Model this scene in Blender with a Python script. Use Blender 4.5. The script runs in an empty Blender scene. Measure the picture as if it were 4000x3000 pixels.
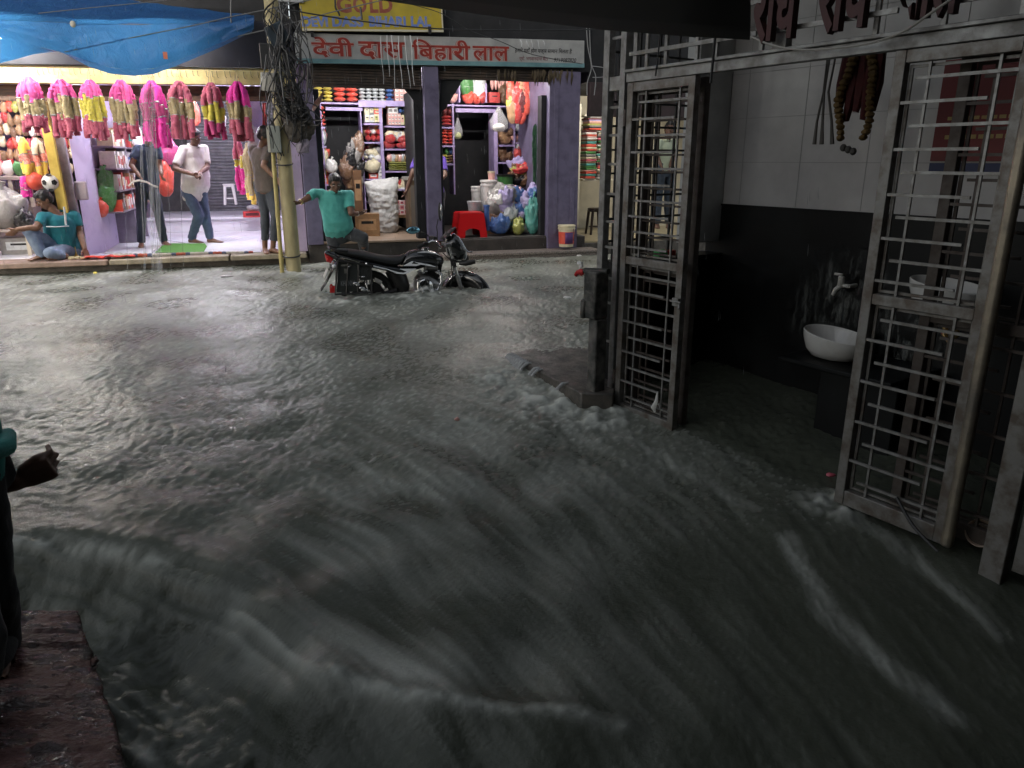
import bpy, bmesh, math, random
import numpy as np
from mathutils import Vector, Matrix, noise as mnoise
rnd = random.Random(7)
sc = bpy.context.scene
col = sc.collection
PI = math.pi
R = math.radians

# ---------------------------------------------------------------- camera numbers and street frames
FPX = 2888.0; TILT = R(16.9); CZ = 1.4
def ray(u, v):
    a = (u-2000)/FPX; b = (v-1500)/FPX
    return Vector((a, math.cos(TILT)-b*math.sin(TILT), -math.sin(TILT)-b*math.cos(TILT)))
SA = R(17.5)
SV = Vector((math.cos(SA), math.sin(SA), 0)); NV = Vector((-math.sin(SA), math.cos(SA), 0))
GA = R(34)
GV = Vector((math.sin(GA), -math.cos(GA), 0)); MV = Vector((math.cos(GA), math.sin(GA), 0))
GM = 3.386                                   # distance of the gate plane
def su(u, v, n):                             # pixel -> (s, z) on the shop plane n
    d = ray(u, v); t = n/d.dot(NV); p = d*t
    return p.dot(SV), CZ+p.z
def gu(u, v, m):                             # pixel -> (g, z) on a plane parallel to the gate
    d = ray(u, v); t = m/d.dot(MV); p = d*t
    return p.dot(GV), CZ+p.z
def onz(u, v, z):
    d = ray(u, v); t = (z-CZ)/d.z; return d.x*t, d.y*t
def shz(u, v, z):
    x, y = onz(u, v, z); p = Vector((x, y, 0)); return p.dot(SV), p.dot(NV)
def SW(s, n, z=0): return SV*s + NV*n + Vector((0, 0, z))
def GW(g, m, z=0): return GV*g + MV*m + Vector((0, 0, z))
def J(u, v, n):                              # pixel -> (s, n, z) in the shop frame
    s, z = su(u, v, n); return Vector((s, n, z))

# ---------------------------------------------------------------- objects
def link(o, parent=None):
    col.objects.link(o)
    if parent is not None: o.parent = parent
    return o
def tag(o, label=None, cat=None, group=None, kind=None):
    if label: o['label'] = label
    if cat: o['category'] = cat
    if group: o['group'] = group
    if kind: o['kind'] = kind
    return o
def thing(name, label, cat, loc=(0,0,0), rz=0, group=None):
    o = bpy.data.objects.new(name, None); o.empty_display_size = .05
    o.location = loc; o.rotation_euler = (0, 0, rz)
    link(o); return tag(o, label, cat, group)
def shop_thing(name, label, cat, s, n, z, group=None, rz=0):
    return thing(name, label, cat, SW(s, n, z), SA+rz, group)
def gate_thing(name, label, cat, g, m, z, group=None):
    return thing(name, label, cat, GW(g, m, z), GA-PI/2, group)   # local x = g, local y = m
def copy_tree(o, parent=None):
    c = o.copy(); link(c, parent)
    for ch in o.children: copy_tree(ch, c)
    return c

class MB:
    def __init__(s): s.v = []; s.f = []; s.mi = []; s.m = 0
    def add(s, vs, fs):
        k = len(s.v); s.v += [tuple(p) for p in vs]; s.f += [tuple(i+k for i in f) for f in fs]; s.mi += [s.m]*len(fs); return s
    def box(s, c, d, rot=None):
        x, y, z = d[0]/2, d[1]/2, d[2]/2
        vs = [Vector((i*x, j*y, k*z)) for i in (-1,1) for j in (-1,1) for k in (-1,1)]
        if rot is not None:
            if not isinstance(rot, Matrix):
                from mathutils import Euler
                rot = Euler(rot).to_matrix()
            vs = [rot@p for p in vs]
        c = Vector(c)
        return s.add([p+c for p in vs], [(0,1,3,2),(4,6,7,5),(0,4,5,1),(2,3,7,6),(0,2,6,4),(1,5,7,3)])
    def bar(s, a, b, w, h, up=(0,0,1)):       # rectangular bar from a to b
        a = Vector(a); b = Vector(b); d = (b-a); L = d.length; d.normalize()
        up = Vector(up); x = d.cross(up)
        if x.length < 1e-4: x = d.cross(Vector((1,0,0)))
        x.normalize(); y = x.cross(d)
        m = Matrix((x, d, y)).transposed()
        return s.box((a+b)/2, (w, L, h), m)
    def tube(s, pts, r, seg=8, cap=True, ell=1.0):
        pts = [Vector(p) for p in pts]; n = len(pts)
        rs = r if isinstance(r, (list, tuple)) else [r]*n
        vs = []; fs = []; prev = None
        for i, p in enumerate(pts):
            t = (pts[min(i+1, n-1)]-pts[max(i-1, 0)])
            if t.length < 1e-9: t = Vector((0,0,1))
            t.normalize()
            if prev is None:
                x = t.cross(Vector((0,0,1)))
                if x.length < .05: x = t.cross(Vector((0,1,0)))
            else:
                x = prev - t*prev.dot(t)
                if x.length < 1e-5: x = t.orthogonal()
            x.normalize(); prev = x; y = t.cross(x)
            for k in range(seg):
                a = 2*PI*k/seg
                vs.append(p + x*(math.cos(a)*rs[i]) + y*(math.sin(a)*rs[i]*ell))
        for i in range(n-1):
            for k in range(seg):
                k2 = (k+1) % seg
                fs.append((i*seg+k, i*seg+k2, (i+1)*seg+k2, (i+1)*seg+k))
        if cap:
            fs.append(tuple(range(seg-1, -1, -1))); fs.append(tuple((n-1)*seg+k for k in range(seg)))
        return s.add(vs, fs)
    def cap(s, a, b, r0, r1, seg=12):         # round cone with rounded ends
        a = Vector(a); b = Vector(b); d = b-a; L = max(d.length, 1e-6); d = d/L
        pts = []; rs = []
        for q in (-90, -60, -30, 0):
            pts.append(a + d*(r0*math.sin(R(q)))); rs.append(max(r0*math.cos(R(q)), 1e-4))
        for q in (0, 30, 60, 90):
            pts.append(b + d*(r1*math.sin(R(q)))); rs.append(max(r1*math.cos(R(q)), 1e-4))
        return s.tube(pts, rs, seg)
    def lathe(s, prof, c=(0,0,0), seg=20, sx=1.0, sy=1.0, cap=True):
        c = Vector(c); vs = []; fs = []; n = len(prof)
        for (r, z) in prof:
            for k in range(seg):
                a = 2*PI*k/seg; vs.append(c+Vector((math.cos(a)*r*sx, math.sin(a)*r*sy, z)))
        for i in range(n-1):
            for k in range(seg):
                k2 = (k+1) % seg; fs.append((i*seg+k, i*seg+k2, (i+1)*seg+k2, (i+1)*seg+k))
        if cap:
            fs.append(tuple(range(seg-1, -1, -1))); fs.append(tuple((n-1)*seg+k for k in range(seg)))
        return s.add(vs, fs)
    def ell(s, c, r, rot=None, seg=14, rings=9):
        c = Vector(c); vs = []; fs = []
        for i in range(rings+1):
            t = PI*i/rings
            for k in range(seg):
                a = 2*PI*k/seg
                p = Vector((math.sin(t)*math.cos(a)*r[0], math.sin(t)*math.sin(a)*r[1], -math.cos(t)*r[2]))
                if rot is not None: p = rot@p
                vs.append(p+c)
        for i in range(rings):
            for k in range(seg):
                k2 = (k+1) % seg; fs.append((i*seg+k, i*seg+k2, (i+1)*seg+k2, (i+1)*seg+k))
        return s.add(vs, fs)
    def eloft(s, secs, seg=16, cap=True):     # secs: (centre, xvec, yvec)
        vs = []; fs = []; n = len(secs)
        for (c, x, y) in secs:
            c = Vector(c); x = Vector(x); y = Vector(y)
            for k in range(seg):
                a = 2*PI*k/seg; vs.append(c+x*math.cos(a)+y*math.sin(a))
        for i in range(n-1):
            for k in range(seg):
                k2 = (k+1) % seg; fs.append((i*seg+k, i*seg+k2, (i+1)*seg+k2, (i+1)*seg+k))
        if cap:
            fs.append(tuple(range(seg-1, -1, -1))); fs.append(tuple((n-1)*seg+k for k in range(seg)))
        return s.add(vs, fs)
    def prism(s, poly, a, b, f):              # poly of 2d points, f(p, t) -> 3d
        n = len(poly); vs = [f(p, a) for p in poly]+[f(p, b) for p in poly]
        fs = [tuple(range(n-1, -1, -1)), tuple(range(n, 2*n))]
        for i in range(n):
            j = (i+1) % n; fs.append((i, j, n+j, n+i))
        return s.add(vs, fs)
    def grid(s, nu, nv, f):
        vs = [f(i/(nu-1), j/(nv-1)) for i in range(nu) for j in range(nv)]
        fs = [(i*nv+j, (i+1)*nv+j, (i+1)*nv+j+1, i*nv+j+1) for i in range(nu-1) for j in range(nv-1)]
        return s.add(vs, fs)
    def mesh(s, name):
        me = bpy.data.meshes.new(name); me.from_pydata(s.v, [], s.f); me.update(); return me
    def build(s, name, mat, parent=None, smooth=40, bevel=0, bseg=2, solid=0, weld=False, fixn=True):
        me = s.mesh(name)
        mats = mat if isinstance(mat, (list, tuple)) else [mat]
        for m in mats: me.materials.append(m)
        if len(mats) > 1: me.polygons.foreach_set('material_index', s.mi)
        if fixn or weld:
            bm = bmesh.new(); bm.from_mesh(me)
            if weld: bmesh.ops.remove_doubles(bm, verts=bm.verts, dist=1e-5)
            if fixn: bmesh.ops.recalc_face_normals(bm, faces=bm.faces)
            bm.to_mesh(me); bm.free()
        if smooth:
            me.polygons.foreach_set('use_smooth', [True]*len(me.polygons)); me.set_sharp_from_angle(angle=R(smooth))
        o = link(bpy.data.objects.new(name, me), parent)
        if solid:
            md = o.modifiers.new('solid', 'SOLIDIFY'); md.thickness = solid; md.offset = 0
        if bevel:
            md = o.modifiers.new('bevel', 'BEVEL'); md.width = bevel; md.segments = bseg; md.limit_method = 'ANGLE'; md.angle_limit = R(40)
        return o

def jitter(mb, amp, scale, seed=0, k0=0):
    off = Vector((seed*7.13, seed*3.71, seed*1.97))
    for i in range(k0, len(mb.v)):
        p = Vector(mb.v[i]); d = mnoise.noise_vector(p*scale+off)
        mb.v[i] = tuple(p + d*amp)
    return mb

def baked(mb, name, mat, parent, voxel, smooth_it=3, fac=.5, wrinkle=0, wscale=12, seed=0, sub=0, aniso=(1,1,1)):
    """fuse overlapping shapes into ONE continuous surface"""
    me = mb.mesh(name); o = bpy.data.objects.new(name, me); col.objects.link(o)
    md = o.modifiers.new('r', 'REMESH'); md.mode = 'VOXEL'; md.voxel_size = voxel
    if smooth_it:
        md = o.modifiers.new('s', 'SMOOTH'); md.iterations = smooth_it; md.factor = fac
    dg = bpy.context.evaluated_depsgraph_get(); dg.update()
    m2 = bpy.data.meshes.new_from_object(o.evaluated_get(dg)); m2.name = name
    bpy.data.objects.remove(o); bpy.data.meshes.remove(me)
    if wrinkle:
        n = len(m2.vertices); co = np.empty(n*3, np.float32); no = np.empty(n*3, np.float32)
        m2.vertices.foreach_get('co', co); m2.vertices.foreach_get('normal', no)
        co = co.reshape(-1,3); no = no.reshape(-1,3)
        off = Vector((seed*3.3, seed*5.1, seed*2.7))
        d = np.array([mnoise.fractal(Vector((c[0]*aniso[0], c[1]*aniso[1], c[2]*aniso[2]))*wscale+off, .8, 2.1, 3) for c in co.tolist()], np.float32)
        co += no*(d*wrinkle)[:,None]
        m2.vertices.foreach_set('co', co.ravel()); m2.update()
    m2.materials.clear(); m2.materials.append(mat)
    m2.polygons.foreach_set('use_smooth', [True]*len(m2.polygons))
    return link(bpy.data.objects.new(name, m2), parent)

# ---------------------------------------------------------------- materials
def lin(h):
    if isinstance(h, str):
        c = [int(h[i:i+2], 16)/255 for i in (0, 2, 4)]
        return tuple(x/12.92 if x <= .04045 else ((x+.055)/1.055)**2.4 for x in c)
    return tuple(h)
_M = {}
def mat(name, c, rough=.6, metal=0, c2=None, nscale=6, stretch=(1,1,1), nlo=.35, nhi=.65, bump=0, bscale=30, bdist=.01,
        trans=0, coat=0, emit=None, estr=0, alpha=1, spec=.5, rough2=None, ior=1.5, sheen=0, detail=5, sss=0):
    if name in _M: return _M[name]
    m = bpy.data.materials.new(name); m.use_nodes = True; nt = m.node_tree; N = nt.nodes; L = nt.links
    b = N['Principled BSDF']
    c = lin(c); b.inputs['Base Color'].default_value = (*c, 1)
    b.inputs['Roughness'].default_value = rough; b.inputs['Metallic'].default_value = metal
    b.inputs['Specular IOR Level'].default_value = spec; b.inputs['IOR'].default_value = ior
    b.inputs['Transmission Weight'].default_value = trans; b.inputs['Coat Weight'].default_value = coat; b.inputs['Coat Roughness'].default_value = .06
    b.inputs['Alpha'].default_value = alpha
    if sheen: b.inputs['Sheen Weight'].default_value = sheen
    if sss:
        b.inputs['Subsurface Weight'].default_value = sss; b.inputs['Subsurface Radius'].default_value = (.01,.004,.002)
    if emit is not None:
        b.inputs['Emission Color'].default_value = (*lin(emit), 1); b.inputs['Emission Strength'].default_value = estr
    tc = None
    def coords(sv):
        nonlocal tc
        if tc is None: tc = N.new('ShaderNodeTexCoord')
        mp = N.new('ShaderNodeMapping'); mp.inputs['Scale'].default_value = sv
        L.new(tc.outputs['Object'], mp.inputs['Vector']); return mp
    if c2 is not None or rough2 is not None:
        mp = coords(stretch); nz = N.new('ShaderNodeTexNoise'); nz.inputs['Scale'].default_value = nscale; nz.inputs['Detail'].default_value = detail; nz.inputs['Roughness'].default_value = .62
        L.new(mp.outputs[0], nz.inputs['Vector'])
        rp = N.new('ShaderNodeMapRange'); rp.inputs['From Min'].default_value = nlo; rp.inputs['From Max'].default_value = nhi
        L.new(nz.outputs['Fac'], rp.inputs['Value'])
        if c2 is not None:
            mx = N.new('ShaderNodeMix'); mx.data_type = 'RGBA'
            mx.inputs['A'].default_value = (*c, 1); mx.inputs['B'].default_value = (*lin(c2), 1)
            L.new(rp.outputs[0], mx.inputs['Factor']); L.new(mx.outputs['Result'], b.inputs['Base Color'])
        if rough2 is not None:
            r2 = N.new('ShaderNodeMapRange'); r2.inputs['To Min'].default_value = rough; r2.inputs['To Max'].default_value = rough2
            L.new(rp.outputs[0], r2.inputs['Value']); L.new(r2.outputs[0], b.inputs['Roughness'])
    if bump:
        mp = coords(stretch); nz = N.new('ShaderNodeTexNoise'); nz.inputs['Scale'].default_value = bscale; nz.inputs['Detail'].default_value = 4
        L.new(mp.outputs[0], nz.inputs['Vector'])
        bp = N.new('ShaderNodeBump'); bp.inputs['Strength'].default_value = bump; bp.inputs['Distance'].default_value = bdist
        L.new(nz.outputs['Fac'], bp.inputs['Height']); L.new(bp.outputs[0], b.inputs['Normal'])
    _M[name] = m; return m

cloth = lambda nm, a, b, **k: mat(nm, a, .85, c2=b, nscale=9, bump=.25, bscale=90, sheen=.15, **k)
# ---------------------------------------------------------------- lettering
def lettering(text, name, material, parent, loc, rot, width=None, size=.1, extrude=.002, offset=0, height=None, shear=0):
    cu = bpy.data.curves.new(name, 'FONT'); cu.body = text; cu.size = size; cu.extrude = extrude; cu.offset = offset
    cu.resolution_u = 3; cu.shear = shear
    o = bpy.data.objects.new(name, cu); col.objects.link(o)
    dg = bpy.context.evaluated_depsgraph_get(); dg.update()
    me = bpy.data.meshes.new_from_object(o.evaluated_get(dg)); me.name = name
    bpy.data.objects.remove(o)
    n = len(me.vertices); co = np.empty(n*3, np.float32); me.vertices.foreach_get('co', co); co = co.reshape(-1,3)
    mn = co.min(0); mx = co.max(0)
    co[:,0] -= mn[0]; co[:,1] -= mn[1]
    if width: co[:,0] *= width/max(mx[0]-mn[0], 1e-6)
    if height: co[:,1] *= height/max(mx[1]-mn[1], 1e-6)
    me.vertices.foreach_set('co', co.ravel()); me.update()
    me.materials.clear(); me.materials.append(material)
    o = link(bpy.data.objects.new(name, me), parent); o.location = loc; o.rotation_euler = rot
    return o
# ================================================================= camera, world, render settings
cam = bpy.data.cameras.new('camera'); cam.sensor_width = 36; cam.lens = 36*FPX/4000; cam.clip_end = 600; cam.clip_start = .02
co_ = link(bpy.data.objects.new('camera', cam)); co_.location = (0, 0, CZ); co_.rotation_euler = (PI/2-TILT, 0, 0)
sc.camera = co_
w = bpy.data.worlds.new("World"); sc.world = w; w.use_nodes = True
nt = w.node_tree; bg = nt.nodes['Background']; sk = nt.nodes.new('ShaderNodeTexSky'); sk.sky_type = 'NISHITA'; sk.sun_disc = False
sk.sun_elevation = R(12); sk.sun_rotation = R(200); sk.altitude = 200; sk.air_density = 1.0; sk.dust_density = 4.0; sk.ozone_density = 1.0
hs = nt.nodes.new('ShaderNodeHueSaturation'); hs.inputs['Saturation'].default_value = .36; nt.links.new(sk.outputs[0], hs.inputs['Color']); nt.links.new(hs.outputs[0], bg.inputs[0]); bg.inputs[1].default_value = .135
sc.view_settings.view_transform = 'Standard'; sc.view_settings.look = 'None'; sc.view_settings.exposure = 1.15; sc.view_settings.gamma = 1
cy = sc.cycles
cy.use_denoising = True; cy.max_bounces = 6; cy.diffuse_bounces = 3; cy.glossy_bounces = 3; cy.transmission_bounces = 4; cy.transparent_max_bounces = 12
cy.caustics_reflective = False; cy.caustics_refractive = False; cy.sample_clamp_indirect = 6; cy.use_light_tree = True
try: cy.denoiser = 'OPENIMAGEDENOISE'; cy.denoising_input_passes = 'RGB_ALBEDO_NORMAL'
except Exception: pass

# ================================================================= ground far below the flood
gm = mat('road_asphalt', (.05,.048,.045), .7, c2=(.03,.03,.03), nscale=3, bump=.4)
g = MB(); g.add([(-300,-300,-1.2),(300,-300,-1.2),(300,300,-1.2),(-300,300,-1.2)], [(0,1,2,3)])
tag(g.build('ground', gm, smooth=0), kind='structure')

# ================================================================= flood water
X0, X1, Y0, Y1, DX = -8.0, 5.2, .6, 11.6, .01
nx = int(round((X1-X0)/DX)); ny = int(round((Y1-Y0)/DX))
rs = np.random.RandomState(3)
fx = np.fft.fftfreq(nx, DX)[None,:]; fy = np.fft.fftfreq(ny, DX)[:,None]
def band(lo, hi, ax=1.0, ay=1.0, ang=0.0):
    """smooth random field with wavelengths between lo and hi metres, unit deviation"""
    ca, sa = math.cos(ang), math.sin(ang)
    f = np.sqrt(((fx*ca+fy*sa)*ax)**2 + ((-fx*sa+fy*ca)*ay)**2) + 1e-9
    wl = 1/f
    h = np.exp(-(np.log(wl/math.sqrt(lo*hi))/(.5*math.log(hi/lo)+.15))**2)
    a = np.fft.ifft2(np.fft.fft2(rs.standard_normal((ny, nx)))*h).real
    return (a/a.std()).astype(np.float32)
xs = X0+DX*(np.arange(nx)+.5); ys = Y0+DX*(np.arange(ny)+.5)
XX, YY = np.meshgrid(xs, ys); XX = XX.astype(np.float32); YY = YY.astype(np.float32)
def sm(a, b, x):
    t = np.clip((x-a)/(b-a), 0, 1); return t*t*(3-2*t)
# direction of the current: it swings from rightwards to straight at the viewer
ang = np.radians(np.clip(-12-17.5*(XX+2.5), -88, -8))
ang = ang*(1-sm(4.5, 7, YY)) + math.radians(-28)*sm(4.5, 7, YY)
ang += .10*band(.5, 1.2)
VX = np.cos(ang); VY = np.sin(ang)
def lic(src, steps, h=1.0):
    acc = src.copy(); wsum = 1.0
    for sgn in (1, -1):
        px = np.tile(np.arange(nx, dtype=np.float32), (ny,1)); py = np.tile(np.arange(ny, dtype=np.float32)[:,None], (1,nx))
        for k in range(steps):
            ix = np.clip(px, 0, nx-1).astype(np.int32); iy = np.clip(py, 0, ny-1).astype(np.int32)
            px += sgn*h*VX[iy, ix]; py += sgn*h*VY[iy, ix]
            ix = np.clip(px, 0, nx-1).astype(np.int32); iy = np.clip(py, 0, ny-1).astype(np.int32)
            wgt = .5+.5*math.cos(PI*(k+1)/(steps+1)); acc += wgt*src[iy, ix]; wsum += wgt
    acc /= wsum; return acc/acc.std()
streak = lic(band(.02, .05), 22)
streak2 = lic(band(.06, .16), 34)
streak3 = lic(band(.18, .5), 40)
streak0 = lic(band(.012, .03), 14)
chop_f = band(.045, .11, 1.0, 1.35, R(-15)); chop_m = band(.12, .3, 1.0, 1.3, R(-15)); swell = band(.45, 1.1)
chop_x = band(.025, .05); mid_w = band(.25, .5, 1.0, 1.6, R(-15)); patch = (.75+.45*np.tanh(band(.8, 2.0)))
far_mix = 0*chop_x
def base_z(x, y):
    y = y+np.clip((x-.9)*.55, 0, .8)
    return np.interp(y, [.4, 2, 3, 3.6, 4.2, 5, 6, 7, 8, 9], [-.66, -.56, -.45, -.37, -.32, -.24, -.15, -.07, -.015, 0]).astype(np.float32)
# the drowned ledge on the left
kp = [(-400,2120),(90,2135),(450,2150),(800,2225),(1050,2390),(1190,2560),(1560,2690),(2250,2825),(2700,2900)]
KW = np.array([onz(u, v, -.43) for u, v in kp])
def ledge_dist(x, y):
    best = np.full(x.shape, 1e9, np.float32); tt = np.zeros(x.shape, np.float32)
    acc = 0
    for i in range(len(KW)-1):
        a = KW[i]; b = KW[i+1]; d = b-a; L = np.hypot(*d)
        t = np.clip(((x-a[0])*d[0]+(y-a[1])*d[1])/L**2, 0, 1)
        qx = x-a[0]-t*d[0]; qy = y-a[1]-t*d[1]
        dist = np.sqrt(qx**2+qy**2); s = np.sign(d[0]*qy-d[1]*qx)
        m = dist < np.abs(best); best = np.where(m, dist*s, best); tt = np.where(m, (i+t)/(len(KW)-1), tt)
    return best, tt
LD, LT = ledge_dist(XX, YY)
LDw = LD + .018*swell + .007*streak2
drop_amp = np.interp(LT, [0, .45, .62, .8, 1], [.24, .24, .20, .08, .0])
near = 1-sm(3.9, 6.0, YY+.15*swell); far_mix = sm(2.8, 4.4, YY+.3*XX*0)
Z = base_z(XX, YY)
fall = sm(.10, -.36, LDw)
Z -= drop_amp*fall
Z += drop_amp*.10*np.exp(-((LDw-.08)/.12)**2)
Z += drop_amp*.20*np.exp(-((LDw+.52)/.10)**2)*(.6+.4*np.tanh(.7*streak2))
turb = np.exp(-((LDw+.45)/.35)**2)*np.interp(LT, [0, .7, .9, 1], [1, 1, .5, .2])
Z += near*(.0005*streak+.0008*streak2+.0010*streak3+.008*swell+.0007*chop_f) + (1-near)*(patch*(.0021*chop_f+.0014*chop_m+.0026*chop_x)+.004*swell+.0016*mid_w) + near*far_mix*(.0018*chop_f+.0016*chop_m+.0014*chop_x)
Z += near*turb*(.006*chop_m+.0025*chop_f)
# blobs where the flow hits things
def ring(px, py, r): return np.exp(-((XX-px)**2+(YY-py)**2)/r**2)
hits = [(1.70,3.52,.13,.06),(.30,5.0,.22,.03),(.62,4.75,.18,.03),(-.15,5.45,.15,.035),(-.75,8.05,.22,.02),(-1.15,7.95,.20,.015),(-1.75,7.75,.22,.012),(-.2,8.4,.16,.02),(-2.80,9.55,.16,.02)]
foamhit = np.zeros_like(Z)
for (hx, hy, hr, ha) in hits:
    q = ring(hx, hy, hr); Z += ha*q*(.6+.4*np.tanh(chop_m)); foamhit += q
# foam and bubbles carried by the water, plus brightness painted in as streaks, haze and speckle
Zb = base_z(XX, YY)-drop_amp*sm(.10, -.36, LD)
def onw(u, v):
    z = -.5
    for _ in range(12):
        x, y = onz(u, v, z); ix = int(np.clip((x-X0)/DX, 0, nx-1)); iy = int(np.clip((y-Y0)/DX, 0, ny-1)); z = .5*z+.5*float(Zb[iy, ix])
    return onz(u, v, z)
def path_mask(pts, z, wd):
    P = np.array([onw(u, v) for u, v in pts]); out = np.zeros_like(Z)
    for i in range(len(P)-1):
        a, b = P[i], P[i+1]; d = b-a; L2 = (d**2).sum()
        t = np.clip(((XX-a[0])*d[0]+(YY-a[1])*d[1])/L2, 0, 1)
        q = np.hypot(XX-a[0]-t*d[0], YY-a[1]-t*d[1]); out = np.maximum(out, np.exp(-(q/wd)**2))
    return out
trail = path_mask([(3080,2110),(3160,2260),(3230,2400),(3420,2560),(3600,2700),(3700,2800)], -.48, .05)
trail = np.maximum(trail, .55*path_mask([(3330,2010),(3480,2110),(3700,2280),(3900,2480)], -.42, .06))
trail = np.maximum(trail, .45*path_mask([(2420,1700),(2700,1850),(2950,1990)], -.33, .06))
trail = np.maximum(trail, .40*path_mask([(1950,1480),(2100,1560),(2350,1650)], -.18, .12))
toeline = path_mask([(1330,2680),(1450,2715),(1540,2738),(1700,2758),(1900,2778),(2100,2800),(2260,2818),(2420,2850)], -.63, .030)*(.35+.65*np.tanh(1.2*np.abs(band(.06,.2))))
cloud = path_mask([(900,2440),(1080,2510),(1200,2560),(1380,2610),(1550,2660),(1640,2690)], -.63, .12)
crest = path_mask([(60,2130),(200,2120),(330,2150),(560,2180),(640,2200)], -.43, .035)
low_pool = path_mask([(420,2640),(700,2700),(980,2760),(1250,2860)], -.72, .12)
Z += .028*path_mask([(1330,2680),(1450,2715),(1540,2738),(1700,2758),(1900,2778),(2100,2800),(2260,2818),(2420,2850)], -.63, .07)
lip = np.exp(-((LDw-.0)/.05)**2)*np.interp(LT, [0,.1,.45,.6,1], [.5,.6,.3,.2,.0])
toe = np.exp(-((LDw+.40)/.16)**2)*np.interp(LT, [0,.15,.35,.5,.62,.75,1], [.25,.3,.4,.9,.8,.5,.1])
toe2 = np.exp(-((LDw+.55)/.035)**2)*np.interp(LT, [0,.4,.55,.62,.9,1], [.1,.2,.9,1,.7,0])
ft = .5+.5*np.tanh(.6*streak2+.5*streak+.5*streak0)
ft2 = .5+.5*np.tanh(1.1*chop_m+.6*chop_f)
FOAM_LIGHT = near*(.05*ft**3 + .68*np.clip(trail*1.25-.12-.10*streak3,0,1)*(.25+.75*ft) + .32*lip*ft + .28*toe*(.25+.75*ft)*(.5+.5*np.tanh(swell+.5)) + .9*toe2*(.35+.65*ft2)) + .8*np.clip(foamhit,0,1)*ft2 + .30*(1-near)*patch*sm(.6,2.4,chop_f+.8*chop_x+.4*chop_m)
FOAM_LIGHT += near*((.30+.70*sm(1.6,.1,np.abs(XX+.35-.18*(YY-3))))*(.06*sm(-.5, 2.6, .5*streak0+.9*streak)+.06*sm(.3,2.4,streak2)+.06*sm(-.5,2.2,streak3)+.06*sm(1.4,3,streak+.5*streak2)))  # smeared highlights painted as pale streaks along the flow
light_veil = np.clip(.5+.35*band(.5,1.4)+.25*streak3,0,1)*sm(1.75,.2,np.abs(XX+.35-.18*(YY-3)))*sm(-.15,.25,LD)  # painted brightness over the central near water
FOAM_LIGHT += near*(.36*light_veil*(.6+.4*ft)) + (1-near)*(.26*patch+.50*sm(.7,2.4,chop_x+.6*chop_f)) + near*far_mix*(.10+.0*patch)+near*far_mix*.34*sm(.8,2.5,chop_x+.6*chop_f)
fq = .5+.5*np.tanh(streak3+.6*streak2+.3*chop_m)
FOAM_LIGHT += .80*toeline*(.4+.6*ft2) + .62*cloud*(.25+.75*fq) + .55*crest*ft2 + .16*low_pool*fq**2
FOAM_LIGHT += .9*np.exp(-((XX-1.68)**2+(YY-3.56)**2)/.11**2)*ft2 + .35*np.exp(-((XX-.35)**2+(YY-4.75)**2)/.45**2)*sm(.3,1.8,chop_m+.7*chop_f)
FOAM_LIGHT *= 1-.92*sm(3.36, 3.52, XX*MV.x+YY*MV.y)*sm(-4.02, -3.88, XX*GV.x+YY*GV.y)  # pale froth cut inside the room to paint its water dark
FOAM_LIGHT = np.clip(FOAM_LIGHT, 0, 1)
rows = [Y0+.02]
while rows[-1] < Y1-.06: rows.append(rows[-1]+.006+.0035*(rows[-1]-.6))
rows = np.array(rows); ncol = 820; cols = np.linspace(X0+.02, X1-.02, ncol)
def samp(A, gx, gy):
    fxx = np.clip((gx-X0)/DX-.5, 0, nx-1.001); fyy = np.clip((gy-Y0)/DX-.5, 0, ny-1.001)
    ix = fxx.astype(int); iy = fyy.astype(int); tx = fxx-ix; ty = fyy-iy
    return (A[iy,ix]*(1-tx)+A[iy,ix+1]*tx)*(1-ty)+(A[iy+1,ix]*(1-tx)+A[iy+1,ix+1]*tx)*ty
GX, GY = np.meshgrid(cols, rows); GZ = samp(Z, GX, GY); GF = samp(FOAM_LIGHT, GX, GY)
me = bpy.data.meshes.new('flood_water')
nr = len(rows); nv = nr*ncol
me.vertices.add(nv); me.vertices.foreach_set('co', np.stack([GX, GY, GZ], -1).astype(np.float32).ravel())
idx = np.arange(nv).reshape(nr, ncol)
q = np.stack([idx[:-1,:-1], idx[:-1,1:], idx[1:,1:], idx[1:,:-1]], -1).reshape(-1, 4)
me.loops.add(q.size); me.loops.foreach_set('vertex_index', q.ravel().astype(np.int32))
me.polygons.add(len(q)); me.polygons.foreach_set('loop_start', np.arange(0, q.size, 4, dtype=np.int32))
me.update(calc_edges=True); me.polygons.foreach_set('use_smooth', np.ones(len(q), bool))
at = me.attributes.new('froth', 'FLOAT', 'POINT'); at.data.foreach_set('value', GF.astype(np.float32).ravel())  # foam plus painted brightness, mixed into the water colour
def water_z(x, y): return float(samp(Z, np.array([x]), np.array([y]))[0])
wm = bpy.data.materials.new('flood_water'); wm.use_nodes = True; nt = wm.node_tree; N_ = nt.nodes; L_ = nt.links; b = N_['Principled BSDF']
b.inputs['IOR'].default_value = 1.33; b.inputs['Specular IOR Level'].default_value = .5
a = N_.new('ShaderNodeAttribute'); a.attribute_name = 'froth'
tc = N_.new('ShaderNodeTexCoord')
nz = N_.new('ShaderNodeTexNoise'); nz.inputs['Scale'].default_value = 1.3; nz.inputs['Detail'].default_value = 5; L_.new(tc.outputs['Object'], nz.inputs['Vector'])
m1 = N_.new('ShaderNodeMix'); m1.data_type = 'RGBA'; m1.inputs['A'].default_value = (.058,.066,.048,1); m1.inputs['B'].default_value = (.090,.098,.074,1); L_.new(nz.outputs['Fac'], m1.inputs['Factor'])
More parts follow.
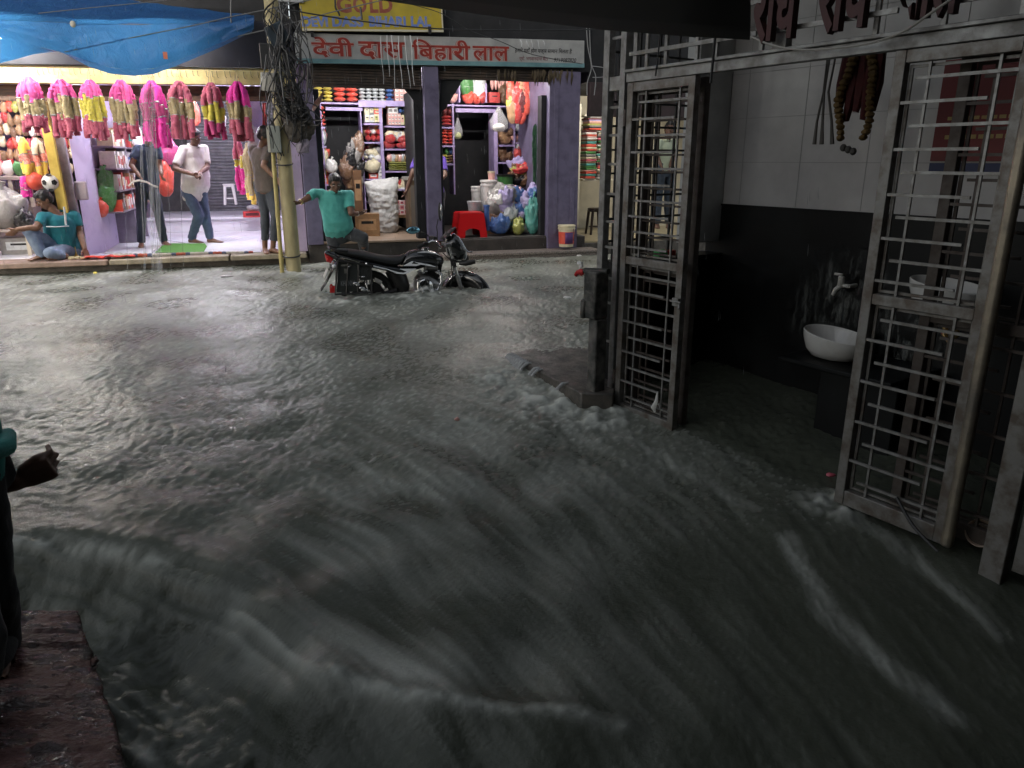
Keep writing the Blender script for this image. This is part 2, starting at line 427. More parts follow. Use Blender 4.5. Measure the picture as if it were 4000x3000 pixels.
m2 = N_.new('ShaderNodeMix'); m2.data_type = 'RGBA'; m2.inputs['B'].default_value = (.565,.585,.53,1); L_.new(m1.outputs['Result'], m2.inputs['A']); L_.new(a.outputs['Fac'], m2.inputs['Factor'])
L_.new(m2.outputs['Result'], b.inputs['Base Color'])
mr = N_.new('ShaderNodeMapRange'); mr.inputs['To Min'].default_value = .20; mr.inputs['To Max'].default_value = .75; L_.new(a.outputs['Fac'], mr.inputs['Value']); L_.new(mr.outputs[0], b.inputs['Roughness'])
nb = N_.new('ShaderNodeTexNoise'); nb.inputs['Scale'].default_value = 62; nb.inputs['Detail'].default_value = 5; nb.inputs['Roughness'].default_value = .6; L_.new(tc.outputs['Object'], nb.inputs['Vector'])
bp = N_.new('ShaderNodeBump'); bp.inputs['Strength'].default_value = .55; bp.inputs['Distance'].default_value = .006; L_.new(nb.outputs['Fac'], bp.inputs['Height']); L_.new(bp.outputs[0], b.inputs['Normal'])
me.materials.append(wm)
tag(link(bpy.data.objects.new('water', me)), kind='structure')
# ================================================================= shop row: shells
M_lav = mat('lavender_paint', '6b6580', .55, c2='48435a', nscale=5, nlo=.45, nhi=.8, bump=.15)
M_lav_l = mat('pale_lavender_paint', 'cdbfe0', .5, c2='b0a2c8', nscale=5, nlo=.5, nhi=.8)
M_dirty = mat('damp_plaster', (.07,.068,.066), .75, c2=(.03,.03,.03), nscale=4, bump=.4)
M_cream = mat('cream_paint', 'e6d79a', .55, c2='cdb97a', nscale=6)
M_brownwood = mat('brown_board', (.13,.075,.05), .6, c2=(.06,.035,.025), nscale=8, stretch=(1,6,6))
M_white = mat('white_marble', (.72,.71,.74), .3, c2=(.55,.55,.6), nscale=3, nlo=.5, nhi=.75)
M_conc = mat('wet_concrete', (.16,.145,.125), .45, c2=(.07,.065,.055), nscale=7, bump=.5, rough2=.7)
M_plank = mat('stone_slab', (.36,.31,.22), .5, c2=(.2,.17,.12), nscale=9, bump=.4, rough2=.7)
M_granite = mat('speckled_granite', (.3,.26,.23), .45, c2=(.12,.1,.09), nscale=60, nlo=.42, nhi=.58)
M_shut = mat('grey_shutter_steel', (.17,.165,.18), .5, metal=.3, c2=(.1,.1,.11), nscale=6)
M_rust = mat('rusted_shutter', (.09,.065,.05), .65, metal=.2, c2=(.045,.04,.037), nscale=12, bump=.3)
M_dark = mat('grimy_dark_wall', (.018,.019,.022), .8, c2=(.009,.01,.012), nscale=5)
M_tube = mat('tube_glow', (.9,.9,.9), .4, emit=(1.0,.97,.93), estr=60)
M_fit = mat('tube_fitting', (.6,.6,.6), .4)

def bx(mb, s0, s1, n0, n1, z0, z1): return mb.box(((s0+s1)/2,(n0+n1)/2,(z0+z1)/2), (s1-s0, n1-n0, z1-z0))

# --- left garland shop
b0 = shop_thing('garland_shop', 'open fronted garland shop with cream lintel, pale lavender side wall and white marble floor', 'shop', 0, 0, 0)
m = MB(); bx(m, -4.4, .42, 10.95, 16.8, -1.2, .12); m.build('base', M_conc, b0)
m = MB(); bx(m, -4.4, .42, 11.30, 16.5, .1205, .15); m.build('floor', M_white, b0, bevel=.004)
m = MB(); bx(m, -2.2, .42, 14.6, 16.5, .1505, .36); bx(m, -2.25, .42, 14.55, 16.5, .3605, .40); m.build('step', M_white, b0, bevel=.006)
m = MB(); bx(m, -4.4, .42, 16.5, 16.7, .1, 3.1); m.build('back_wall', M_dirty, b0)
m = MB()
for k in range(34):
    z = .42+k*.06; m.box((-.55, 16.44, z), (1.9, .03, .05))
bx(m, -1.5, .41, 16.45, 16.49, .40, 2.5)
m.build('shutter', M_shut, b0, bevel=.012)
m = MB(); bx(m, -4.4, .44, 10.85, 10.97, 2.27, 2.47); m.build('lintel', M_cream, b0, bevel=.006)
m = MB(); bx(m, -4.4, .44, 10.975, 11.02, 2.08, 2.265); m.build('shutter_board', M_brownwood, b0, bevel=.004)
m = MB(); bx(m, -4.4, .44, 10.80, 10.98, 2.475, 3.02); m.build('shutter_box', mat('bluegrey_sheet', (.022,.022,.032), .7, c2=(.015,.015,.02), nscale=4), b0, bevel=.006)
m = MB(); bx(m, -4.4, .44, 11.03, 16.5, 2.55, 2.66); m.build('ceiling', M_lav_l, b0)
m = MB(); m.add([(-2.46,11.45,.151),(-2.30,11.75,.151),(-2.36,16.5,.151),(-2.55,16.5,.151),(-2.46,11.45,2.55),(-2.30,11.75,2.55),(-2.36,16.5,2.55),(-2.55,16.5,2.55)], [(0,1,2,3),(4,5,6,7),(0,1,5,4),(1,2,6,5),(2,3,7,6),(3,0,4,7)])
m.build('side_wall', M_lav_l, b0)
m = MB(); bx(m, .30, .42, 11.0, 16.5, .151, 2.55); m.build('party_wall', M_lav_l, b0)
m = MB(); bx(m, -4.4, -4.3, 11.0, 16.5, .151, 2.55); m.build('end_wall', M_lav_l, b0)
m = MB(); m.bar((-2.60,11.25,.15), (-2.66,11.25,2.28), .11, .09, up=(0,1,0)); m.build('post', mat('yellow_post', 'd8bd5e', .5, c2='bfa046', nscale=5), b0, bevel=.006)
m = MB(); m.bar((-2.50,11.35,.15), (-2.56,11.35,2.28), .10, .08, up=(0,1,0)); m.build('door_jamb', mat('mauve_jamb', (.32,.27,.33), .6, c2=(.2,.17,.2), nscale=8), b0, bevel=.006)
for o in b0.children:                        # the old lintel sags to the left
    if o.name.split('.')[0] in ('lintel', 'shutter_board', 'shutter_box'):
        for v in o.data.vertices: v.co.z += .02*(v.co.x+2.94)
# stone kerb slabs along the front
for i, (s0, s1, lab) in enumerate([(-4.4,-2.10,'long pinkish stone kerb slab under the squatting man'), (-2.09,-.62,'weathered yellow stone kerb slab in front of the green mat'), (-.61,.40,'short stone kerb slab under the man in the brown T-shirt')]):
    t = shop_thing('kerb_slab', lab, 'kerb slab', (s0+s1)/2, 10.98, .09, 'stone slabs edging the shop platform')
    m = MB(); L = s1-s0; m.box((0,0,0.03), (L-.012, .50, .065)); k0 = 0
    o = m.build('slab', mat('pink_slab', (.36,.25,.2), .5, c2=(.22,.16,.12), nscale=7, bump=.4) if i == 0 else M_plank, t, bevel=.012, bseg=3)

# --- right shop
b1 = shop_thing('grocery_shop', 'puja and grocery shop with violet pillars under a rusted rolled shutter', 'shop', 0, 0, 0)
m = MB(); bx(m, .43, 4.62, 10.85, 16.0, -1.2, .255); m.build('base', mat('grimy_riser', (.055,.047,.042), .6, c2=(.025,.022,.02), nscale=5, bump=.4), b1, bevel=.01)
m = MB(); bx(m, .62, 2.10, 10.83, 13.2, .2555, .285); m.build('floor', mat('tan_floor_tile', (.38,.28,.2), .35, c2=(.27,.2,.15), nscale=4), b1, bevel=.004)
m = MB(); bx(m, 2.36, 3.98, 10.87, 13.2, .2555, .275); m.build('doorstep', mat('grey_floor', (.10,.09,.085), .5, c2=(.06,.055,.05), nscale=5), b1, bevel=.004)
m = MB(); bx(m, 2.30, 4.70, 10.50, 10.845, -.6, .045); bx(m, 2.28, 4.72, 10.47, 10.845, .0455, .085); m.build('granite_step', M_granite, b1, bevel=.008)
m = MB(); bx(m, .43, .64, 10.80, 11.1, .256, 2.3); m.build('pillar', M_lav, b1, bevel=.008)
m = MB(); bx(m, 2.13, 2.34, 10.80, 11.1, .256, 2.62); m.build('pillar', M_lav, b1, bevel=.008)
m = MB(); bx(m, 3.98, 4.46, 10.80, 11.1, .086, 2.62); bx(m, 4.05, 4.12, 10.79, 10.80, .3, 2.4); bx(m, 4.33, 4.40, 10.785, 10.80, .1, 1.15); m.build('pillar', M_lav, b1, bevel=.008)
for s0, s1, z0 in ((.645,.72,.287),(2.00,2.125,.287),(2.345,2.40,.277),(3.90,3.975,.277)):
    m = MB(); bx(m, s0, s1, 10.93, 11.1, z0, 2.3); m.build('shutter_guide', M_dark, b1, bevel=.004)
m = MB(); zb_ = su(1400, 343, 10.86)[1]; bx(m, .645, 2.125, 10.9005, 10.915, zb_, 2.72)
for k in range(9):
    bx(m, .66, 2.12, 10.86+.004*(k%2), 10.90, zb_+.036*k, zb_+.036*k+.031)
m.build('rolled_shutter', M_rust, b1, bevel=.008)
m = MB(); zb_ = su(1990, 316, 10.87)[1]; bx(m, 2.345, 3.985, 10.9105, 10.925, zb_, 2.72)
for k in range(7):
    bx(m, 2.35, 3.98, 10.87+.004*(k%2), 10.91, zb_+.036*k, zb_+.036*k+.031)
m.build('rolled_shutter', M_rust, b1, bevel=.008)
def bracket(pts): 
    mm = MB(); mm.prism(pts, 10.915, 10.96, lambda p, t: (p[0], t, p[1])); mm.build('corner_bracket', M_dark, b1)
tl = [su(u, v, 10.93) for u, v in ((1578,345),(1665,345),(1665,470),(1640,425))]; bracket(tl)
tl = [su(u, v, 10.93) for u, v in ((1720,312),(1808,312),(1800,325),(1740,425),(1720,440))]; bracket(tl)
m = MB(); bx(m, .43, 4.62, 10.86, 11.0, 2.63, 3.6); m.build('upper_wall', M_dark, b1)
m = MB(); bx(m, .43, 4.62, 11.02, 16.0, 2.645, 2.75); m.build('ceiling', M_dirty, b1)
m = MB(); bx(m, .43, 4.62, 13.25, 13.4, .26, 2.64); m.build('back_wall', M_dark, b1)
m = MB(); bx(m, .43, .60, 11.11, 13.24, .26, 2.64); m.build('side_wall', M_lav, b1)
m = MB(); bx(m, 4.0, 4.46, 11.11, 13.24, .26, 2.64); m.build('side_wall', M_lav, b1)
m = MB(); bx(m, 2.16, 2.30, 11.6, 13.24, .286, 2.4); m.build('partition_wall', M_dark, b1)

# --- third shop (cloth) and building above everything
b2 = shop_thing('cloth_shop', 'cream walled cloth shop glimpsed beside the right violet pillar', 'shop', 0, 0, 0)
m = MB(); bx(m, 4.63, 9.5, 10.9, 15, -1.2, .13); m.build('base', M_conc, b2)
m = MB(); bx(m, 4.63, 9.5, 11.0, 15, .1305, .15); m.build('floor', mat('yellowish_floor', (.5,.42,.25), .3, c2=(.38,.32,.2), nscale=5), b2)
m = MB(); bx(m, 4.63, 9.5, 13.3, 13.4, .15, 2.5); m.build('back_wall', mat('cream_wall', (.72,.66,.5), .5, c2=(.6,.55,.42), nscale=3), b2)
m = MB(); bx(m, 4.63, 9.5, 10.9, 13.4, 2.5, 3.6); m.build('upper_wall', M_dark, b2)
m = MB(); bx(m, 4.63, 9.5, 10.85, 10.95, 2.02, 2.495); m.build('rolled_shutter', mat('maroon_shutter', (.05,.03,.033), .6, c2=(.03,.02,.02), nscale=8), b2, bevel=.01)
b3 = shop_thing('upper_building', 'dark unlit upper storey above the blue tarpaulin and signboards', 'building', 0, 0, 0)
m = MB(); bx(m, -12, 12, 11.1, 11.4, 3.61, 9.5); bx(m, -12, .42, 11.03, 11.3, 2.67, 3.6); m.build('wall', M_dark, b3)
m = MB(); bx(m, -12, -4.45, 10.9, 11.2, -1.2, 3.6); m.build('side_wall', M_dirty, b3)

# --- unseen buildings behind and beside the viewer, added to keep sky light down
b4 = shop_thing('unseen_viewer_building', 'unseen dark building on the viewer side of the street', 'building', 0, 0, 0)
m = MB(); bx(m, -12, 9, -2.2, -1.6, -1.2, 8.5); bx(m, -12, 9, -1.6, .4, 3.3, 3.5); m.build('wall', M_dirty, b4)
b5 = gate_thing('gate_building', 'dark upper storey above the wash room', 'building', 0, GM, 0)
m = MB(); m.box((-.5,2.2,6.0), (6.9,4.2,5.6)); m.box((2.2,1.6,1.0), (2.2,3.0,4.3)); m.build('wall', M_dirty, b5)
m = MB(); m.box((.5,-.72,3.22), (5.6,1.4,.14)); m.build('shade_slab', M_dirty, b5)  # unseen slab added to shade the gate and near water
# --- tube lights
def tube_light(s, n, z, L, label, estr, c=(1,.97,.93), along=0):
    t = shop_thing('tube_light', label, 'light', s, n, z, 'tube lights under the shop ceilings', rz=along)
    m = MB(); m.box((0,0,.035), (L+.06,.05,.03)); m.build('fitting', M_fit, t, bevel=.004)
    m = MB(); m.tube([(-L/2,0,0),(L/2,0,0)], .014, 10)
    m.build('tube', mat('glow_%d_%d'%(estr, int(c[2]*100)), (.9,.9,.9), .4, emit=c, estr=estr), t)
tube_light(-3.35, 12.0, 2.44, 1.1, 'tube light under the ceiling of the leftmost stall', 150, (1,.97,.9))
tube_light(-1.30, 12.3, 2.46, 1.2, 'tube light under the ceiling above the man in dark blue', 170, (.95,.94,1))
tube_light(-.45, 13.4, 2.46, 1.1, 'tube light under the ceiling above the man in white', 150, (.95,.94,1))
tube_light(1.40, 11.2, 2.60, 1.1, 'tube light inside the grocery shop left of the middle violet pillar', 190, (1,.96,.95))
tube_light(3.2, 11.2, 2.60, 1.1, 'tube light inside the grocery shop right of the middle violet pillar', 105, (1,.93,.88))
tube_light(5.6, 11.4, 2.42, 1.1, 'tube light inside the cloth shop', 90, (1,.93,.82))
# ================================================================= gated wash room on the right
M_gal = mat('galvanised_steel', (.37,.37,.36), .42, metal=.55, c2=(.22,.21,.195), nscale=14, bump=.15, bscale=60, rough2=.6)
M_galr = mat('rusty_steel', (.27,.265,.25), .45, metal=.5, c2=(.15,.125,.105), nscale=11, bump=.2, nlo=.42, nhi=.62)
M_rod = mat('steel_rod', (.36,.36,.355), .38, metal=.6, c2=(.2,.19,.175), nscale=20)
M_tile = mat('white_wall_tile', (.62,.61,.60), .14, c2=(.42,.41,.41), nscale=1.6, nlo=.35, nhi=.7)
M_btile = mat('black_granite_tile', (.004,.0045,.005), .4, c2=(.012,.014,.014), nscale=3, rough2=.7, nlo=.5, nhi=.75, spec=.25)
def g2(u, v, m=GM): return gu(u, v, m)
root = gate_thing('entrance_gate', 'grey galvanised steel gate frame with header beam and tall posts around the dark doorway', 'gate frame', 0, GM, 0)
GO = root.location.copy()
def gbar(mb, a, b, w, h): return mb.bar(a, b, w, h, up=(0,1,0)) if abs(a[2]-b[2]) > abs(a[0]-b[0]) else mb.bar(a, b, w, h, up=(0,0,1))
def vpost(name, g, w, d, z0, z1, parent, m=0, mt=None):
    q = MB(); q.box((g, m, (z0+z1)/2), (w, d, z1-z0)); return q.build(name, mt or M_gal, parent, bevel=.004)
vpost('post', -3.905, .055, .055, -.6, 3.0, root)
vpost('post', -3.745, .05, .06, -.6, 3.0, root)
pg0 = gu(3838, 2199, GM)[0]; pg1 = gu(3930, 2221, GM)[0]; vpost('post', (pg0+pg1)/2, pg1-pg0, .06, -.6, 3.0, root, mt=M_galr)  # broad post takes the darker leaf steel, its dimness painted in
q = MB(); q.box((-2.2, .0, 1.885), (3.02, .055, .055)); q.box((-2.2, -.012, 1.922), (3.02, .07, .018)); q.box((-3.825, 0, 1.86), (.10, .04, .085)); q.build('header_beam', M_gal, root, bevel=.003)
for z in (-.15, .18, .45, .62, .83, 1.0, 1.18, 1.37, 1.55, 1.72, 2.13):
    q = MB(); q.bar((-3.88,0,z), (-3.77,0,z), .016, .016); q.build('rung', M_rod, root)
# grille above the header
q = MB()
for i, g in enumerate((-3.66, -3.56, -3.40, -3.16, -3.02, -2.72, -2.42, -2.10, -1.80, -1.5, -1.2)):
    if i == 6: continue
    q.bar((g,0,1.93), (g,0,2.95), .022 if i else .03, .018, up=(0,1,0))
for k in range(6):
    z = 2.02+.15*k
    off = .10 if k % 2 else 0
    for (a, b_) in ((-3.70,-3.17), (-3.22+off,-2.75+off), (-2.70+off,-2.0+off), (-1.95+off,-1.25)):
        q.bar((a+off*.5,-.012,z), (b_,-.012,z), .016, .022)
q.build('transom_grille', M_rod, root)
for g_ in (-2.62, -1.28):
    q = MB(); q.box((g_,.03,2.42), (.085,.05,.98)); q.build('transom_post', M_gal, root, bevel=.004)

M_old_shaded = mat('old_shaded_steel', (.15,.13,.115), .6, metal=.3, c2=(.08,.06,.05), nscale=12)
def leaf(label, g0, g1, m, z0=-.31, z1=1.855, mt=None, flip=False, group=None, zmid=.765):
    rod = M_old_shaded if m > .05 else M_rod; mt = M_old_shaded if m > .05 else mt  # rear leaves take a darker steel that paints in their shade
    t = gate_thing('gate_leaf', label, 'gate leaf', g0, GM+m, 0, group)
    W = g1-g0; sw = .05; d = .045; mt = mt or M_galr
    q = MB(); q.box((sw/2,0,(z0+z1)/2), (sw,d,z1-z0)); q.box((W-sw/2,0,(z0+z1)/2), (sw,d,z1-z0))
    q.box((W/2,0,z1-.027), (W-2*sw,d-.004,.054)); q.box((W/2,0,z0+.04), (W-2*sw,d-.004,.08)); q.box((W/2,0,zmid), (W-2*sw,d-.004,.05))
    q.build('frame', mt, t, bevel=.003)
    q = MB()                                    # thin inner channel
    for (a, b_) in ((z0+.085, zmid-.03), (zmid+.03, z1-.06)):
        for x in (sw+.012, W-sw-.012): q.bar((x,.02,a), (x,.02,b_), .014, .012, up=(0,1,0))
        for z in (a+.008, b_-.008): q.bar((sw+.02,.02,z), (W-sw-.02,.02,z), .014, .012)
    q.build('inner_channel', mt, t)
    q = MB(); fr = (.27, .77)
    for f in fr: q.bar((W*f,.0,z0+.08), (W*f,.0,z1-.05), .011, .011, up=(0,1,0))
    def rows(a, b_, n, ph):
        for k in range(n):
            z = a+(b_-a)*(k+.6)/(n+.2)
            if (k+ph) % 2: q.bar((sw,-.012,z), (W-sw-.10,-.012,z), .013, .013)
            else: q.bar((sw+.055,-.012,z), (W-sw,-.012,z), .013, .013)
    rows(z0+.08, zmid-.03, 9, 0); rows(zmid+.03, z1-.06, 10, 1)
    q.build('grille', rod, t)
    return t
t_ = leaf('narrow grey steel gate leaf with staggered bars left of the open doorway', -3.70, -3.14, .0)
q = MB(); q.box((.535,-.035,.56), (.05,.02,.05)); q.tube([(.50,-.05,.565),(.59,-.05,.565)], .007, 8); q.tube([(.575,-.05,.56),(.60,-.075,.53)], .008, 8); q.build('latch', M_rod, t_, bevel=.003)
for z_ in (-.05, 1.65):
    q = MB(); q.tube([(-.012,-.02,z_-.05),(-.012,-.02,z_+.05)], .011, 10); q.build('hinge', M_old_shaded, t_)
leaf('shade-darkened folding gate leaf tucked behind the left grille', -3.68, -3.16, .11, zmid=.72)
leaf('wide open steel gate leaf with staggered bars right of the doorway, washbasins behind it', -1.98, -1.42, .0)
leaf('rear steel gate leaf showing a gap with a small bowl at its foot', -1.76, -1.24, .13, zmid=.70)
leaf('steel gate leaf at the extreme right edge past the broad post', -1.14, -.58, .02)
q = MB(); q.bar((-1.405,-.02,-.31), (-1.405,-.02,1.855), .05, .05, up=(0,1,0)); o = q.build('stile', mat('worn_brass_steel', (.42,.36,.27), .4, metal=.6, c2=(.22,.2,.17), nscale=9), root, bevel=.018, bseg=4)
# room shell
rm = gate_thing('wash_room', 'dim wash room with white tiles above a black granite dado', 'room', 0, GM, 0)
RM = 1.15
q = MB(); q.box((-1.55,RM+.05,2.0), (4.9,.1,1.84)); ow = q.build('tile_wall', M_tile, rm)
q = MB(); q.box((-1.55,RM+.035,.19), (4.9,.1,1.76)); q.build('dado_wall', M_btile, rm)
q = MB(); q.box((-1.55,RM-.018,1.075), (4.9,.012,.012)); q.build('dado_trim', M_btile, rm)
q = MB()                                         # grout lines, 3 mm proud of nothing: thin recessed strips
for z in (1.38, 1.68, 1.98, 2.28, 2.58): q.box((-1.55,RM-.0005,z), (4.9,.003,.004))
for k in range(9): q.box((-3.72+k*.48,RM-.0005,2.0), (.004,.003,1.83))
q.build('grout', mat('tile_grout', (.33,.33,.32), .7), rm)
q = MB(); q.box((-3.93,RM-.18,1.9), (.12,.35,2.2)); q.build('pillar', mat('white_pillar', (.55,.56,.55), .5, c2=(.42,.43,.43), nscale=5), rm, bevel=.006)
q = MB(); q.box((-3.95,.62,.05), (.10,1.05,1.28)); q.box((-3.93,.62,.70), (.2,1.05,.03)); q.build('low_wall', M_btile, rm, bevel=.004)
q = MB(); q.box((-1.5,.58,-.52), (4.9,1.14,.1)); q.build('floor', M_btile, rm)
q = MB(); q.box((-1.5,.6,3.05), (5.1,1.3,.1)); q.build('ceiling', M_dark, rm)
q = MB(); q.box((-.55,.6,1.2), (.1,1.2,3.6)); q.build('end_wall', M_dirty, rm)
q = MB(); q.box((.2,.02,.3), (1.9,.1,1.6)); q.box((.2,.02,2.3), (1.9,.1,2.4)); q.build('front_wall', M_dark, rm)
sm_ = bpy.data.materials.new('lime_stain'); sm_.use_nodes = True; nt = sm_.node_tree; N_ = nt.nodes; L_ = nt.links; pb_ = N_['Principled BSDF']; pb_.inputs['Base Color'].default_value = (.34,.36,.34,1); pb_.inputs['Roughness'].default_value = .8
tc = N_.new('ShaderNodeTexCoord'); mp = N_.new('ShaderNodeMapping'); mp.inputs['Scale'].default_value = (16,1,5); nz = N_.new('ShaderNodeTexNoise'); nz.inputs['Scale'].default_value = 1.0; nz.inputs['Detail'].default_value = 7; nz.inputs['Roughness'].default_value = .7
L_.new(tc.outputs['Object'], mp.inputs[0]); L_.new(mp.outputs[0], nz.inputs['Vector'])
m2_ = N_.new('ShaderNodeMapping'); m2_.inputs['Scale'].default_value = (3.2,.01,3.4); gr_ = N_.new('ShaderNodeTexGradient'); gr_.gradient_type = 'SPHERICAL'; L_.new(tc.outputs['Object'], m2_.inputs[0]); L_.new(m2_.outputs[0], gr_.inputs[0])
r1 = N_.new('ShaderNodeMapRange'); r1.inputs['From Min'].default_value = .5; r1.inputs['From Max'].default_value = .78; L_.new(nz.outputs['Fac'], r1.inputs['Value'])
mu = N_.new('ShaderNodeMath'); mu.operation = 'MULTIPLY'; L_.new(r1.outputs[0], mu.inputs[0]); L_.new(gr_.outputs['Fac'], mu.inputs[1]); L_.new(mu.outputs[0], pb_.inputs['Alpha'])
for (u, v) in ((3230,1230),(3330,1140),(3560,1330)):
    g_, z_ = gu(u, v, GM+RM); q = MB(); q.box((0,0,0), (.62,.002,.6)); o = q.build('lime_stain', sm_, rm); o.location = (g_, RM-.0175, z_)
# side grille of the room
sg = gate_thing('side_grille', 'thin barred grille closing the side of the wash room beside the white pillar', 'grille', -3.92, GM, 0)
q = MB()
for mm in (.10,.28,.46,.64): q.bar((0,mm,.71), (0,mm,2.9), .014, .014, up=(1,0,0))
for k in range(14): q.bar((.012,.04,.86+.15*k), (.012,.80,.86+.15*k), .014, .014)
q.build('grille', mat('black_rod', (.03,.03,.03), .5, metal=.3), sg)
# concrete tap post and pipe
tp = gate_thing('tap_post', 'blackened concrete post with square head left of the gate', 'post', -3.79, 3.20, 0)
jj = MB(); jj.box((.01,.03,.53), (.125,.12,.32)); k0 = len(jj.v); jj.box((.03,.04,-.15), (.085,.10,1.04)); jj.box((-.045,.02,.43), (.04,.13,.13))
jj.build('concrete', mat('mossy_concrete', (.17,.16,.145), .6, c2=(.025,.028,.026), nscale=6, nlo=.40, nhi=.58, bump=.6, bscale=40), tp, bevel=.012)
wt = gate_thing('water_pipe', 'black water pipe ending in a red plastic tap over the flood', 'tap', -3.70, 3.22, .70)
q = MB(); q.tube([(.05,0,.0),(-.18,0,-.02),(-.20,0,-.028)], .019, 10); q.build('pipe', mat('black_pipe', (.03,.032,.03), .45), wt)
q = MB(); q.tube([(-.19,0,-.03),(-.235,0,-.036),(-.265,0,-.045),(-.285,0,-.065)], [.022,.02,.017,.014], 10); q.tube([(-.225,0,-.03),(-.225,0,-.06)], [.018,.012], 8); q.build('tap', mat('red_plastic', 'b3161c', .35), wt)
q = MB(); q.tube([(-.24,0,-.02),(-.24,0,.012)], .008, 8); q.box((-.245,0,.022), (.045,.018,.02)); q.box((-.225,0,.005), (.018,.014,.02)); q.build('tap_handle', mat('white_plastic', (.75,.75,.73), .4), wt, bevel=.003)
# stone slab the water pours off
sl = tag(MB().prism([onz(*p, -.14) for p in [(1990,1385),(2270,1535),(2395,1540),(2430,1400),(2340,1345),(2120,1345)]], -.9, -.14, lambda p, t: (p[0], p[1], t)).build('stone_slab', mat('grimy_slab', (.115,.10,.085), .35, c2=(.05,.05,.045), nscale=9, bump=.5, rough2=.65), bevel=.01), 'dark wet stone slab at the foot of the tap post with flood water running off it', 'slab')
# washbasins, counter, taps
def basin(label, g, m, z, r=.21, group=None):
    t = gate_thing('washbasin', label, 'washbasin', g, m, z, group)
    q = MB(); q.lathe([(.10,0),(.15,.012),(.185,.05),(r-.004,.11),(r,.148),(r-.006,.153),(r-.016,.146),(.175,.07),(.13,.03),(.04,.018),(.005,.018)], seg=36, sx=1.0, sy=.82)
    for i, p in enumerate(q.v):                  # one end of the rim rises
        q.v[i] = (p[0], p[1], p[2]*(1-.16*p[0]/r))
    q.build('bowl', mat('white_ceramic', (.72,.71,.68), .12, c2=(.6,.58,.53), nscale=8, nlo=.5, nhi=.8), t)
    return t
ct = gate_thing('counter', 'black granite counter under the oval washbasin', 'counter', -2.52, GM+.86, 0)
q = MB(); q.box((.05,0,.185), (.75,.55,.03)); q.build('top', M_btile, ct, bevel=.006)
q = MB(); q.box((.16,.05,-.16), (.5,.42,.655)); q.build('base', M_btile, ct, bevel=.006)
basin('white oval washbasin standing on the black counter in the doorway', -2.61, GM+.83, .20)
b2_ = basin('white washbasin with brass drain seen through the right gate leaf', -1.98, GM+.82, .60)
q = MB(); q.tube([(.02,-.02,0),(.02,-.02,-.12),(.05,-.02,-.15),(.08,-.02,-.12),(.08,-.02,-.03)], .016, 10); q.build('drain_pipe', mat('brass', (.6,.42,.2), .3, metal=.9), b2_)
def wall_tap(label, g, z, m):
    t = gate_thing('wall_tap', label, 'tap', g, m, z)
    q = MB(); q.tube([(.05,.10,0),(.05,.0,0)], .012, 10); q.tube([(.05,0,0),(0,-.01,0)], .013, 10); q.lathe([(.016,-.01),(.02,.0),(.02,.055),(.014,.06)], c=(0,-.01,0), seg=14); q.tube([(0,-.01,0),(-.02,-.03,-.03),(-.03,-.035,-.065)], [.015,.014,.012], 10); q.build('body', mat('grey_plastic', (.55,.54,.5), .4), t)
    q = MB(); q.box((-.02,-.015,.07), (.055,.016,.014)); q.build('lever', mat('grey_plastic', (.55,.54,.5), .4), t, bevel=.003)
    q = MB(); q.lathe([(.022,0),(.022,.008),(.012,.01)], c=(0,0,0), seg=14)
    q.v = [(p[0]+.05, .098-p[2], p[1]) for p in q.v]; q.build('flange', mat('grey_plastic', (.55,.54,.5), .4), t)
wall_tap('grey plastic wall tap above the oval washbasin', -2.76, .62, GM+RM-.10)
pk = gate_thing('packet', 'small green and red packet lying on the low black wall inside the left grille', 'packet', -3.93, GM+.62, .715)
q = MB(); q.box((0,-.04,.025), (.07,.08,.05)); q.build('green_half', mat('green_wrap', (.04,.35,.08), .4), pk, bevel=.006)
q = MB(); q.box((0,.045,.022), (.07,.085,.045)); q.build('red_half', mat('red_wrap', (.5,.05,.03), .4), pk, bevel=.006)
bw = gate_thing('bowl', 'small tan bowl on its side at the foot of the rear gate leaf', 'bowl', -1.33, GM+.16, -.27)
q = MB(); q.lathe([(.02,0),(.04,.006),(.06,.03),(.066,.05),(.062,.05),(.055,.03),(.03,.012),(.002,.01)], seg=24)
rt = Matrix.Rotation(R(62), 3, 'X'); q.v = [tuple(rt@Vector(p)) for p in q.v]; q.build('shell', mat('tan_clay', (.5,.36,.25), .4, c2=(.62,.5,.4), nscale=12), bw)
# things hanging in and over the doorway
pg = gate_thing('red_poster', 'dark red notice board on the tiled wall behind the right gate leaf', 'poster', -2.30, GM+RM-.012, 1.42)
q = MB(); q.box((.20,0,.24), (.52,.012,.54)); q.build('board', mat('poster_red', (.20,.012,.012), .5, c2=(.14,.01,.012), nscale=2), pg)
q = MB(); q.box((.20,.001,-.07), (.52,.012,.06)); q.build('blue_band', mat('poster_blue', (.02,.03,.10), .5), pg)
for (zz, n, hh) in ((.20, 9, .018), (.165, 10, .014), (.10, 8, .022)):
    q = MB()
    for k in range(n): q.box((.02+k*.045,-.0065,zz), (.034,.002,hh))
    q.build('gold_lettering', mat('poster_gold', (.42,.3,.1), .5), pg)
hg = gate_thing('door_garland', 'withered gold and maroon festoon hanging at the top right of the doorway', 'garland', -2.44, GM+.45, 1.90)
q = MB()
for k in range(5):
    x = -.10+.05*k; q.tube([(x,.02,.05),(x+.012*math.sin(k),.02,-.12),(x-.01,.02,-.26-.04*(k%2))], [.02,.034,.016], 8)
jitter(q, .008, 25); q.build('cloth', mat('maroon_cloth', (.09,.012,.012), .8, c2=(.05,.008,.01), nscale=20), hg)
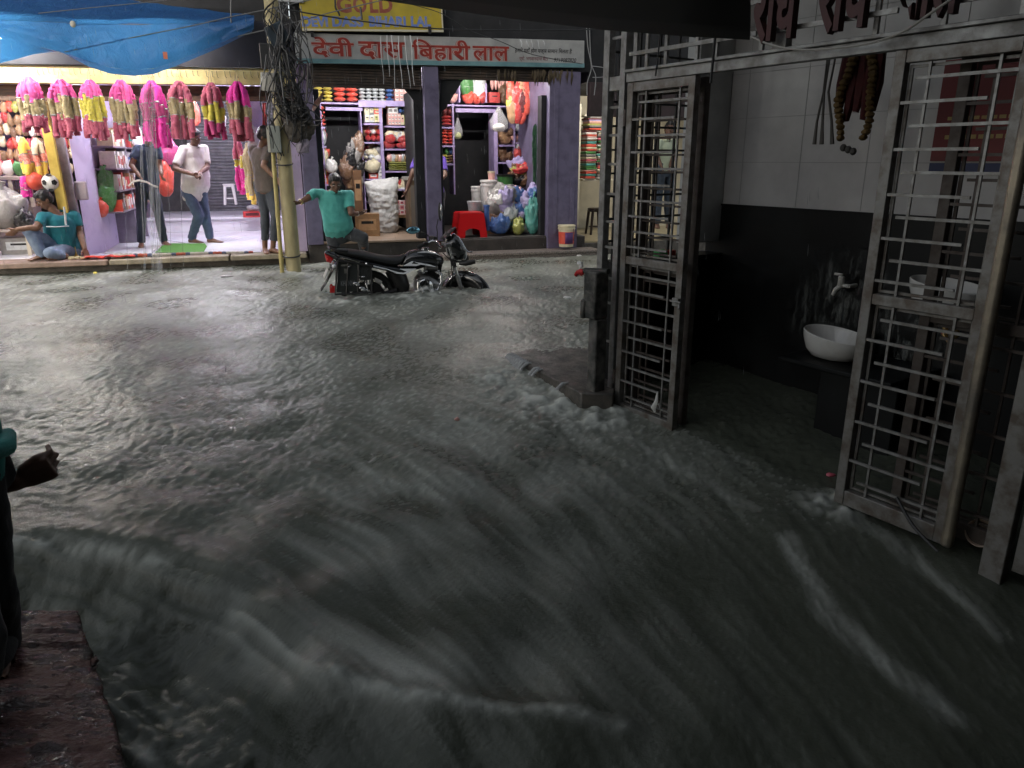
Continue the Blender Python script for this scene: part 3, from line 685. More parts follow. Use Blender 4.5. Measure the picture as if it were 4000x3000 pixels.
for sg_, x0 in ((-1,-.03),(1,.05)):
    q = MB()
    for k in range(16):
        t = k/15; q.ell((x0+sg_*.05*math.sin(t*2.6)+.01*math.sin(9*t), -.02, .03-.42*t), (.028-.008*t,.026,.018), seg=8, rings=5)
    jitter(q, .006, 40, seed=sg_); q.build('flower_string', mat('withered_marigold', (.21,.13,.04), .8, c2=(.10,.06,.02), nscale=30), hg)
q = MB()
for k, x in enumerate((-.20,-.185,-.15)): q.tube([(x,0,.04),(x-.01*k,0,-.15),(x-.02+.02*k,0,-.30),(x-.02+.03*k,0,-.42)], [.005,.006,.007,.012], 6)
q.build('dry_stem', mat('dry_stem', (.12,.11,.10), .8), hg)
q = MB()
for k in range(3): q.ell((-.03+.03*k,-.015,-.44-.01*k), (.018,.018,.02), seg=8, rings=6)
q.build('dry_pod', mat('dark_pod', (.07,.065,.06), .7), hg)
# red letters fixed on the transom grille
M_red = mat('red_acrylic', (.07,.008,.008), .5, c2=(.045,.006,.006), nscale=4)
for txt, g, wdt, lab in (('राधे', -2.73, .26, 'dark red raised letter sign at the left end above the doorway'), ('राधे', -2.36, .26, 'dark red raised letter sign in the middle above the doorway'), ('बोल', -1.97, .26, 'dark red raised letter sign at the right end above the gate')):
    t = gate_thing('letter_sign', lab, 'sign', g, GM-.06, 1.955, 'red letter signs above the gate')
    lettering(txt, 'lettering', M_red, t, (0,0,0), (PI/2,0,0), width=wdt, height=.40, size=.4, extrude=.022, offset=.012)
    q = MB(); q.bar((.06,.03,.02), (.06,.055,.02), .015, .015); q.bar((.2,.03,.1), (.2,.055,.1), .015, .015); q.build('bracket', M_rod, t)
# rope over the header and a dark chain
def P3(u, v, y): d = ray(u, v); t = y/d.y; p = d*t; return Vector((p.x, p.y, CZ+p.z))
def cable(pts, r, label, cat, name, mt, sub=8, group=None):
    pts = [Vector(p) for p in pts]; out = []
    n = len(pts)
    for i in range(n-1):
        p0 = pts[max(i-1,0)]; p1 = pts[i]; p2 = pts[i+1]; p3 = pts[min(i+2,n-1)]
        for k in range(sub):
            t = k/sub
            out.append(.5*((2*p1)+(p2-p0)*t+(2*p0-5*p1+4*p2-p3)*t*t+(3*p1-p0-3*p2+p3)*t**3))
    out.append(pts[-1]); q = MB(); q.tube(out, r, 6); o = q.build(name, mt); return tag(o, label, cat, group)
M_wire = mat('black_cable', (.025,.026,.028), .45); M_gwire = mat('grey_cable', (.16,.165,.17), .5); M_rope = mat('pale_rope', (.42,.4,.36), .8)
def gl(g, m, z): return GW(g, GM+m, z)
cable([gl(*(g2(2925,130)[0],-.06,g2(2925,130)[1])), gl(g2(3050,180)[0],-.08,g2(3050,180)[1]), gl(g2(3180,200)[0],-.08,g2(3180,200)[1]), gl(g2(3380,185)[0],-.08,g2(3380,185)[1]), gl(g2(3560,140)[0],-.1,g2(3560,140)[1]), gl(g2(3700,60)[0],-.12,g2(3700,60)[1]), gl(g2(3860,-40)[0],-.14,g2(3860,-40)[1])], .0055, 'pale rope sagging across the gate header', 'rope', 'rope', M_rope)
cable([gl(-2.98,-.05,2.45), gl(-2.99,-.05,2.1), gl(-3.0,-.05,1.80)], .008, 'black rod hanging over the header at the left edge of the doorway', 'rod', 'hanging_rod', M_wire)
cable([gl(-3.42,-.04,2.5), gl(-3.41,-.05,2.1), gl(-3.43,-.05,1.87)], .005, 'thin dark wire hanging over the header above the left gate leaf', 'wire', 'hanging_wire', M_wire)
cable([gl(-1.66,-.03,-.16), gl(-1.55,-.05,-.26), gl(-1.42,-.06,-.33)], .008, 'black strap dangling from the bottom rail of the right gate leaf', 'strap', 'strap', M_wire)
tg = gate_thing('plastic_strip', 'torn white plastic strip tied to the lower bars of the left gate leaf', 'strip', -3.28, GM-.03, -.14)
q = MB(); q.tube([(0,0,.09),(.005,-.01,.03),(-.01,-.02,-.02),(.0,-.01,-.05)], [.004,.012,.018,.006], 6, ell=.4); q.tube([(0,-.01,.0),(.03,-.01,.02),(.04,-.01,-.01)], [.008,.01,.004], 6, ell=.4); q.build('strip', mat('white_polythene', (.7,.7,.66), .4), tg)
# water running over the edge of the slab
e0 = Vector((*onz(1990,1385,-.14), -.14)); e1 = Vector((*onz(2270,1535,-.14), -.14)); M_fallw = mat('running_water', (.66,.68,.68), .15, alpha=.75, c2=(.4,.4,.4), nscale=40, stretch=(1,1,.3), bump=.4)
wf = tag(bpy.data.objects.new('water_spill', None), 'white water spilling over the front edge of the dark stone slab', 'spill'); link(wf)
dr = (e1-e0); outd = Vector((dr.y, -dr.x, 0)).normalized()
for i in range(13):
    f = [.01,.04,.07,.10,.13,.16,.19,.22,.25,.29,.42,.46,.80][i]; p = e0+dr*f; h = .07-.003*i
    q = MB(); q.tube([p-outd*.03+Vector((0,0,.008)), p+outd*.02+Vector((0,0,.002)), p+outd*.05-Vector((0,0,h*.5)), p+outd*.06-Vector((0,0,h))], [.008,.015,.012,.016], 8); q.build('rivulet', M_fallw, wf)
# black awning sheet over the viewer
aw = [P3(1250,-40,3.4), P3(1720,28,3.05), P3(2050,72,2.75), P3(2370,110,2.5), P3(2660,132,2.35), P3(2930,147,2.25)]
bk = [P3(800,-900,1.2), P3(1500,-900,1.1), P3(2000,-900,1.0), P3(2350,-900,.9), P3(2650,-900,.85), P3(2925,-900,.8)]
q = MB(); nseg = 8
q.grid(6, nseg, lambda a, b_: tuple(aw[round(a*5)].lerp(bk[round(a*5)], b_)))
an = tag(q.build('awning', mat('black_tarpaulin', (.006,.006,.007), .7), solid=.012), 'black tarpaulin awning edge hanging over the street from the viewer side', 'awning')
# ================================================================= signboards, tarpaulin, pole and wires
def cable_s(px, n, r, label, name='cable', cat='cable', mt=None, group=None, sub=8):
    pts = []
    for i, p in enumerate(px):
        nn = p[2] if len(p) > 2 else n
        q = J(p[0], p[1], nn); pts.append(SW(q.x, q.y, q.z))
    return cable(pts, r, label, cat, name, mt or M_wire, sub, group)
sb = shop_thing('shop_signboard', 'grey white signboard with large red Hindi lettering above the grocery shop', 'signboard', .46, 10.80, 2.665)
sb.location.z = 2.60; sb.rotation_euler[1] = -.019
q = MB(); q.box((2.02,0,.18), (4.04,.05,.36)); q.build('board', mat('sign_grey', (.40,.41,.41), .5, c2=(.27,.28,.28), nscale=3), sb, bevel=.004)
q = MB(); q.box((2.02,-.028,.028), (4.04,.006,.056)); q.build('border', mat('sign_bluegreen', (.17,.33,.36), .5, c2=(.10,.21,.24), nscale=4), sb)
def sl_(u, v): s, z = su(u, v, 10.77); return s-.46, z-2.60-.019*(s-.46)
M_sred = mat('sign_red', (.34,.035,.022), .5, c2=(.22,.025,.02), nscale=8); M_spale = mat('sign_pale', (.50,.40,.37), .5); M_sdk = mat('sign_black', (.03,.03,.033), .6)
words = [('देवी', 1221, 1382, 146, 222), ('दास', 1404, 1583, 164, 230), ('िबहारी', 1612, 1838, 157, 241), ('लाल', 1848, 1990, 181, 236)]
for wd, x0, x1, y0, y1 in words:
    a = sl_(x0, y1); b_ = sl_(x1, y0)
    for dd, off, mt_ in ((0,.017,M_sred),(.0012,.012,M_spale),(.0024,.005,M_sred)):
        lettering(wd, 'lettering', mt_, sb, (a[0],-.0265-dd,a[1]-.004), (PI/2,0,0), width=b_[0]-a[0], height=b_[1]-a[1], size=.3, extrude=.0005, offset=off)
a = sl_(2013, 210); b_ = sl_(2236, 190); lettering('हमारे यहाँ होम यज्ञ सामान िमलता है', 'lettering', M_sdk, sb, (a[0],-.0265,a[1]), (PI/2,0,0), width=b_[0]-a[0], height=.085, size=.1, extrude=.0005, offset=.0015, shear=.1)
a = sl_(2030, 240); b_ = sl_(2142, 240); lettering('प्रो. भगवानदास बेटा', 'lettering', M_spale and mat('sign_maroon', (.16,.05,.06), .6), sb, (a[0],-.0265,a[1]), (PI/2,0,0), width=b_[0]-a[0], height=.075, size=.1, extrude=.0005, offset=.001, shear=.1)
a = sl_(2165, 242); b_ = sl_(2252, 242); lettering('9719087820', 'lettering', M_sdk, sb, (a[0],-.0265,a[1]), (PI/2,0,0), width=b_[0]-a[0], height=.055, size=.1, extrude=.0005, offset=.001, shear=.25)
ys = shop_thing('gold_signboard', 'yellow signboard with brown and faded blue capitals above the grey signboard', 'signboard', .56, 10.74, 3.015)
ys.location.z = 2.98; ys.rotation_euler[1] = -.036
q = MB(); q.box((.925,0,.24), (1.85,.045,.48)); q.build('board', mat('sign_yellow', (.46,.36,.035), .5, c2=(.33,.27,.04), nscale=3), ys, bevel=.004)
q = MB(); q.box((.925,-.024,.012), (1.85,.008,.024)); q.box((1.841,-.025,.25), (.018,.008,.45)); q.build('trim', mat('sign_cream', (.55,.53,.42), .5), ys)
q = MB(); q.box((.12,.0,-.035), (.035,.03,.07)); q.build('bracket', M_dark, ys)
q = MB(); q.box((1.66,-.03,.02), (.04,.02,.09)); q.build('bracket', M_dark, ys)
def yl_(u, v): s, z = su(u, v, 10.71); return s-.56, z-2.98-.036*(s-.56)
M_brn = mat('sign_brown', (.22,.05,.03), .5, c2=(.30,.12,.09), nscale=9)
for ch, x0, x1 in (('G',1320,1374),('O',1384,1434),('L',1449,1479),('D',1486,1536)):
    a = yl_(x0, 50); b_ = yl_(x1, -14)
    lettering(ch, 'lettering', M_brn, ys, (a[0],-.0235,a[1]), (PI/2,0,0), width=b_[0]-a[0], height=b_[1]-a[1], size=.3, extrude=.0005, offset=.012)
M_blu = mat('sign_faded_blue', (.12,.20,.52), .55, c2=(.26,.28,.40), nscale=16, nlo=.45, nhi=.65)
for wd, x0, x1 in (('DEVI',1181,1281),('DASS',1300,1420),('BIHARI',1444,1586),('LAL',1608,1684)):
    a = yl_(x0, 104); b_ = yl_(x1, 64)
    lettering(wd, 'lettering', M_blu, ys, (a[0],-.0235,a[1]), (PI/2,0,0), width=b_[0]-a[0], height=b_[1]-a[1], size=.3, extrude=.0005, offset=.014)
wp = shop_thing('blank_signboard', 'plain pale panel beside the yellow signboard above the wire tangle', 'panel', .30, 10.70, 3.30)
q = MB(); q.box((.12,0,.2), (.36,.03,.4)); q.build('panel', mat('pale_panel', (.45,.47,.48), .5, c2=(.35,.37,.38), nscale=4), wp, bevel=.004)
# water running off the signboards
ro = shop_thing('roof_runoff', 'thin white streams of rain water running off the yellow signboard', 'runoff', 0, 0, 0)
M_str = mat('stream_water', (.75,.78,.8), .12, alpha=.55)
def streams(root, spec, n, r):
    for (u, v0, v1, drift) in spec:
        a = J(u, v0, n); b_ = J(u+drift, v1, n-.03); q = MB(); pts = []; rs_ = []
        for k in range(13):
            t = k/12; pts.append(Vector(a).lerp(Vector(b_), t)+Vector((.006*math.sin(7*t+u),-.03*math.sqrt(t),0))); rs_.append(r*(1.2-.6*t)*(.75+.5*rnd.random()))
        q.tube(pts, rs_, 6); q.build('stream', M_str, root)
streams(ro, [(1485,142,330,12),(1510,138,300,10),(1531,138,345,12),(1554,140,345,16),(1579,140,345,22),(1602,138,335,14),(1630,146,215,3)], 10.66, .006)
ro2 = shop_thing('roof_runoff', 'short white drips under the right end of the grey signboard top', 'runoff', 0, 0, 0)
streams(ro2, [(2034,157,185,2),(2057,157,182,2),(2077,158,188,0),(2099,158,192,5),(2122,160,180,3)], 10.66, .006)
# dry leaf festoon under the signboard
fe = shop_thing('leaf_festoon', 'fringe of dry brown leaves hanging below the grey signboard', 'festoon', 0, 0, 0)
for k in range(44):
    u = 1925+rnd.random()*90 if k < 9 else 2080+rnd.random()*165
    p = J(u, 268+rnd.random()*6, 10.80); L = .10+.15*rnd.random(); wd = .012+.012*rnd.random(); tw = rnd.uniform(-.4,.4)
    q = MB(); q.add([p, p+Vector((wd,tw*.03,-L*.4)), p+Vector((.01*tw,tw*.02,-L)), p+Vector((-wd,-tw*.03,-L*.45))], [(0,1,2,3)])
    q.build('leaf', mat('dry_leaf', (.11,.085,.045), .8, c2=(.06,.045,.03), nscale=9), fe, solid=.002)
# ---- blue tarpaulin
tm = bpy.data.materials.new('blue_tarpaulin'); tm.use_nodes = True; nt = tm.node_tree; N_ = nt.nodes; L_ = nt.links
pb = N_['Principled BSDF']; out = N_['Material Output']
pb.inputs['Roughness'].default_value = .38
tc = N_.new('ShaderNodeTexCoord'); nz = N_.new('ShaderNodeTexNoise'); nz.inputs['Scale'].default_value = 9; nz.inputs['Detail'].default_value = 6; nz.inputs['Distortion'].default_value = 1.2; L_.new(tc.outputs['Object'], nz.inputs['Vector'])
cr = N_.new('ShaderNodeMix'); cr.data_type = 'RGBA'; cr.inputs['A'].default_value = (.010,.055,.21,1); cr.inputs['B'].default_value = (.035,.14,.36,1); L_.new(nz.outputs['Fac'], cr.inputs['Factor']); L_.new(cr.outputs['Result'], pb.inputs['Base Color'])
bp = N_.new('ShaderNodeBump'); bp.inputs['Strength'].default_value = .9; bp.inputs['Distance'].default_value = .025; L_.new(nz.outputs['Fac'], bp.inputs['Height']); L_.new(bp.outputs[0], pb.inputs['Normal'])
n3 = N_.new('ShaderNodeTexNoise'); n3.inputs['Scale'].default_value = 30; n3.inputs['Detail'].default_value = 5; n3.inputs['Distortion'].default_value = 2.0; L_.new(tc.outputs['Object'], n3.inputs['Vector'])
b3_ = N_.new('ShaderNodeBump'); b3_.inputs['Strength'].default_value = .8; b3_.inputs['Distance'].default_value = .008; L_.new(n3.outputs['Fac'], b3_.inputs['Height']); L_.new(bp.outputs[0], b3_.inputs['Normal']); L_.new(b3_.outputs[0], pb.inputs['Normal'])
tr = N_.new('ShaderNodeBsdfTranslucent'); tr.inputs['Color'].default_value = (.035,.16,.34,1)
ms = N_.new('ShaderNodeMixShader'); ms.inputs[0].default_value = .26; L_.new(pb.outputs[0], ms.inputs[1]); L_.new(tr.outputs[0], ms.inputs[2]); L_.new(ms.outputs[0], out.inputs['Surface'])
def interp(px, u):
    xs_ = [p[0] for p in px]; return float(np.interp(u, xs_, [p[1] for p in px]))
ridge = [(-500,60),(0,80),(250,88),(290,100),(400,96),(560,98),(750,92),(905,80),(992,62)]
low = [(-500,90),(0,150),(120,175),(240,204),(350,240),(430,264),(520,272),(600,268),(700,233),(860,168),(985,118),(992,112)]
back = [(-500,-90),(250,-40),(450,-8),(700,28),(992,58)]
tp_ = shop_thing('tarpaulin', 'blue plastic tarpaulin sagging over the front of the garland shop', 'tarpaulin', 0, 0, 0)
q = MB()
def ff(a, b_):
    u = -480+1472*a; p0 = J(u, interp(ridge, u), 9.97); p1 = J(u, interp(low, u), 9.93); p = p0.lerp(p1, b_)
    w_ = mnoise.fractal(Vector((p.x*3, b_*2, 1)), .8, 2, 4)
    return tuple(p+Vector((0,-.05*math.sin(PI*b_)+.035*w_, .0)))
q.grid(130, 14, ff); q.build('valance', tm, tp_)
q = MB()
def fr(a, b_):
    u = -480+1472*a; p0 = J(u, interp(ridge, u), 9.97); p1 = J(u, interp(back, u), 10.72); p = p0.lerp(p1, b_)
    return tuple(p+Vector((0,0,-.10*math.sin(PI*b_)*(.6+.4*math.sin(p.x*2.2))+.02*mnoise.fractal(Vector((p.x*2,p.y*4,3)),.8,2,3))))
q.grid(110, 12, fr); q.build('roof_sheet', tm, tp_)
q = MB()
hem = [(0,246),(60,232),(130,212),(200,203),(240,204),(350,262),(430,288),(520,297),(600,290),(700,253),(860,185),(985,124)]
def fh(a, b_):
    u = 0+985*a; p0 = J(u, interp(low, u)+ (0 if u > 240 else 0), 9.935); p1 = J(u, interp(hem, u), 10.02); p = p0.lerp(p1, b_); return tuple(p)
q.grid(80, 5, fh); q.build('hem', tm, tp_)
q = MB(); c = J(647, 218, 9.90); q.box(c+Vector((0,-.03,0)), (.045,.004,.075)); q.build('tag', mat('orange_tag', (.75,.22,.12), .5), tp_)
q = MB(); c = J(289, 97, 9.90); q.ell(c+Vector((0,-.05,0)), (.03,.02,.035), seg=8, rings=6); q.build('knot', mat('pale_knot', (.6,.58,.5), .7), tp_)
# things left on strings along the lintel
hk = shop_thing('hook_row', 'row of little bent wire hooks along the cream lintel', 'hooks', 0, 0, 0)
q = MB()
for k in range(40):
    u = 10+k*25.5+rnd.uniform(-6,6); p = J(u, 262+.018*u, 10.84); q.tube([p, p+Vector((.004,-.01,-.05-.03*rnd.random())), p+Vector((.02,-.012,-.06-.03*rnd.random()))], .003, 5)
q.build('hooks', M_wire, hk)
# ---- utility pole
up = thing('utility_pole', 'pale yellow concrete utility pole standing in the flood with a tangle of cables', 'pole', SW(.19,10.03,-.9), SA)
q = MB(); q.lathe([(.098,0),(.094,.9),(.088,2.2),(.084,3.2),(.08,5.2)], seg=20); jitter(q, .006, 6); q.build('shaft', mat('pale_pole', (.46,.40,.22), .55, c2=(.25,.215,.12), nscale=5, stretch=(1,1,.35), nlo=.4, nhi=.72, bump=.4, bscale=18), up)
q = MB()
for z in (1.12, 2.25): q.tube([(.115*math.cos(a_)-.02,.115*math.sin(a_),z+.02*math.sin(a_)) for a_ in [2*PI*i/18 for i in range(19)]], .009, 6)
q.build('strap', M_wire, up)
bpole = thing('bamboo_pole', 'thin yellow bamboo pole tied to the left side of the utility pole', 'pole', SW(.03,9.98,-.9), SA)
q = MB(); pts = []; rs_ = []
for k in range(40):
    z = k*.068; pts.append((.035*(z/2.6),.0,z)); rs_.append(.030 if k % 8 == 0 else .0255)
q.tube(pts, rs_, 10); q.build('culm', mat('bamboo', (.50,.42,.16), .45, c2=(.36,.3,.12), nscale=6), bpole)
def box_on_pole(name, label, cat, u0, u1, v0, v1, n, mt, depth=.09, rot=0):
    a = J(u0, v1, n); b_ = J(u1, v0, n); c = (a+b_)/2
    t = shop_thing(name, label, cat, c.x, n, a.z, rz=0); h = b_.z-a.z; w_ = b_.x-a.x
    q = MB(); q.box((0,depth/2,h/2), (w_, depth, h), (0,rot,0)); q.build('case', mt, t, bevel=.012, bseg=3); return t, w_, h
t, w_, h = box_on_pole('meter_box', 'pale grey green meter box strapped low on the utility pole', 'meter box', 1049, 1093, 491, 596, 9.87, mat('box_grey', (.36,.39,.36), .45, c2=(.26,.29,.27), nscale=5))
q = MB(); q.box((-w_/2+.012,-.004,h/2), (.03,.012,h*.96)); q.build('edge', mat('box_cream', (.6,.58,.5), .5), t)
q = MB(); q.tube([(0,.03,0),(.01,.03,-.07),(.05,.03,-.09),(.07,.03,-.02)], .006, 6); q.build('tail_cable', M_wire, t)
t, w_, h = box_on_pole('junction_box', 'dirty white junction box high on the left of the utility pole', 'junction box', 1022, 1074, 284, 354, 9.86, mat('box_white', (.5,.49,.44), .5, c2=(.33,.32,.29), nscale=6), rot=.06)
q = MB(); q.box((-w_*.32,-.004,h*.4), (.05,.012,h*.8), (0,.25,0)); q.build('door', mat('box_white2', (.58,.57,.52), .5), t, bevel=.004)
t, w_, h = box_on_pole('distribution_box', 'black distribution box behind the wire tangle', 'distribution box', 1020, 1090, 170, 265, 9.93, mat('box_black', (.02,.022,.025), .5), depth=.12)
t, w_, h = box_on_pole('cable_box', 'tilted blue black cable box near the top of the utility pole', 'cable box', 1048, 1118, 92, 172, 9.82, mat('box_blue', (.035,.055,.075), .45, c2=(.02,.03,.04), nscale=7), rot=-.45, depth=.1)
bark = shop_thing('sack_bundle', 'dirty brown grey sacking bundle tied to the right side of the utility pole', 'bundle', 0, 0, 0)
q = MB(); c = J(1155, 485, 9.9); q.eloft([(c+Vector((-.02,0,.27)),(.10,0,0),(0,.07,0)),(c+Vector((.0,0,.16)),(.16,0,.02),(0,.09,0)),(c+Vector((.05,0,.0)),(.19,0,-.02),(0,.09,0)),(c+Vector((.02,0,-.12)),(.15,0,-.05),(0,.08,0)),(c+Vector((-.03,0,-.2)),(.07,0,-.02),(0,.05,0))], 20)
o = baked(q, 'sacking', mat('sacking', (.10,.088,.072), .85, c2=(.05,.045,.04), nscale=8, bump=.5), bark, .012, 2, wrinkle=.025, wscale=9)
hb = shop_thing('plastic_bag', 'grubby lavender plastic bag caught in the cables beside the utility pole', 'bag', 0, 0, 0)
q = MB(); c = J(1180, 575, 9.88); q.eloft([(c+Vector((.02,0,.10)),(.05,0,0),(0,.03,0)),(c+Vector((.01,0,.02)),(.09,0,.01),(0,.05,0)),(c+Vector((0,0,-.06)),(.07,0,0),(0,.045,0))], 14)
baked(q, 'bag', mat('mauve_poly', (.30,.26,.33), .4, c2=(.2,.18,.22), nscale=10), hb, .01, 2, wrinkle=.015, wscale=14)
# ---- cables
cable_s([(252,203),(500,150),(753,100),(900,66),(1000,46),(1210,0),(1400,-40)], 9.92, .0065, 'grey rope running along the tarpaulin up past the pole', 'rope', 'rope', M_gwire)
cable_s([(930,142),(968,133),(1100,101),(1315,43),(1495,0),(1650,-40)], 9.85, .0065, 'grey wire rising from the tarpaulin corner across the yellow signboard', mt=M_gwire)
cable_s([(150,52),(330,33),(600,6),(750,-15)], 9.8, .005, 'thin wire across the top left over the tarpaulin', mt=M_gwire)
cable_s([(1100,30),(1137,40),(1311,69),(1470,90),(1644,108),(1831,116),(2142,118),(2381,112),(2600,95)], 9.8, .0085, 'thick black cable strung from the pole across the yellow signboard to the gate', mt=M_wire)
cable_s([(1560,-8),(1600,14),(1723,52),(1831,116),(1950,160),(2080,213),(2275,250)], 10.6, .005, 'thin black wire slanting down over the right end of both signboards', mt=M_wire)
cable_s([(1700,20),(1857,43),(2142,78),(2341,105),(2500,120)], 10.0, .005, 'thin grey wire under the black awning edge', mt=M_gwire)
cable_s([(902,-20),(902,64),(903,90)], 9.93, .008, 'grey vertical cord dropping onto the tarpaulin', 'cord', 'cord', M_gwire)
cable_s([(1309,-10),(1311,30),(1322,48),(1327,62)], 10.62, .012, 'black cable looped over the yellow signboard letters', mt=M_wire)
cable_s([(1408,28),(1412,60),(1414,78)], 10.62, .014, 'black plug hanging on the yellow signboard', 'plug', 'plug', M_wire)
for pts, lab in (([(2303,85),(2303,101),(2305,174),(2311,253),(2327,300),(2321,372)], 'knotted pale cord hanging left of the gate posts'), ([(2290,85),(2296,180),(2310,262),(2295,320),(2293,372)], 'thin pale cord hanging beside the knotted one'), ([(2312,258),(2345,262),(2378,268)], 'pale cord tied sideways to the outer gate post'), ([(2315,302),(2345,302),(2378,297)], 'lower pale cord tied sideways to the outer gate post')):
    cable_s(pts, 10.2, .006, lab, 'cord', 'cord', mat('pale_cord', (.3,.31,.32), .7), group='pale cords by the gate')
wt_ = shop_thing('wire_tangle', 'dense black tangle of cables wrapped around the utility pole', 'wire tangle', 0, 0, 0)
rr = random.Random(11)
for k in range(70):
    q = MB(); u0 = rr.gauss(1100, 35); v0 = rr.uniform(-20, 300); u1 = rr.gauss(1135, 45); v1 = v0+rr.uniform(80, 420); v1 = min(v1, 610)
    pts = []; bul = rr.uniform(-60, 80); nn = rr.uniform(9.78, 9.96); loop = rr.random() < .35
    for i in range(14):
        t = i/13; u = u0+(u1-u0)*t+bul*math.sin(PI*t)+rr.gauss(0,3); v = v0+(v1-v0)*t+(60*math.sin(2*PI*t) if loop else 0); u = min(u, 1235)
        p = J(u, v, nn-.05*math.sin(PI*t)); pts.append(p)
    sm_ = [pts[0]]+[(pts[i-1]+pts[i]*2+pts[i+1])/4 for i in range(1, 13)]+[pts[-1]]
    q.tube(sm_, rr.choice((.0045,.006,.008,.010)), 5); q.build('wire', M_wire if rr.random() < .8 else M_gwire, wt_)
for k in range(16):
    q = MB(); c = J(rr.gauss(1150,28), rr.gauss(420,45), 9.80); r0 = rr.uniform(.07,.18); pts = []
    for i in range(25):
        a_ = 2*PI*i/24; pts.append(c+Vector((r0*math.cos(a_)*rr.uniform(.9,1.1), .03*math.sin(3*a_), r0*.6*math.sin(a_)-.05*math.cos(a_))))
    q.tube(pts, rr.choice((.005,.007,.009)), 5, cap=False); q.build('wire', M_wire, wt_)
horn = shop_thing('leaf_spathe', 'dark brown curved dry leaf hanging in front of the yellow packets', 'leaf', 0, 0, 0)
q = MB(); pts = [J(1265,352,10.7), J(1255,375,10.68), J(1240,400,10.66), J(1225,425,10.66), J(1222,436,10.66)]
q.tube(pts, [.006,.04,.075,.05,.008], 10, ell=.3); q.build('spathe', mat('brown_leaf', (.085,.035,.02), .5, c2=(.05,.022,.015), nscale=8), horn)
# ================================================================= goods
gr = random.Random(21)
PAL = dict(yellow='e8d21c', orange='ee4318', red='c81f1c', white='e9e6e2', cream='e3d6ac', silver='c9ced0', blue='2a5fa8', pink='e9a79c', rose='d9536a', brown='7a5638', tan='b98d5c', green='3f8c3a', olive='a8ac3c', grey='8f8c88', kraft='9c7448', darkblue='24345f', magenta='c42478', black='1b1b1d', teal='3fa59a', lilac='a99ad0', maroon='6a1f22')
PAL0 = dict(PAL)
def dull(h, k=.80):
    c = lin(h); g_ = .3*c[0]+.5*c[1]+.2*c[2]; return tuple(k*x+(1-k)*g_ for x in c)
PAL = {k_: dull(v_) for k_, v_ in PAL0.items()}
def pm(c, gloss=.35): return mat('wrap_'+c, PAL[c], gloss, c2=tuple(x*.72 for x in lin(PAL[c])), nscale=14, nlo=.45, nhi=.75)
def poly_m(c): return mat('poly_'+c, PAL[c], .28, c2=tuple(min(1,x*.75+.10) for x in lin(PAL[c])), nscale=30, nlo=.45, nhi=.72, bump=.9, bscale=34, coat=.15)
PLUR = {}
def grp(label): return 'goods: '+label
def pouch(s, n, z, w, d, h, c, label, name='pouch', rot=0, group=None):
    q = MB(); S_ = []
    for t in (0,.04,.12,.3,.5,.7,.88,.96,1):
        e = math.sin(PI*min(max((t-.02)/.96,0),1))**.45 if 0 < t < 1 else 0
        S_.append((((t-.5)*w, 0, h/2+gr.uniform(-.03,.03)*h), (0, d/2*max(.55,e), 0), (0, 0, h/2*max(.06,e))))
    q.eloft(S_, 10); jitter(q, min(h,w)*.05, 18, seed=gr.random()*9)
    o = q.build(name, poly_m(c), smooth=70); o.location = SW(s, n, z); o.rotation_euler = (0,0,SA+rot); return tag(o, label, name, group or grp(label))
def carton(s, n, z, w, d, h, c, c2_, label, name='carton', rot=0, group=None, cat=None):
    q = MB(); q.box((0,0,h/2), (w,d,h)); q.m = 1; q.box((0,-d/2-.0012,h*.52), (w*.72,.002,h*.5)); q.m = 2; q.box((0,-d/2-.0024,h*.62), (w*.5,.002,h*.12))
    o = q.build(name, [pm(c), pm(c2_), pm('black' if c2_ != 'black' else 'white')], smooth=0); o.location = SW(s, n, z); o.rotation_euler = (0,0,SA+rot); return tag(o, label, cat or name, group or grp(label))
def lump(s, n, z, rx, ry, h, c, label, name='bag', knot=True, group=None, poly=True, fold=.18, seed=None, cat=None):
    rx *= 1.12; h *= 1.08; q = MB(); big_ = rx > .085; q.ell((0,0,h*.48), (rx,ry,h*.5), seg=40 if big_ else 22, rings=26 if big_ else 14); m_ = min(rx, h*.5)
    sd_ = gr.random()*50 if seed is None else seed
    for i, p in enumerate(q.v):
        v = Vector(p); f = mnoise.fractal(v/m_*1.1+Vector((sd_,0,0)), .9, 2, 4); r_ = mnoise.ridged_multi_fractal(v/m_*.9+Vector((0,sd_,0)), .9, 2, 3, 1, 2)
        k = 1+fold*f+.10*fold*r_
        if big_: k += .16*fold*abs(mnoise.noise(v/m_*4.2+Vector((0,0,sd_))))-.10*fold*max(0, .25-abs(mnoise.noise(v/m_*2.6+Vector((sd_,sd_,0)))))*4
        q.v[i] = (p[0]*k, p[1]*k, max(0, (p[2])*k))
    if knot: q.tube([(0,0,h*.88),(.01,0,h*1.02),(.03,0,h*1.15)], [m_*.22,m_*.10,m_*.2], 8)
    o = q.build(name, poly_m(c) if poly else pm(c, .8), smooth=80); o.location = SW(s, n, z); o.rotation_euler = (0,0,SA); return tag(o, label, cat or name, group or grp(label))
def flatpack(s, n, z, w, d, h, c, label, name='packet', rot=0):
    q = MB(); q.eloft([((-w/2,0,h/2),(0,d/2,0),(0,0,h*.1)),((-w*.44,0,h/2),(0,d/2,0),(0,0,h*.45)),((0,0,h*.55),(0,d/2,0),(0,0,h*.5)),((w*.44,0,h/2),(0,d/2,0),(0,0,h*.45)),((w/2,0,h/2),(0,d/2,0),(0,0,h*.1))], 8)
    o = q.build(name, poly_m(c), smooth=60); o.location = SW(s, n, z); o.rotation_euler = (0,gr.uniform(-.08,.08),SA+rot); return tag(o, label, name, grp(label))
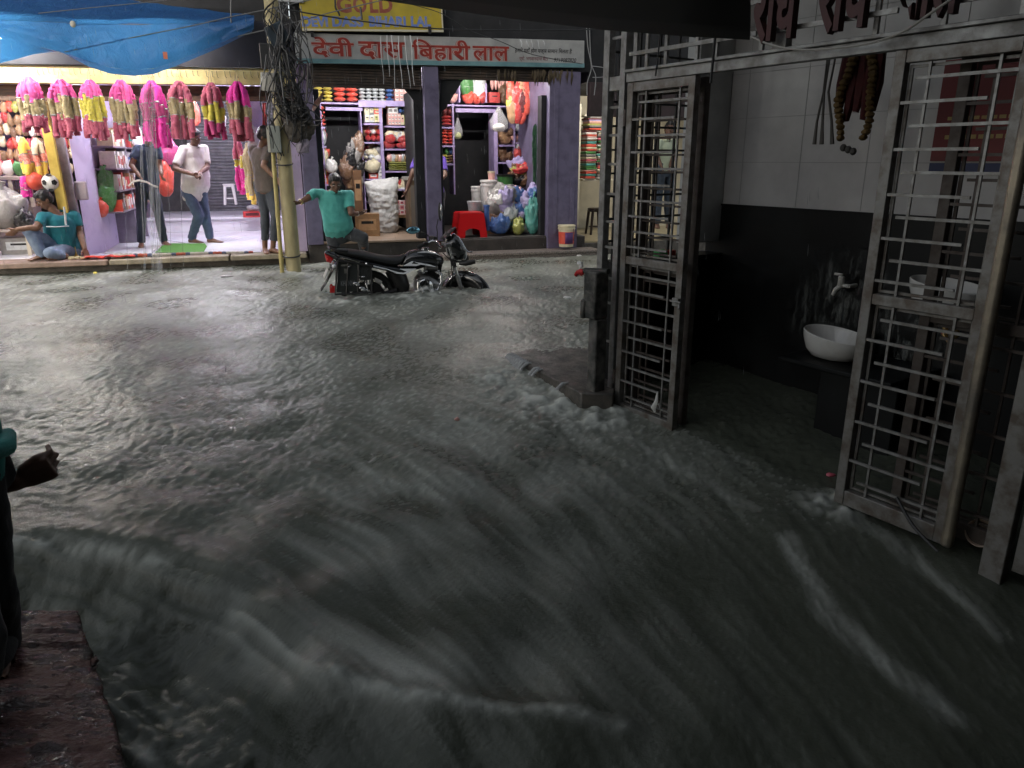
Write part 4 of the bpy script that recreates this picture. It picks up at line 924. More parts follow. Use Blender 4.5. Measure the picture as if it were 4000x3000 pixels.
# ---------------- shelves
NS = 12.62
def unit(label, n, uprights, shelves, depth=.32, mt=None, zb=.28, lip=.035):
    """uprights: (px x, y0, y1, wpx); shelves: (x0, x1, y) in photo pixels on the plane n"""
    t = shop_thing('shelf_unit', label, 'shelf unit', 0, n, 0); mt = mt or mat('lilac_shelf', 'b9a8d4', .5, c2='9b8bb8', nscale=6)
    for (x, y0, y1, wp_) in uprights:
        s0, z0 = su(x, y0, n); s1, z1 = su(x, y1, n); sw_ = wp_*13.0/FPX; z1 = max(z1, zb)
        q = MB(); q.bar(((s0+s1)/2, depth/2, z1), ((s0+s1)/2, depth/2, z0), sw_, depth, up=(0,1,0)); q.build('side_panel', mt, t, bevel=.003)
    for (x0, x1, y) in shelves:
        s0, z0 = su(x0, y, n); s1, z1 = su(x1, y, n); z = (z0+z1)/2
        q = MB(); q.box(((s0+s1)/2, depth/2+.004, z-.014), (s1-s0, depth, .026)); q.build('shelf', mt, t, bevel=.003)
    return t
def e5(x, y): return 1200+.2411*x, 300+.2411*y
def e6(x, y): return 1600+.3617*x, .3617*y
def e7(x, y): return 1150+.3918*x, 550+.3918*y
def e8(x, y): return 1700+.3917*x, 450+.3917*y
U = unit('lilac shelf unit behind the left opening of the grocery shop', NS, [(e5(285,0)[0], e5(0,440)[1], 890, 4), (e5(915,0)[0], e5(0,470)[1], 890, 4.5), (e5(1232,0)[0], e5(0,455)[1], 890, 11), (e5(1660,0)[0], 418, 490, 6), (e5(1668,0)[0], 580, 690, 7)],
 [(1215, e5(826,0)[0], e5(0,412)[1]), (1216, 1270, e5(0,805)[1]), (1218, 1275, e5(0,1118)[1]), (1222, 1280, e5(0,1418)[1]), (1226, 1284, 720), (e5(826,0)[0], e5(1690,0)[0], e5(0,418)[1]), (1420,1495,e5(0,752)[1]), (1422,1497,e5(0,1056)[1]), (1426,1498,e5(0,1360)[1]), (1428,1500,e5(0,1650)[1]),
  (1505,1652,e5(0,795)[1]), (1505,1655,e5(0,1165)[1]), (1508,1655,e5(0,1525)[1]), (1510,1655,738), (1440,1500,790)])
q = MB(); s0, z0 = su(*e5(300,515), NS); s1, _ = su(*e5(900,515), NS); q.box(((s0+s1)/2,.03,z0), (s1-s0,.05,.05)); q.build('rail', mat('lilac_shelf', 0), U, bevel=.003)
q = MB(); s0, z0 = su(*e5(826,438), NS); s1, _ = su(*e5(1262,438), NS); q.box(((s0+s1)/2,-.02,z0), (s1-s0,.03,.10)); s2, z2 = su(*e5(1695,440), NS); q.box(((s1+s2)/2,-.014,z2), (s2-s1,.025,.085)); q.build('front_lip', mat('lilac_shelf', 0), U, bevel=.004)
def fill(x0, x1, yt, yb, n, f, cols, rows, conv, gap=.94):
    """tile a photo rectangle on the plane n with things made by f(s, z, w, h, i, j)"""
    a = conv(x0, yb); b_ = conv(x1, yt); s0, z0 = su(*a, n); s1, z1 = su(*b_, n); w_ = (s1-s0)/cols; h_ = (z1-z0)/rows
    for i in range(cols):
        for j in range(rows): f(s0+w_*(i+.5), z0+h_*j, w_*gap, h_*.98, i, j)
np_ = NS+.13
fill(110, 400, 165, 404, np_, lambda s,z,w,h,i,j: pouch(s,np_,z,w*1.04,.2,h*1.05,'yellow','yellow pouch piled on the top shelf at the left of the grocery shop',rot=gr.uniform(-.1,.1)), 2, 4, e5)
fill(432, 815, 170, 404, np_, lambda s,z,w,h,i,j: pouch(s,np_,z,w*1.04,.2,h*1.08,'orange','bright orange pouch piled on the top shelf of the grocery shop'), 2, 3, e5)
fill(842, 1255, 185, 410, np_, lambda s,z,w,h,i,j: pouch(s,np_,z,w*1.05,.2,h*1.05,'silver','silver foil pouch in the lilac bin on the top shelf'), 4, 4, e5)
fill(1272, 1400, 195, 404, np_, lambda s,z,w,h,i,j: pouch(s,np_,z,w,.2,h*1.05,'blue','blue pouch between the silver pouches and pink cartons on the top shelf'), 1, 3, e5)
fill(1408, 1620, 200, 404, np_, lambda s,z,w,h,i,j: carton(s,np_,z,w,.2,h,'pink','white','pale pink carton at the right end of the top shelf'), 3, 3, e5)
# unit A
fill(75, 190, 490, 800, np_, lambda s,z,w,h,i,j: carton(s,np_,z,w,.2,h,'pink','red','pink and white carton at the far left below the yellow pouches'), 1, 4, e5)
fill(200, 280, 480, 800, np_, lambda s,z,w,h,i,j: pouch(s,np_,z,w*1.05,.2,h*1.05,'orange','orange red pouch stacked left of the dark inner doorway'), 1, 5, e5)
fill(95, 175, 815, 1110, np_, lambda s,z,w,h,i,j: carton(s,np_,z,w,.2,h,'cream','orange','cream and orange carton on the second shelf at the far left'), 1, 4, e5)
fill(180, 300, 830, 1112, np_, lambda s,z,w,h,i,j: lump(s,np_,z,w*.5,.1,h,'silver','bulging silver bag on the second shelf at the far left'), 1, 1, e5)
fill(118, 210, 1215, 1410, np_, lambda s,z,w,h,i,j: carton(s,np_,z,w,.2,h,'white','cream','white carton on the third shelf at the far left'), 1, 3, e5)
fill(215, 330, 1170, 1412, np_, lambda s,z,w,h,i,j: lump(s,np_,z,w*.5,.1,h*.9,'cream','beige paper bag on the third shelf at the far left'), 1, 1, e5)
fill(140, 335, 1490, 1735, np_, lambda s,z,w,h,i,j: carton(s,np_,z,w,.24,h,'orange','yellow','large orange and yellow carton behind the turquoise shirt man'), 1, 2, e5)
s_, z_ = su(*e5(400,1560), NS-.05); lump(s_, NS-.06, z_, .085, .06, .20, 'white', 'white polythene bag hung on the shelf edge at the dark inner doorway')
# unit B
fill(925, 1065, 495, 740, np_, lambda s,z,w,h,i,j: carton(s,np_,z,w,.2,h,('white','silver','cream','grey')[i+2*j],'cream',('white','silvery','cream','grey')[i+2*j]+' small carton on the shelf under the silver pouches'), 2, 2, e5)
fill(1070, 1205, 480, 605, np_, lambda s,z,w,h,i,j: carton(s,np_,z,w,.2,h,'orange' if j == 0 else 'yellow','cream',('orange' if j == 0 else 'amber yellow')+' carton on the shelf under the silver pouches'), 1, 2, e5)
fill(1080, 1205, 610, 740, np_-.02, lambda s,z,w,h,i,j: carton(s,np_-.02,z,w,.2,h,'cream','olive','cream printed carton below the orange carton'), 2, 1, e5)
fill(945, 1195, 850, 1048, np_, lambda s,z,w,h,i,j: pouch(s,np_,z,w*1.1,.22,h*1.05,'red' if j == 0 or i != 1 else 'white',('glossy red pouch' if j == 0 or i != 1 else 'white faced pouch among glossy red pouches')+' on the second middle shelf'), 3, 2, e5)
for k in range(16):
    c = gr.choice(('grey','white','silver','cream')); s_, z_ = su(*e5(gr.uniform(985,1195), 1348-gr.random()**1.4*190), NS); lump(s_, np_+gr.uniform(-.06,.06), z_-.04, gr.uniform(.05,.08), .06, gr.uniform(.08,.13), c, {'grey':'grey','white':'white','silver':'silvery','cream':'cream'}[c]+' crumpled bag in the heap on the third middle shelf', knot=False)
fill(990, 1130, 1500, 1645, np_, lambda s,z,w,h,i,j: carton(s,np_,z,w,.2,h*.6,'orange','white','orange carton under a knotted white bag on the fourth middle shelf'), 1, 1, e5)
s_, z_ = su(*e5(1065,1560), NS); lump(s_, NS+.03, z_, .11, .08, .19, 'cream', 'knotted off white bag on the orange carton on the fourth middle shelf')
fill(1140, 1235, 1410, 1645, np_, lambda s,z,w,h,i,j: carton(s,np_,z,w,.2,h,'white','silver','white carton stacked on the fourth middle shelf'), 1, 4, e5)
fill(745, 885, 450, 610, np_, lambda s,z,w,h,i,j: pouch(s,np_,z,w*1.1,.2,h*1.05,'darkblue','dark blue pouch on the low shelf behind the white sack'), 3, 3, e7)
# unit C, D
fill(1300, 1500, 600, 780, np_, lambda s,z,w,h,i,j: carton(s,np_,z,w,.2,h,'pink','white','pink and white small carton right of the middle shelf post'), 4, 3, e5)
fill(1300, 1450, 510, 597, np_, lambda s,z,w,h,i,j: carton(s,np_,z,w,.2,h,'white','grey','white carton on top of the pink small cartons'), 2, 1, e5)
fill(1470, 1610, 520, 600, np_, lambda s,z,w,h,i,j: pouch(s,np_,z,w,.2,h,'blue','blue pouch beside the pink small cartons'), 2, 1, e5)
fill(1510, 1640, 620, 780, np_, lambda s,z,w,h,i,j: carton(s,np_,z,w,.2,h,('cream','olive','white')[i],'pink',('cream','olive green','white')[i]+' upright carton right of the pink small cartons'), 3, 1, e5)
fill(1655, 1800, 545, 775, np_-.06, lambda s,z,w,h,i,j: carton(s,np_-.06,z,w,.2,h,('white','white','orange')[j],('cream','orange','white')[j],('white','white','orange')[j]+' box in the column beside the middle violet pillar', name='box'), 2, 3, e5)
fill(1650, 1840, 780, 1120, np_-.06, lambda s,z,w,h,i,j: carton(s,np_-.06,z,w,.2,h,('tan','cream','white')[j],('brown','tan','silver')[j],('tan','cream','pale')[j]+' jar box in the lower column beside the middle violet pillar', name='jar_box'), 2, 3, e5)
for k in range(8):
    s_, z_ = su(*e5(gr.uniform(1330,1630), 1160), NS); lump(s_, np_+gr.uniform(-.08,.05), z_+gr.choice((0,0,.08)), gr.uniform(.07,.10), .07, gr.uniform(.09,.14), 'red', 'shiny red bag heaped on the shelf right of the middle post', knot=False)
for k in range(7):
    c = gr.choice(('grey','cream','silver')); s_, z_ = su(*e5(gr.uniform(1345,1610), 1010), NS); lump(s_, np_+.02, z_-.03, gr.uniform(.06,.10), .07, gr.uniform(.10,.17), c, {'grey':'mauve grey','cream':'cream','silver':'clear silvery'}[c]+' bag on top of the shiny red bags', knot=False)
fill(1335, 1660, 1380, 1520, np_, lambda s,z,w,h,i,j: flatpack(s,np_,z,w*1.15,.2,h*1.1,'olive','flat olive green packet stacked on the third right hand shelf',rot=gr.uniform(-.15,.15)), 3, 4, e5)
for k in range(6):
    c = ('pink','silver','tan')[k % 3]; s_, z_ = su(*e5(1360+52*k, 1385), NS); lump(s_, np_, z_, .055, .06, .13, c, {'pink':'pink','silver':'clear','tan':'tan'}[c]+' small bag on the flat olive packets', knot=False)
for k in range(16):
    c = gr.choice(('olive','silver','red','orange','cream')); s_, z_ = su(*e7(gr.uniform(965,1165), gr.uniform(440,500)), NS); lump(s_, np_+gr.uniform(-.08,.08), z_-.03, gr.uniform(.04,.08), .06, gr.uniform(.08,.15), c, {'olive':'olive','silver':'clear','red':'red','orange':'orange','cream':'cream'}[c]+' bag in the jumble above the stacked small boxes', knot=False)
fill(1005, 1170, 590, 735, NS-.12, lambda s,z,w,h,i,j: carton(s,NS-.12,z,w,.16,h,'white' if (i+j) % 2 else 'pink','rose','small '+('white' if (i+j) % 2 else 'pink')+' box stacked on the low ledge right of the white sack', name='small_box'), 4, 3, e7)
fill(1005, 1170, 735, 760, NS-.2, lambda s,z,w,h,i,j: carton(s,NS-.2,z,w,.3,.04,'tan','tan','tan ledge board carrying the small pink and white boxes', name='ledge_board'), 1, 1, e7)
fill(1195, 1275, 350, 470, NS-.1, lambda s,z,w,h,i,j: carton(s,NS-.1,z,w,.14,h,('yellow','olive')[j % 2],'black',('yellow','olive')[j % 2]+' tea carton stacked beside the shopkeeper hand', name='tea_carton'), 1, 3, e7)
# wooden cabinet and sack, carton on the floor
cb = shop_thing('cabinet', 'narrow wooden glass fronted cabinet beside the middle violet pillar', 'cabinet', su(*e7(1232,960), 11.85)[0], 11.85, .286)
q = MB(); q.box((0,.15,.40), (.26,.34,.80)); q.build('body', mat('cabinet_wood', (.20,.14,.09), .45, c2=(.13,.09,.055), nscale=6, stretch=(6,6,1)), cb, bevel=.006)
q = MB(); q.box((0,-.026,.42), (.19,.008,.62)); q.build('pane', mat('cabinet_pane', (.16,.14,.12), .1), cb)
q = MB(); q.box((.0,.12,.83), (.34,.36,.05)); q.build('top', mat('cabinet_top', (.36,.34,.30), .5), cb, bevel=.005)
q = MB(); q.lathe([(.03,0),(.035,.01),(.035,.09),(.015,.11),(.015,.13)], c=(.05,-.06,.12), seg=14); o = q.build('bottle', mat('wrap_white', 0), None); o.location = SW(su(*e7(1232,960), 11.85)[0], 11.82, .286); o.rotation_euler = (0,0,SA); tag(o, 'small white bottle standing before the wooden cabinet', 'bottle')
s_, _ = su(*e7(905,880), 12.05)
q = MB(); q.eloft([((0,0,0),(.19,0,0),(0,.13,0)),((.0,0,.06),(.215,0,0),(0,.15,0)),((.005,0,.30),(.225,0,.01),(0,.15,0)),((-.01,0,.55),(.235,0,0),(0,.14,0)),((-.02,0,.70),(.255,0,.0),(0,.11,0)),((-.02,0,.78),(.27,0,.02),(0,.05,0)),((-.02,0,.82),(.275,0,.03),(0,.02,0))], 26)
sk_ = shop_thing('white_sack', 'tall white woven plastic sack standing on the tan floor of the grocery shop', 'sack', s_, 12.05, .287)
baked(q, 'sack', mat('white_sack', (.62,.62,.6), .55, c2=(.5,.5,.49), nscale=12, bump=.4, bscale=50), sk_, .013, 2, wrinkle=.017, wscale=8, aniso=(1,1,1.6))
s_, _ = su(*e7(745,940), 11.5); carton(s_, 11.62, .287, .36, .28, .33, 'kraft', 'tan', 'brown cardboard carton on the tan floor in front of the white sack', rot=-.12)
s_, _ = su(*e7(275,1000), 11.15); bb = carton(s_, 11.1, .257, .22, .2, .26, 'blue', 'blue', 'blue plastic crate corner behind the turquoise shirt man', name='crate', cat='crate')
s_, z_ = su(*e7(930,870), 11.9)
# hanging brown bags in the dark doorway
for k in range(9):
    x = (520,560,600,640,560,610,650,640,600)[k]; y = (330,250,180,120,420,380,300,480,560)[k]; s_, z_ = su(*e7(x, y), 12.3); lump(s_, 12.35+.02*k, z_-.1, .09, .07, .34, ('brown','black','grey','brown','kraft')[k % 5], ('brown','black','grey','brown','tan')[k % 5]+' glossy bag hanging in the dark inner doorway behind the turquoise shirt man', knot=True, fold=.3)
s_, z_ = su(*e7(640,600), 12.0); carton(s_, 12.05, z_-.16, .13, .12, .62, 'brown', 'tan', 'tall brown printed carton standing behind the turquoise shirt man')
# ---------------- right opening
n2 = 12.3; n2b = n2+.12
U2 = unit('lilac shelf unit behind the right opening of the grocery shop', n2, [(e6(478,0)[0], e6(0,1120)[1], 760, 6), (e6(540,0)[0], e6(0,900)[1], e6(0,1110)[1], 5), (e6(828,0)[0], e6(0,900)[1], e6(0,1110)[1], 5), (e8(605,0)[0], 440, 700, 15), (e8(795,0)[0], 440, 700, 4)],
 [(1700, e6(1090,0)[0], e6(0,1132)[1]), (1715, 1778, e6(0,1370)[1]), (1715, 1778, e6(0,1570)[1]), (1720, 1778, 639), (e8(635,0)[0], e8(790,0)[0], e8(0,295)[1]), (e8(635,0)[0], e8(790,0)[0], e8(0,468)[1]), (e8(800,0)[0], e8(1040,0)[0], e8(0,270)[1]), (e8(800,0)[0], e8(1010,0)[0], e8(0,470)[1]), (e8(800,0)[0], e8(1040,0)[0], e8(0,55)[1])])
q = MB(); s0, z0 = su(*e6(500,1190), n2); s1, _ = su(*e6(930,1190), n2); q.box(((s0+s1)/2,.03,z0), (s1-s0,.05,.06)); q.build('rail', mat('lilac_shelf', 0), U2, bevel=.003)
fill(345, 460, 1250, 1362, n2b, lambda s,z,w,h,i,j: pouch(s,n2b,z,w*1.05,.2,h*1.1,'red','glossy dark red pouch on the shelf right of the middle violet pillar'), 1, 3, e6)
fill(345, 460, 1165, 1250, n2b, lambda s,z,w,h,i,j: lump(s,n2b,z,w*.5,.08,h,'maroon','maroon bag on the glossy dark red pouches', knot=False), 2, 1, e6)
fill(345, 470, 1390, 1562, n2b, lambda s,z,w,h,i,j: pouch(s,n2b,z,w*1.1,.2,h*1.1,'orange','orange pouch in the stack right of the middle violet pillar'), 2, 5, e6)
fill(65, 190, 395, 474, n2b, lambda s,z,w,h,i,j: pouch(s,n2b,z,w*1.1,.2,h*1.1,('yellow','tan')[i],('yellow','tan')[i]+' pouch on the third shelf right of the middle violet pillar'), 2, 3, e8)
fill(80, 180, 320, 395, n2b, lambda s,z,w,h,i,j: lump(s,n2b,z,w*.5,.07,h,('green','blue')[i],('green','blue')[i]+' bag on the third shelf right of the middle violet pillar', knot=False), 2, 1, e8)
for (x, y, rx, h, c, lab) in ((420,1110,.05,.2,'tan','tan bag at the left corner of the right top shelf'),(480,1110,.06,.16,'pink','pink bag at the left corner of the right top shelf'),(635,1030,.13,.36,'green','big green bag of leaf plates on the right top shelf'),(760,1070,.12,.40,'silver','clear bag on the right top shelf beside the green bag'),(650,1120,.09,.18,'orange','orange bag under the green bag'),(740,1120,.08,.18,'orange','orange red bag under the clear bag'),(795,1115,.07,.2,'red','red bag under the clear bag'),(1040,1115,.09,.32,'brown','brown bag right of the red tin')):
    s_, z_ = su(*e6(x, y), n2); lump(s_, n2b-.03, z_, rx, .09, h, c, lab, knot=False, fold=.28)
s0, z0 = su(*e6(855,1108), n2); s1, z1 = su(*e6(970,1000), n2); carton((s0+s1)/2, n2b-.05, z0, s1-s0, .2, z1-z0, 'red', 'red', 'red tin box with a pale round mark on the right top shelf', name='tin', cat='tin')
q = MB(); q.lathe([(.022,0),(.022,.003)], seg=18); q.v = [(p[0],-p[2],p[1]) for p in q.v]; 
for k in range(5):
    s_, z_ = su(*e6(905+40*k, 975), n2); pouch(s_, n2b-.05, z_, .07, .07, .33, 'pink', 'pale pink roll standing above the red tin', name='roll', rot=PI/2)
# hanging packets cluster
for k in range(11):
    x = 1125+(k % 4)*48+gr.uniform(-6,6); y = 1050+110*(k//4)+gr.uniform(-10,10); c = ('orange','red','tan','orange','yellow','red','maroon','orange','tan','red','orange')[k]; s_, z_ = su(*e6(x, y), 11.75); lump(s_, 11.8+.03*gr.random(), z_-.1, .085, .05, .34, c, {'orange':'orange','red':'red','tan':'tan','yellow':'yellow','maroon':'maroon'}[c]+' packet in the bunch hanging at the top right of the grocery shop', fold=.25)
s_, z_ = su(*e6(1350,1240), 11.75); lump(s_, 11.82, z_, .13, .06, .42, 'grey', 'grey mesh bag hanging right of the orange packet bunch')
gb = bpy.data.materials.new('clear_polythene'); gb.use_nodes = True; pb2 = gb.node_tree.nodes['Principled BSDF']; pb2.inputs['Base Color'].default_value = (.75,.75,.78,1); pb2.inputs['Roughness'].default_value = .15; pb2.inputs['Alpha'].default_value = .2
def poly_bag(u, v0, v1, n, wd, c, label):
    a = J(u, v0, n); b_ = J(u, v1, n); t = shop_thing('polythene_bag', label, 'bag', a.x, n, b_.z); H = a.z-b_.z
    q = MB(); q.eloft([((0,0,H),(.012,0,0),(0,.012,0)),((.0,0,H*.8),(wd*.35,0,0),(0,.03,0)),((0,0,H*.45),(wd*.95,0,0),(0,.06,0)),((0,0,H*.2),(wd*.9,0,.0),(0,.07,0)),((0,0,.02),(wd*.5,0,0),(0,.05,0)),((0,0,0),(wd*.1,0,0),(0,.01,0))], 18); jitter(q, .02, 9, seed=u); q.build('bag', gb, t, smooth=80)
    q = MB(); q.ell((0,0,H*.2), (wd*.66,.05,H*.16), seg=14, rings=8); jitter(q, .015, 16, seed=u); q.build('contents', poly_m(c), t, smooth=80)
    q = MB(); q.tube([(0,0,H),(0,.0,H+.12)], .003, 5); q.build('string', M_wire, t)
poly_bag(e6(965,0)[0], e6(0,1140)[1], e6(0,1435)[1], 11.5, .155, 'white', 'clear polythene bag of white packets hanging in the right opening')
poly_bag(e6(520,0)[0], e6(0,1270)[1], e6(0,1515)[1], 11.9, .075, 'olive', 'small polythene bag with something yellow hanging at the dark inner doorway')
for k in range(14):
    c = gr.choice(('brown','kraft','tan')); r_ = k % 2; s_, z_ = su(*e8(gr.uniform(645,780), (288,460)[r_]), n2); lump(s_, n2b+gr.uniform(-.05,.06), z_+gr.choice((0,.07,.14))*.9, gr.uniform(.05,.08), .06, gr.uniform(.09,.14), c, {'brown':'dark brown','kraft':'light brown','tan':'tan'}[c]+' bundle of dry leaves on the right hand shelves', name='leaf_bundle', knot=False, poly=False, fold=.4, cat='leaf bundle')
for k in range(12):
    c = gr.choice(('pink','silver','grey')); r_ = k % 2; s_, z_ = su(*e8(gr.uniform(815,985), (262,460)[r_]), n2); lump(s_, n2b-.05+gr.uniform(-.05,.05), z_+gr.choice((0,.08,.16)), gr.uniform(.06,.09), .06, gr.uniform(.10,.16), c, {'pink':'pale pink','silver':'clear','grey':'grey'}[c]+' plastic packet on the far right shelves of the grocery shop', name='packet', knot=False)
s_, z_ = su(*e8(925,240), n2-.08); lump(s_, n2-.08, z_, .035, .03, .30, 'blue', 'small blue figurine on the far right shelf', name='figurine', knot=True)
s_, z_ = su(*e8(950,95), n2-.05); carton(s_, n2-.05, z_, .16, .1, .14, 'cream', 'tan', 'cream carton at the top of the far right shelves')
s_, z_ = su(*e8(820,440), n2-.1); lump(s_, n2-.1, z_, .06, .05, .16, 'red', 'bright red bag on the lower far right shelf')
gs = shop_thing('green_strands', 'dark green plastic leaf strands hanging beside the right violet pillar', 'strands', 0, 0, 0)
for k in range(16):
    s_, z_ = su(*e8(985+gr.random()*75, 85+gr.random()*30), 11.4); q = MB(); L = gr.uniform(.9,1.35); pts = [(s_+.015*math.sin(i*.8+k), 11.4+.02*gr.random(), z_-L*i/12) for i in range(13)]; q.tube(pts, [.006+.014*(i % 2) for i in range(13)], 6, ell=.5); q.build('strand', mat('dark_green_leaf', (.02,.085,.035), .4, c2=(.01,.045,.02), nscale=20), gs)
for (x, y, dx, h, c, c2_) in ((850,690,.10,.18,'white','grey'),):
    pass
for k in range(22):
    c = gr.choice(('olive','red','white','grey','lilac','black','brown')); x = gr.uniform(820,1040); y = gr.uniform(500,690); s_, z_ = su(*e8(x, y), 11.95); lump(s_, 12.0+gr.uniform(-.06,.08), z_-.09, gr.uniform(.09,.15), .10, gr.uniform(.12,.2), c, {'olive':'olive','red':'red','white':'white','grey':'grey','lilac':'lilac','black':'black','brown':'brown'}[c]+' cloth bundle heaped below the far right shelves', name='cloth_bundle', knot=False, poly=False, fold=.45, cat='cloth bundle')
def bucket(px0, px1, y0, y1, n, c, lid, label, name='bucket', handle=True):
    a = J((px0+px1)/2, y1, n); b_ = J(px1, y0, n); r_ = (b_.x-J(px0, y0, n).x)/2; H = b_.z-a.z
    t = shop_thing(name, label, name, a.x, n+r_, a.z)
    q = MB(); q.lathe([(r_*.80,0),(r_*.82,.005),(r_*.93,H*.85),(r_*.93,H*.97)], seg=26); q.build('tub', pm(c), t)
    q = MB(); q.lathe([(r_*.96,H*.80),(r_*1.0,H*.81),(r_*1.0,H*.88),(r_*.96,H*.89)], seg=26, cap=False); q.lathe([(r_*.95,H*.93),(r_*1.02,H*.94),(r_*1.02,H*1.0),(r_*.9,H*1.015),(.002,H*1.015)], seg=26); q.build('lid', pm(lid), t)
    return t, r_, H
bucket(*[e8(v,0)[0] for v in (475,640)], e8(0,650)[1], e8(0,960)[1], 11.55, 'white','white','tall white lidded bucket in the right opening of the grocery shop')
bucket(*[e8(v,0)[0] for v in (375,495)], e8(0,712)[1], e8(0,960)[1], 11.75, 'white','white','smaller white lidded bucket left of the tall white bucket')
bucket(*[e8(v,0)[0] for v in (535,610)], e8(0,560)[1], e8(0,650)[1], 11.62, 'pink','cream','small pale tub standing on the tall white bucket', name='tub')
bucket(*[e8(v,0)[0] for v in (640,815)], e8(0,592)[1], e8(0,690)[1], 11.8, 'green','black','dark green tin stacked on the cream tub', name='tin')
bucket(*[e8(v,0)[0] for v in (655,805)], e8(0,695)[1], e8(0,780)[1], 11.8, 'cream','white','cream tub under the dark green tin', name='tub')
bucket(*[e8(v,0)[0] for v in (340,485)], e8(0,860)[1], e8(0,968)[1], 11.4, 'silver','silver','clear plastic dome container on the red stool', name='container')
t, r_, H = bucket(*[e8(v,0)[0] for v in (1256,1420)], e8(0,1100)[1], e8(0,1318)[1], 10.52, 'cream','cream','paint bucket with an orange and purple label on the granite step', name='bucket')
q = MB(); q.lathe([(r_*.855,H*.14),(r_*.925,H*.70)], seg=26, cap=False); 
for i, p in enumerate(q.v): q.v[i] = (p[0]*1.004, p[1]*1.004, p[2])
keep = []
q.m = 0; o = q.build('label_band', pm('orange'), t)
q = MB()
for k in range(8):
    a_ = R(-120+9*k); q.v += [(r_*.90*math.cos(a_), r_*.90*math.sin(a_), H*.16), (r_*.935*math.cos(a_), r_*.935*math.sin(a_), H*.68)]
q.f = [(2*i,2*i+2,2*i+3,2*i+1) for i in range(7)]; q.mi = [0]*7; q.build('label_patch', mat('purple_label', (.10,.04,.16), .4), t, solid=.003)
q = MB(); q.tube([(r_*.5,-r_*.85,H*.85),(r_*.55,-r_*.98,H*.5),(r_*.5,-r_*.95,H*.3)], .006, 6); q.build('paint_drip', pm('maroon'), t)
# red stool
def stool(px0, px1, y0, y1, n, mt, label, legs_out=1.22, round_=False, thin=False):
    a = J((px0+px1)/2, y1, n); b_ = J(px1, y0, n); r_ = (b_.x-J(px0, y0, n).x)/2; H = b_.z-a.z
    t = shop_thing('stool', label, 'stool', a.x, n+r_*.7, a.z)
    if thin:
        q = MB(); q.lathe([(r_*.92,H*.93),(r_,H*.94),(r_,H*.985),(r_*.9,H),(.002,H)], seg=24); q.lathe([(r_*.9,H*.86),(r_*.9,H*.93)], seg=24, cap=False); q.build('seat', mt, t)
        for sx_ in (-1,1):
            for sy_ in (-1,1):
                q = MB(); q.tube([(sx_*r_*.62, sy_*r_*.62, H*.92), (sx_*r_*.82*legs_out*.9, sy_*r_*.8, 0)], [.026,.02], 8); q.build('leg', mt, t)
        q = MB(); q.tube([(r_*.75*math.cos(i*PI/8), r_*.75*math.sin(i*PI/8), H*.30) for i in range(17)], .010, 6); q.build('ring', mt, t)
        return
    q = MB(); q.box((0,0,H*.985), (2*r_*.94, 2*r_*.94, H*.03)); q.build('seat', mt, t, bevel=.012, bseg=3)
    for i in range(4):
        a0 = i*PI/2; m_ = Matrix.Rotation(a0, 3, 'Z'); q = MB(); w0 = r_; w1 = r_*legs_out
        def pt(x, z): f = 1+(legs_out-1)*(1-z/H); return tuple(m_@Vector((x*f, -r_*f, z)))
        prof = [(-w0,0),(-w0*.52,0),(-w0*.50,H*.28),(-w0*.2,H*.36),(w0*.2,H*.36),(w0*.50,H*.28),(w0*.52,0),(w0,0),(w0,H*.965),(-w0,H*.965)]
        q.prism(prof, 0, 1, lambda p, k_: pt(p[0], p[1]) if k_ == 0 else tuple(Vector(pt(p[0], p[1]))+m_@Vector((0,.006,0)))); q.build('leg_panel', mt, t)
    q = MB()
    q.box((0,0,H*.93), (2*r_*1.02,2*r_*1.02,.02)); q.build('rim', mt, t, bevel=.006)
stool(*[e8(v,0)[0] for v in (238,480)], e8(0,965)[1], e8(0,1215)[1], 11.0, mat('red_stool', 'c4151b', .3), 'bright red plastic stool at the front of the right opening')
stool(*[e8(v,0)[0] for v in (1540,1690)], e8(0,925)[1], e8(0,1195)[1], 12.0, mat('brown_stool', (.035,.024,.015), .35), 'dark brown round stool in the cloth shop', thin=True)
q = MB(); a = J(*e8(512,908), 11.1); b_ = J(*e8(522,1150), 11.1); q.tube([b_, a], [.036,.04], 16); q.tube([a+Vector((0,0,-.01)), a+Vector((0,0,.02))], .048, 16); o = q.build('blue_pipe', pm('blue')); 
bp2 = o; bp2.rotation_euler = (0,0,SA); tag(bp2, 'upright bright blue plastic pipe beside the red stool', 'pipe')
carton(J(*e8(575,1100),11.4).x, 11.5, .277, .2, .16, .42, 'kraft', 'pink', 'brown carton behind the blue pipe')
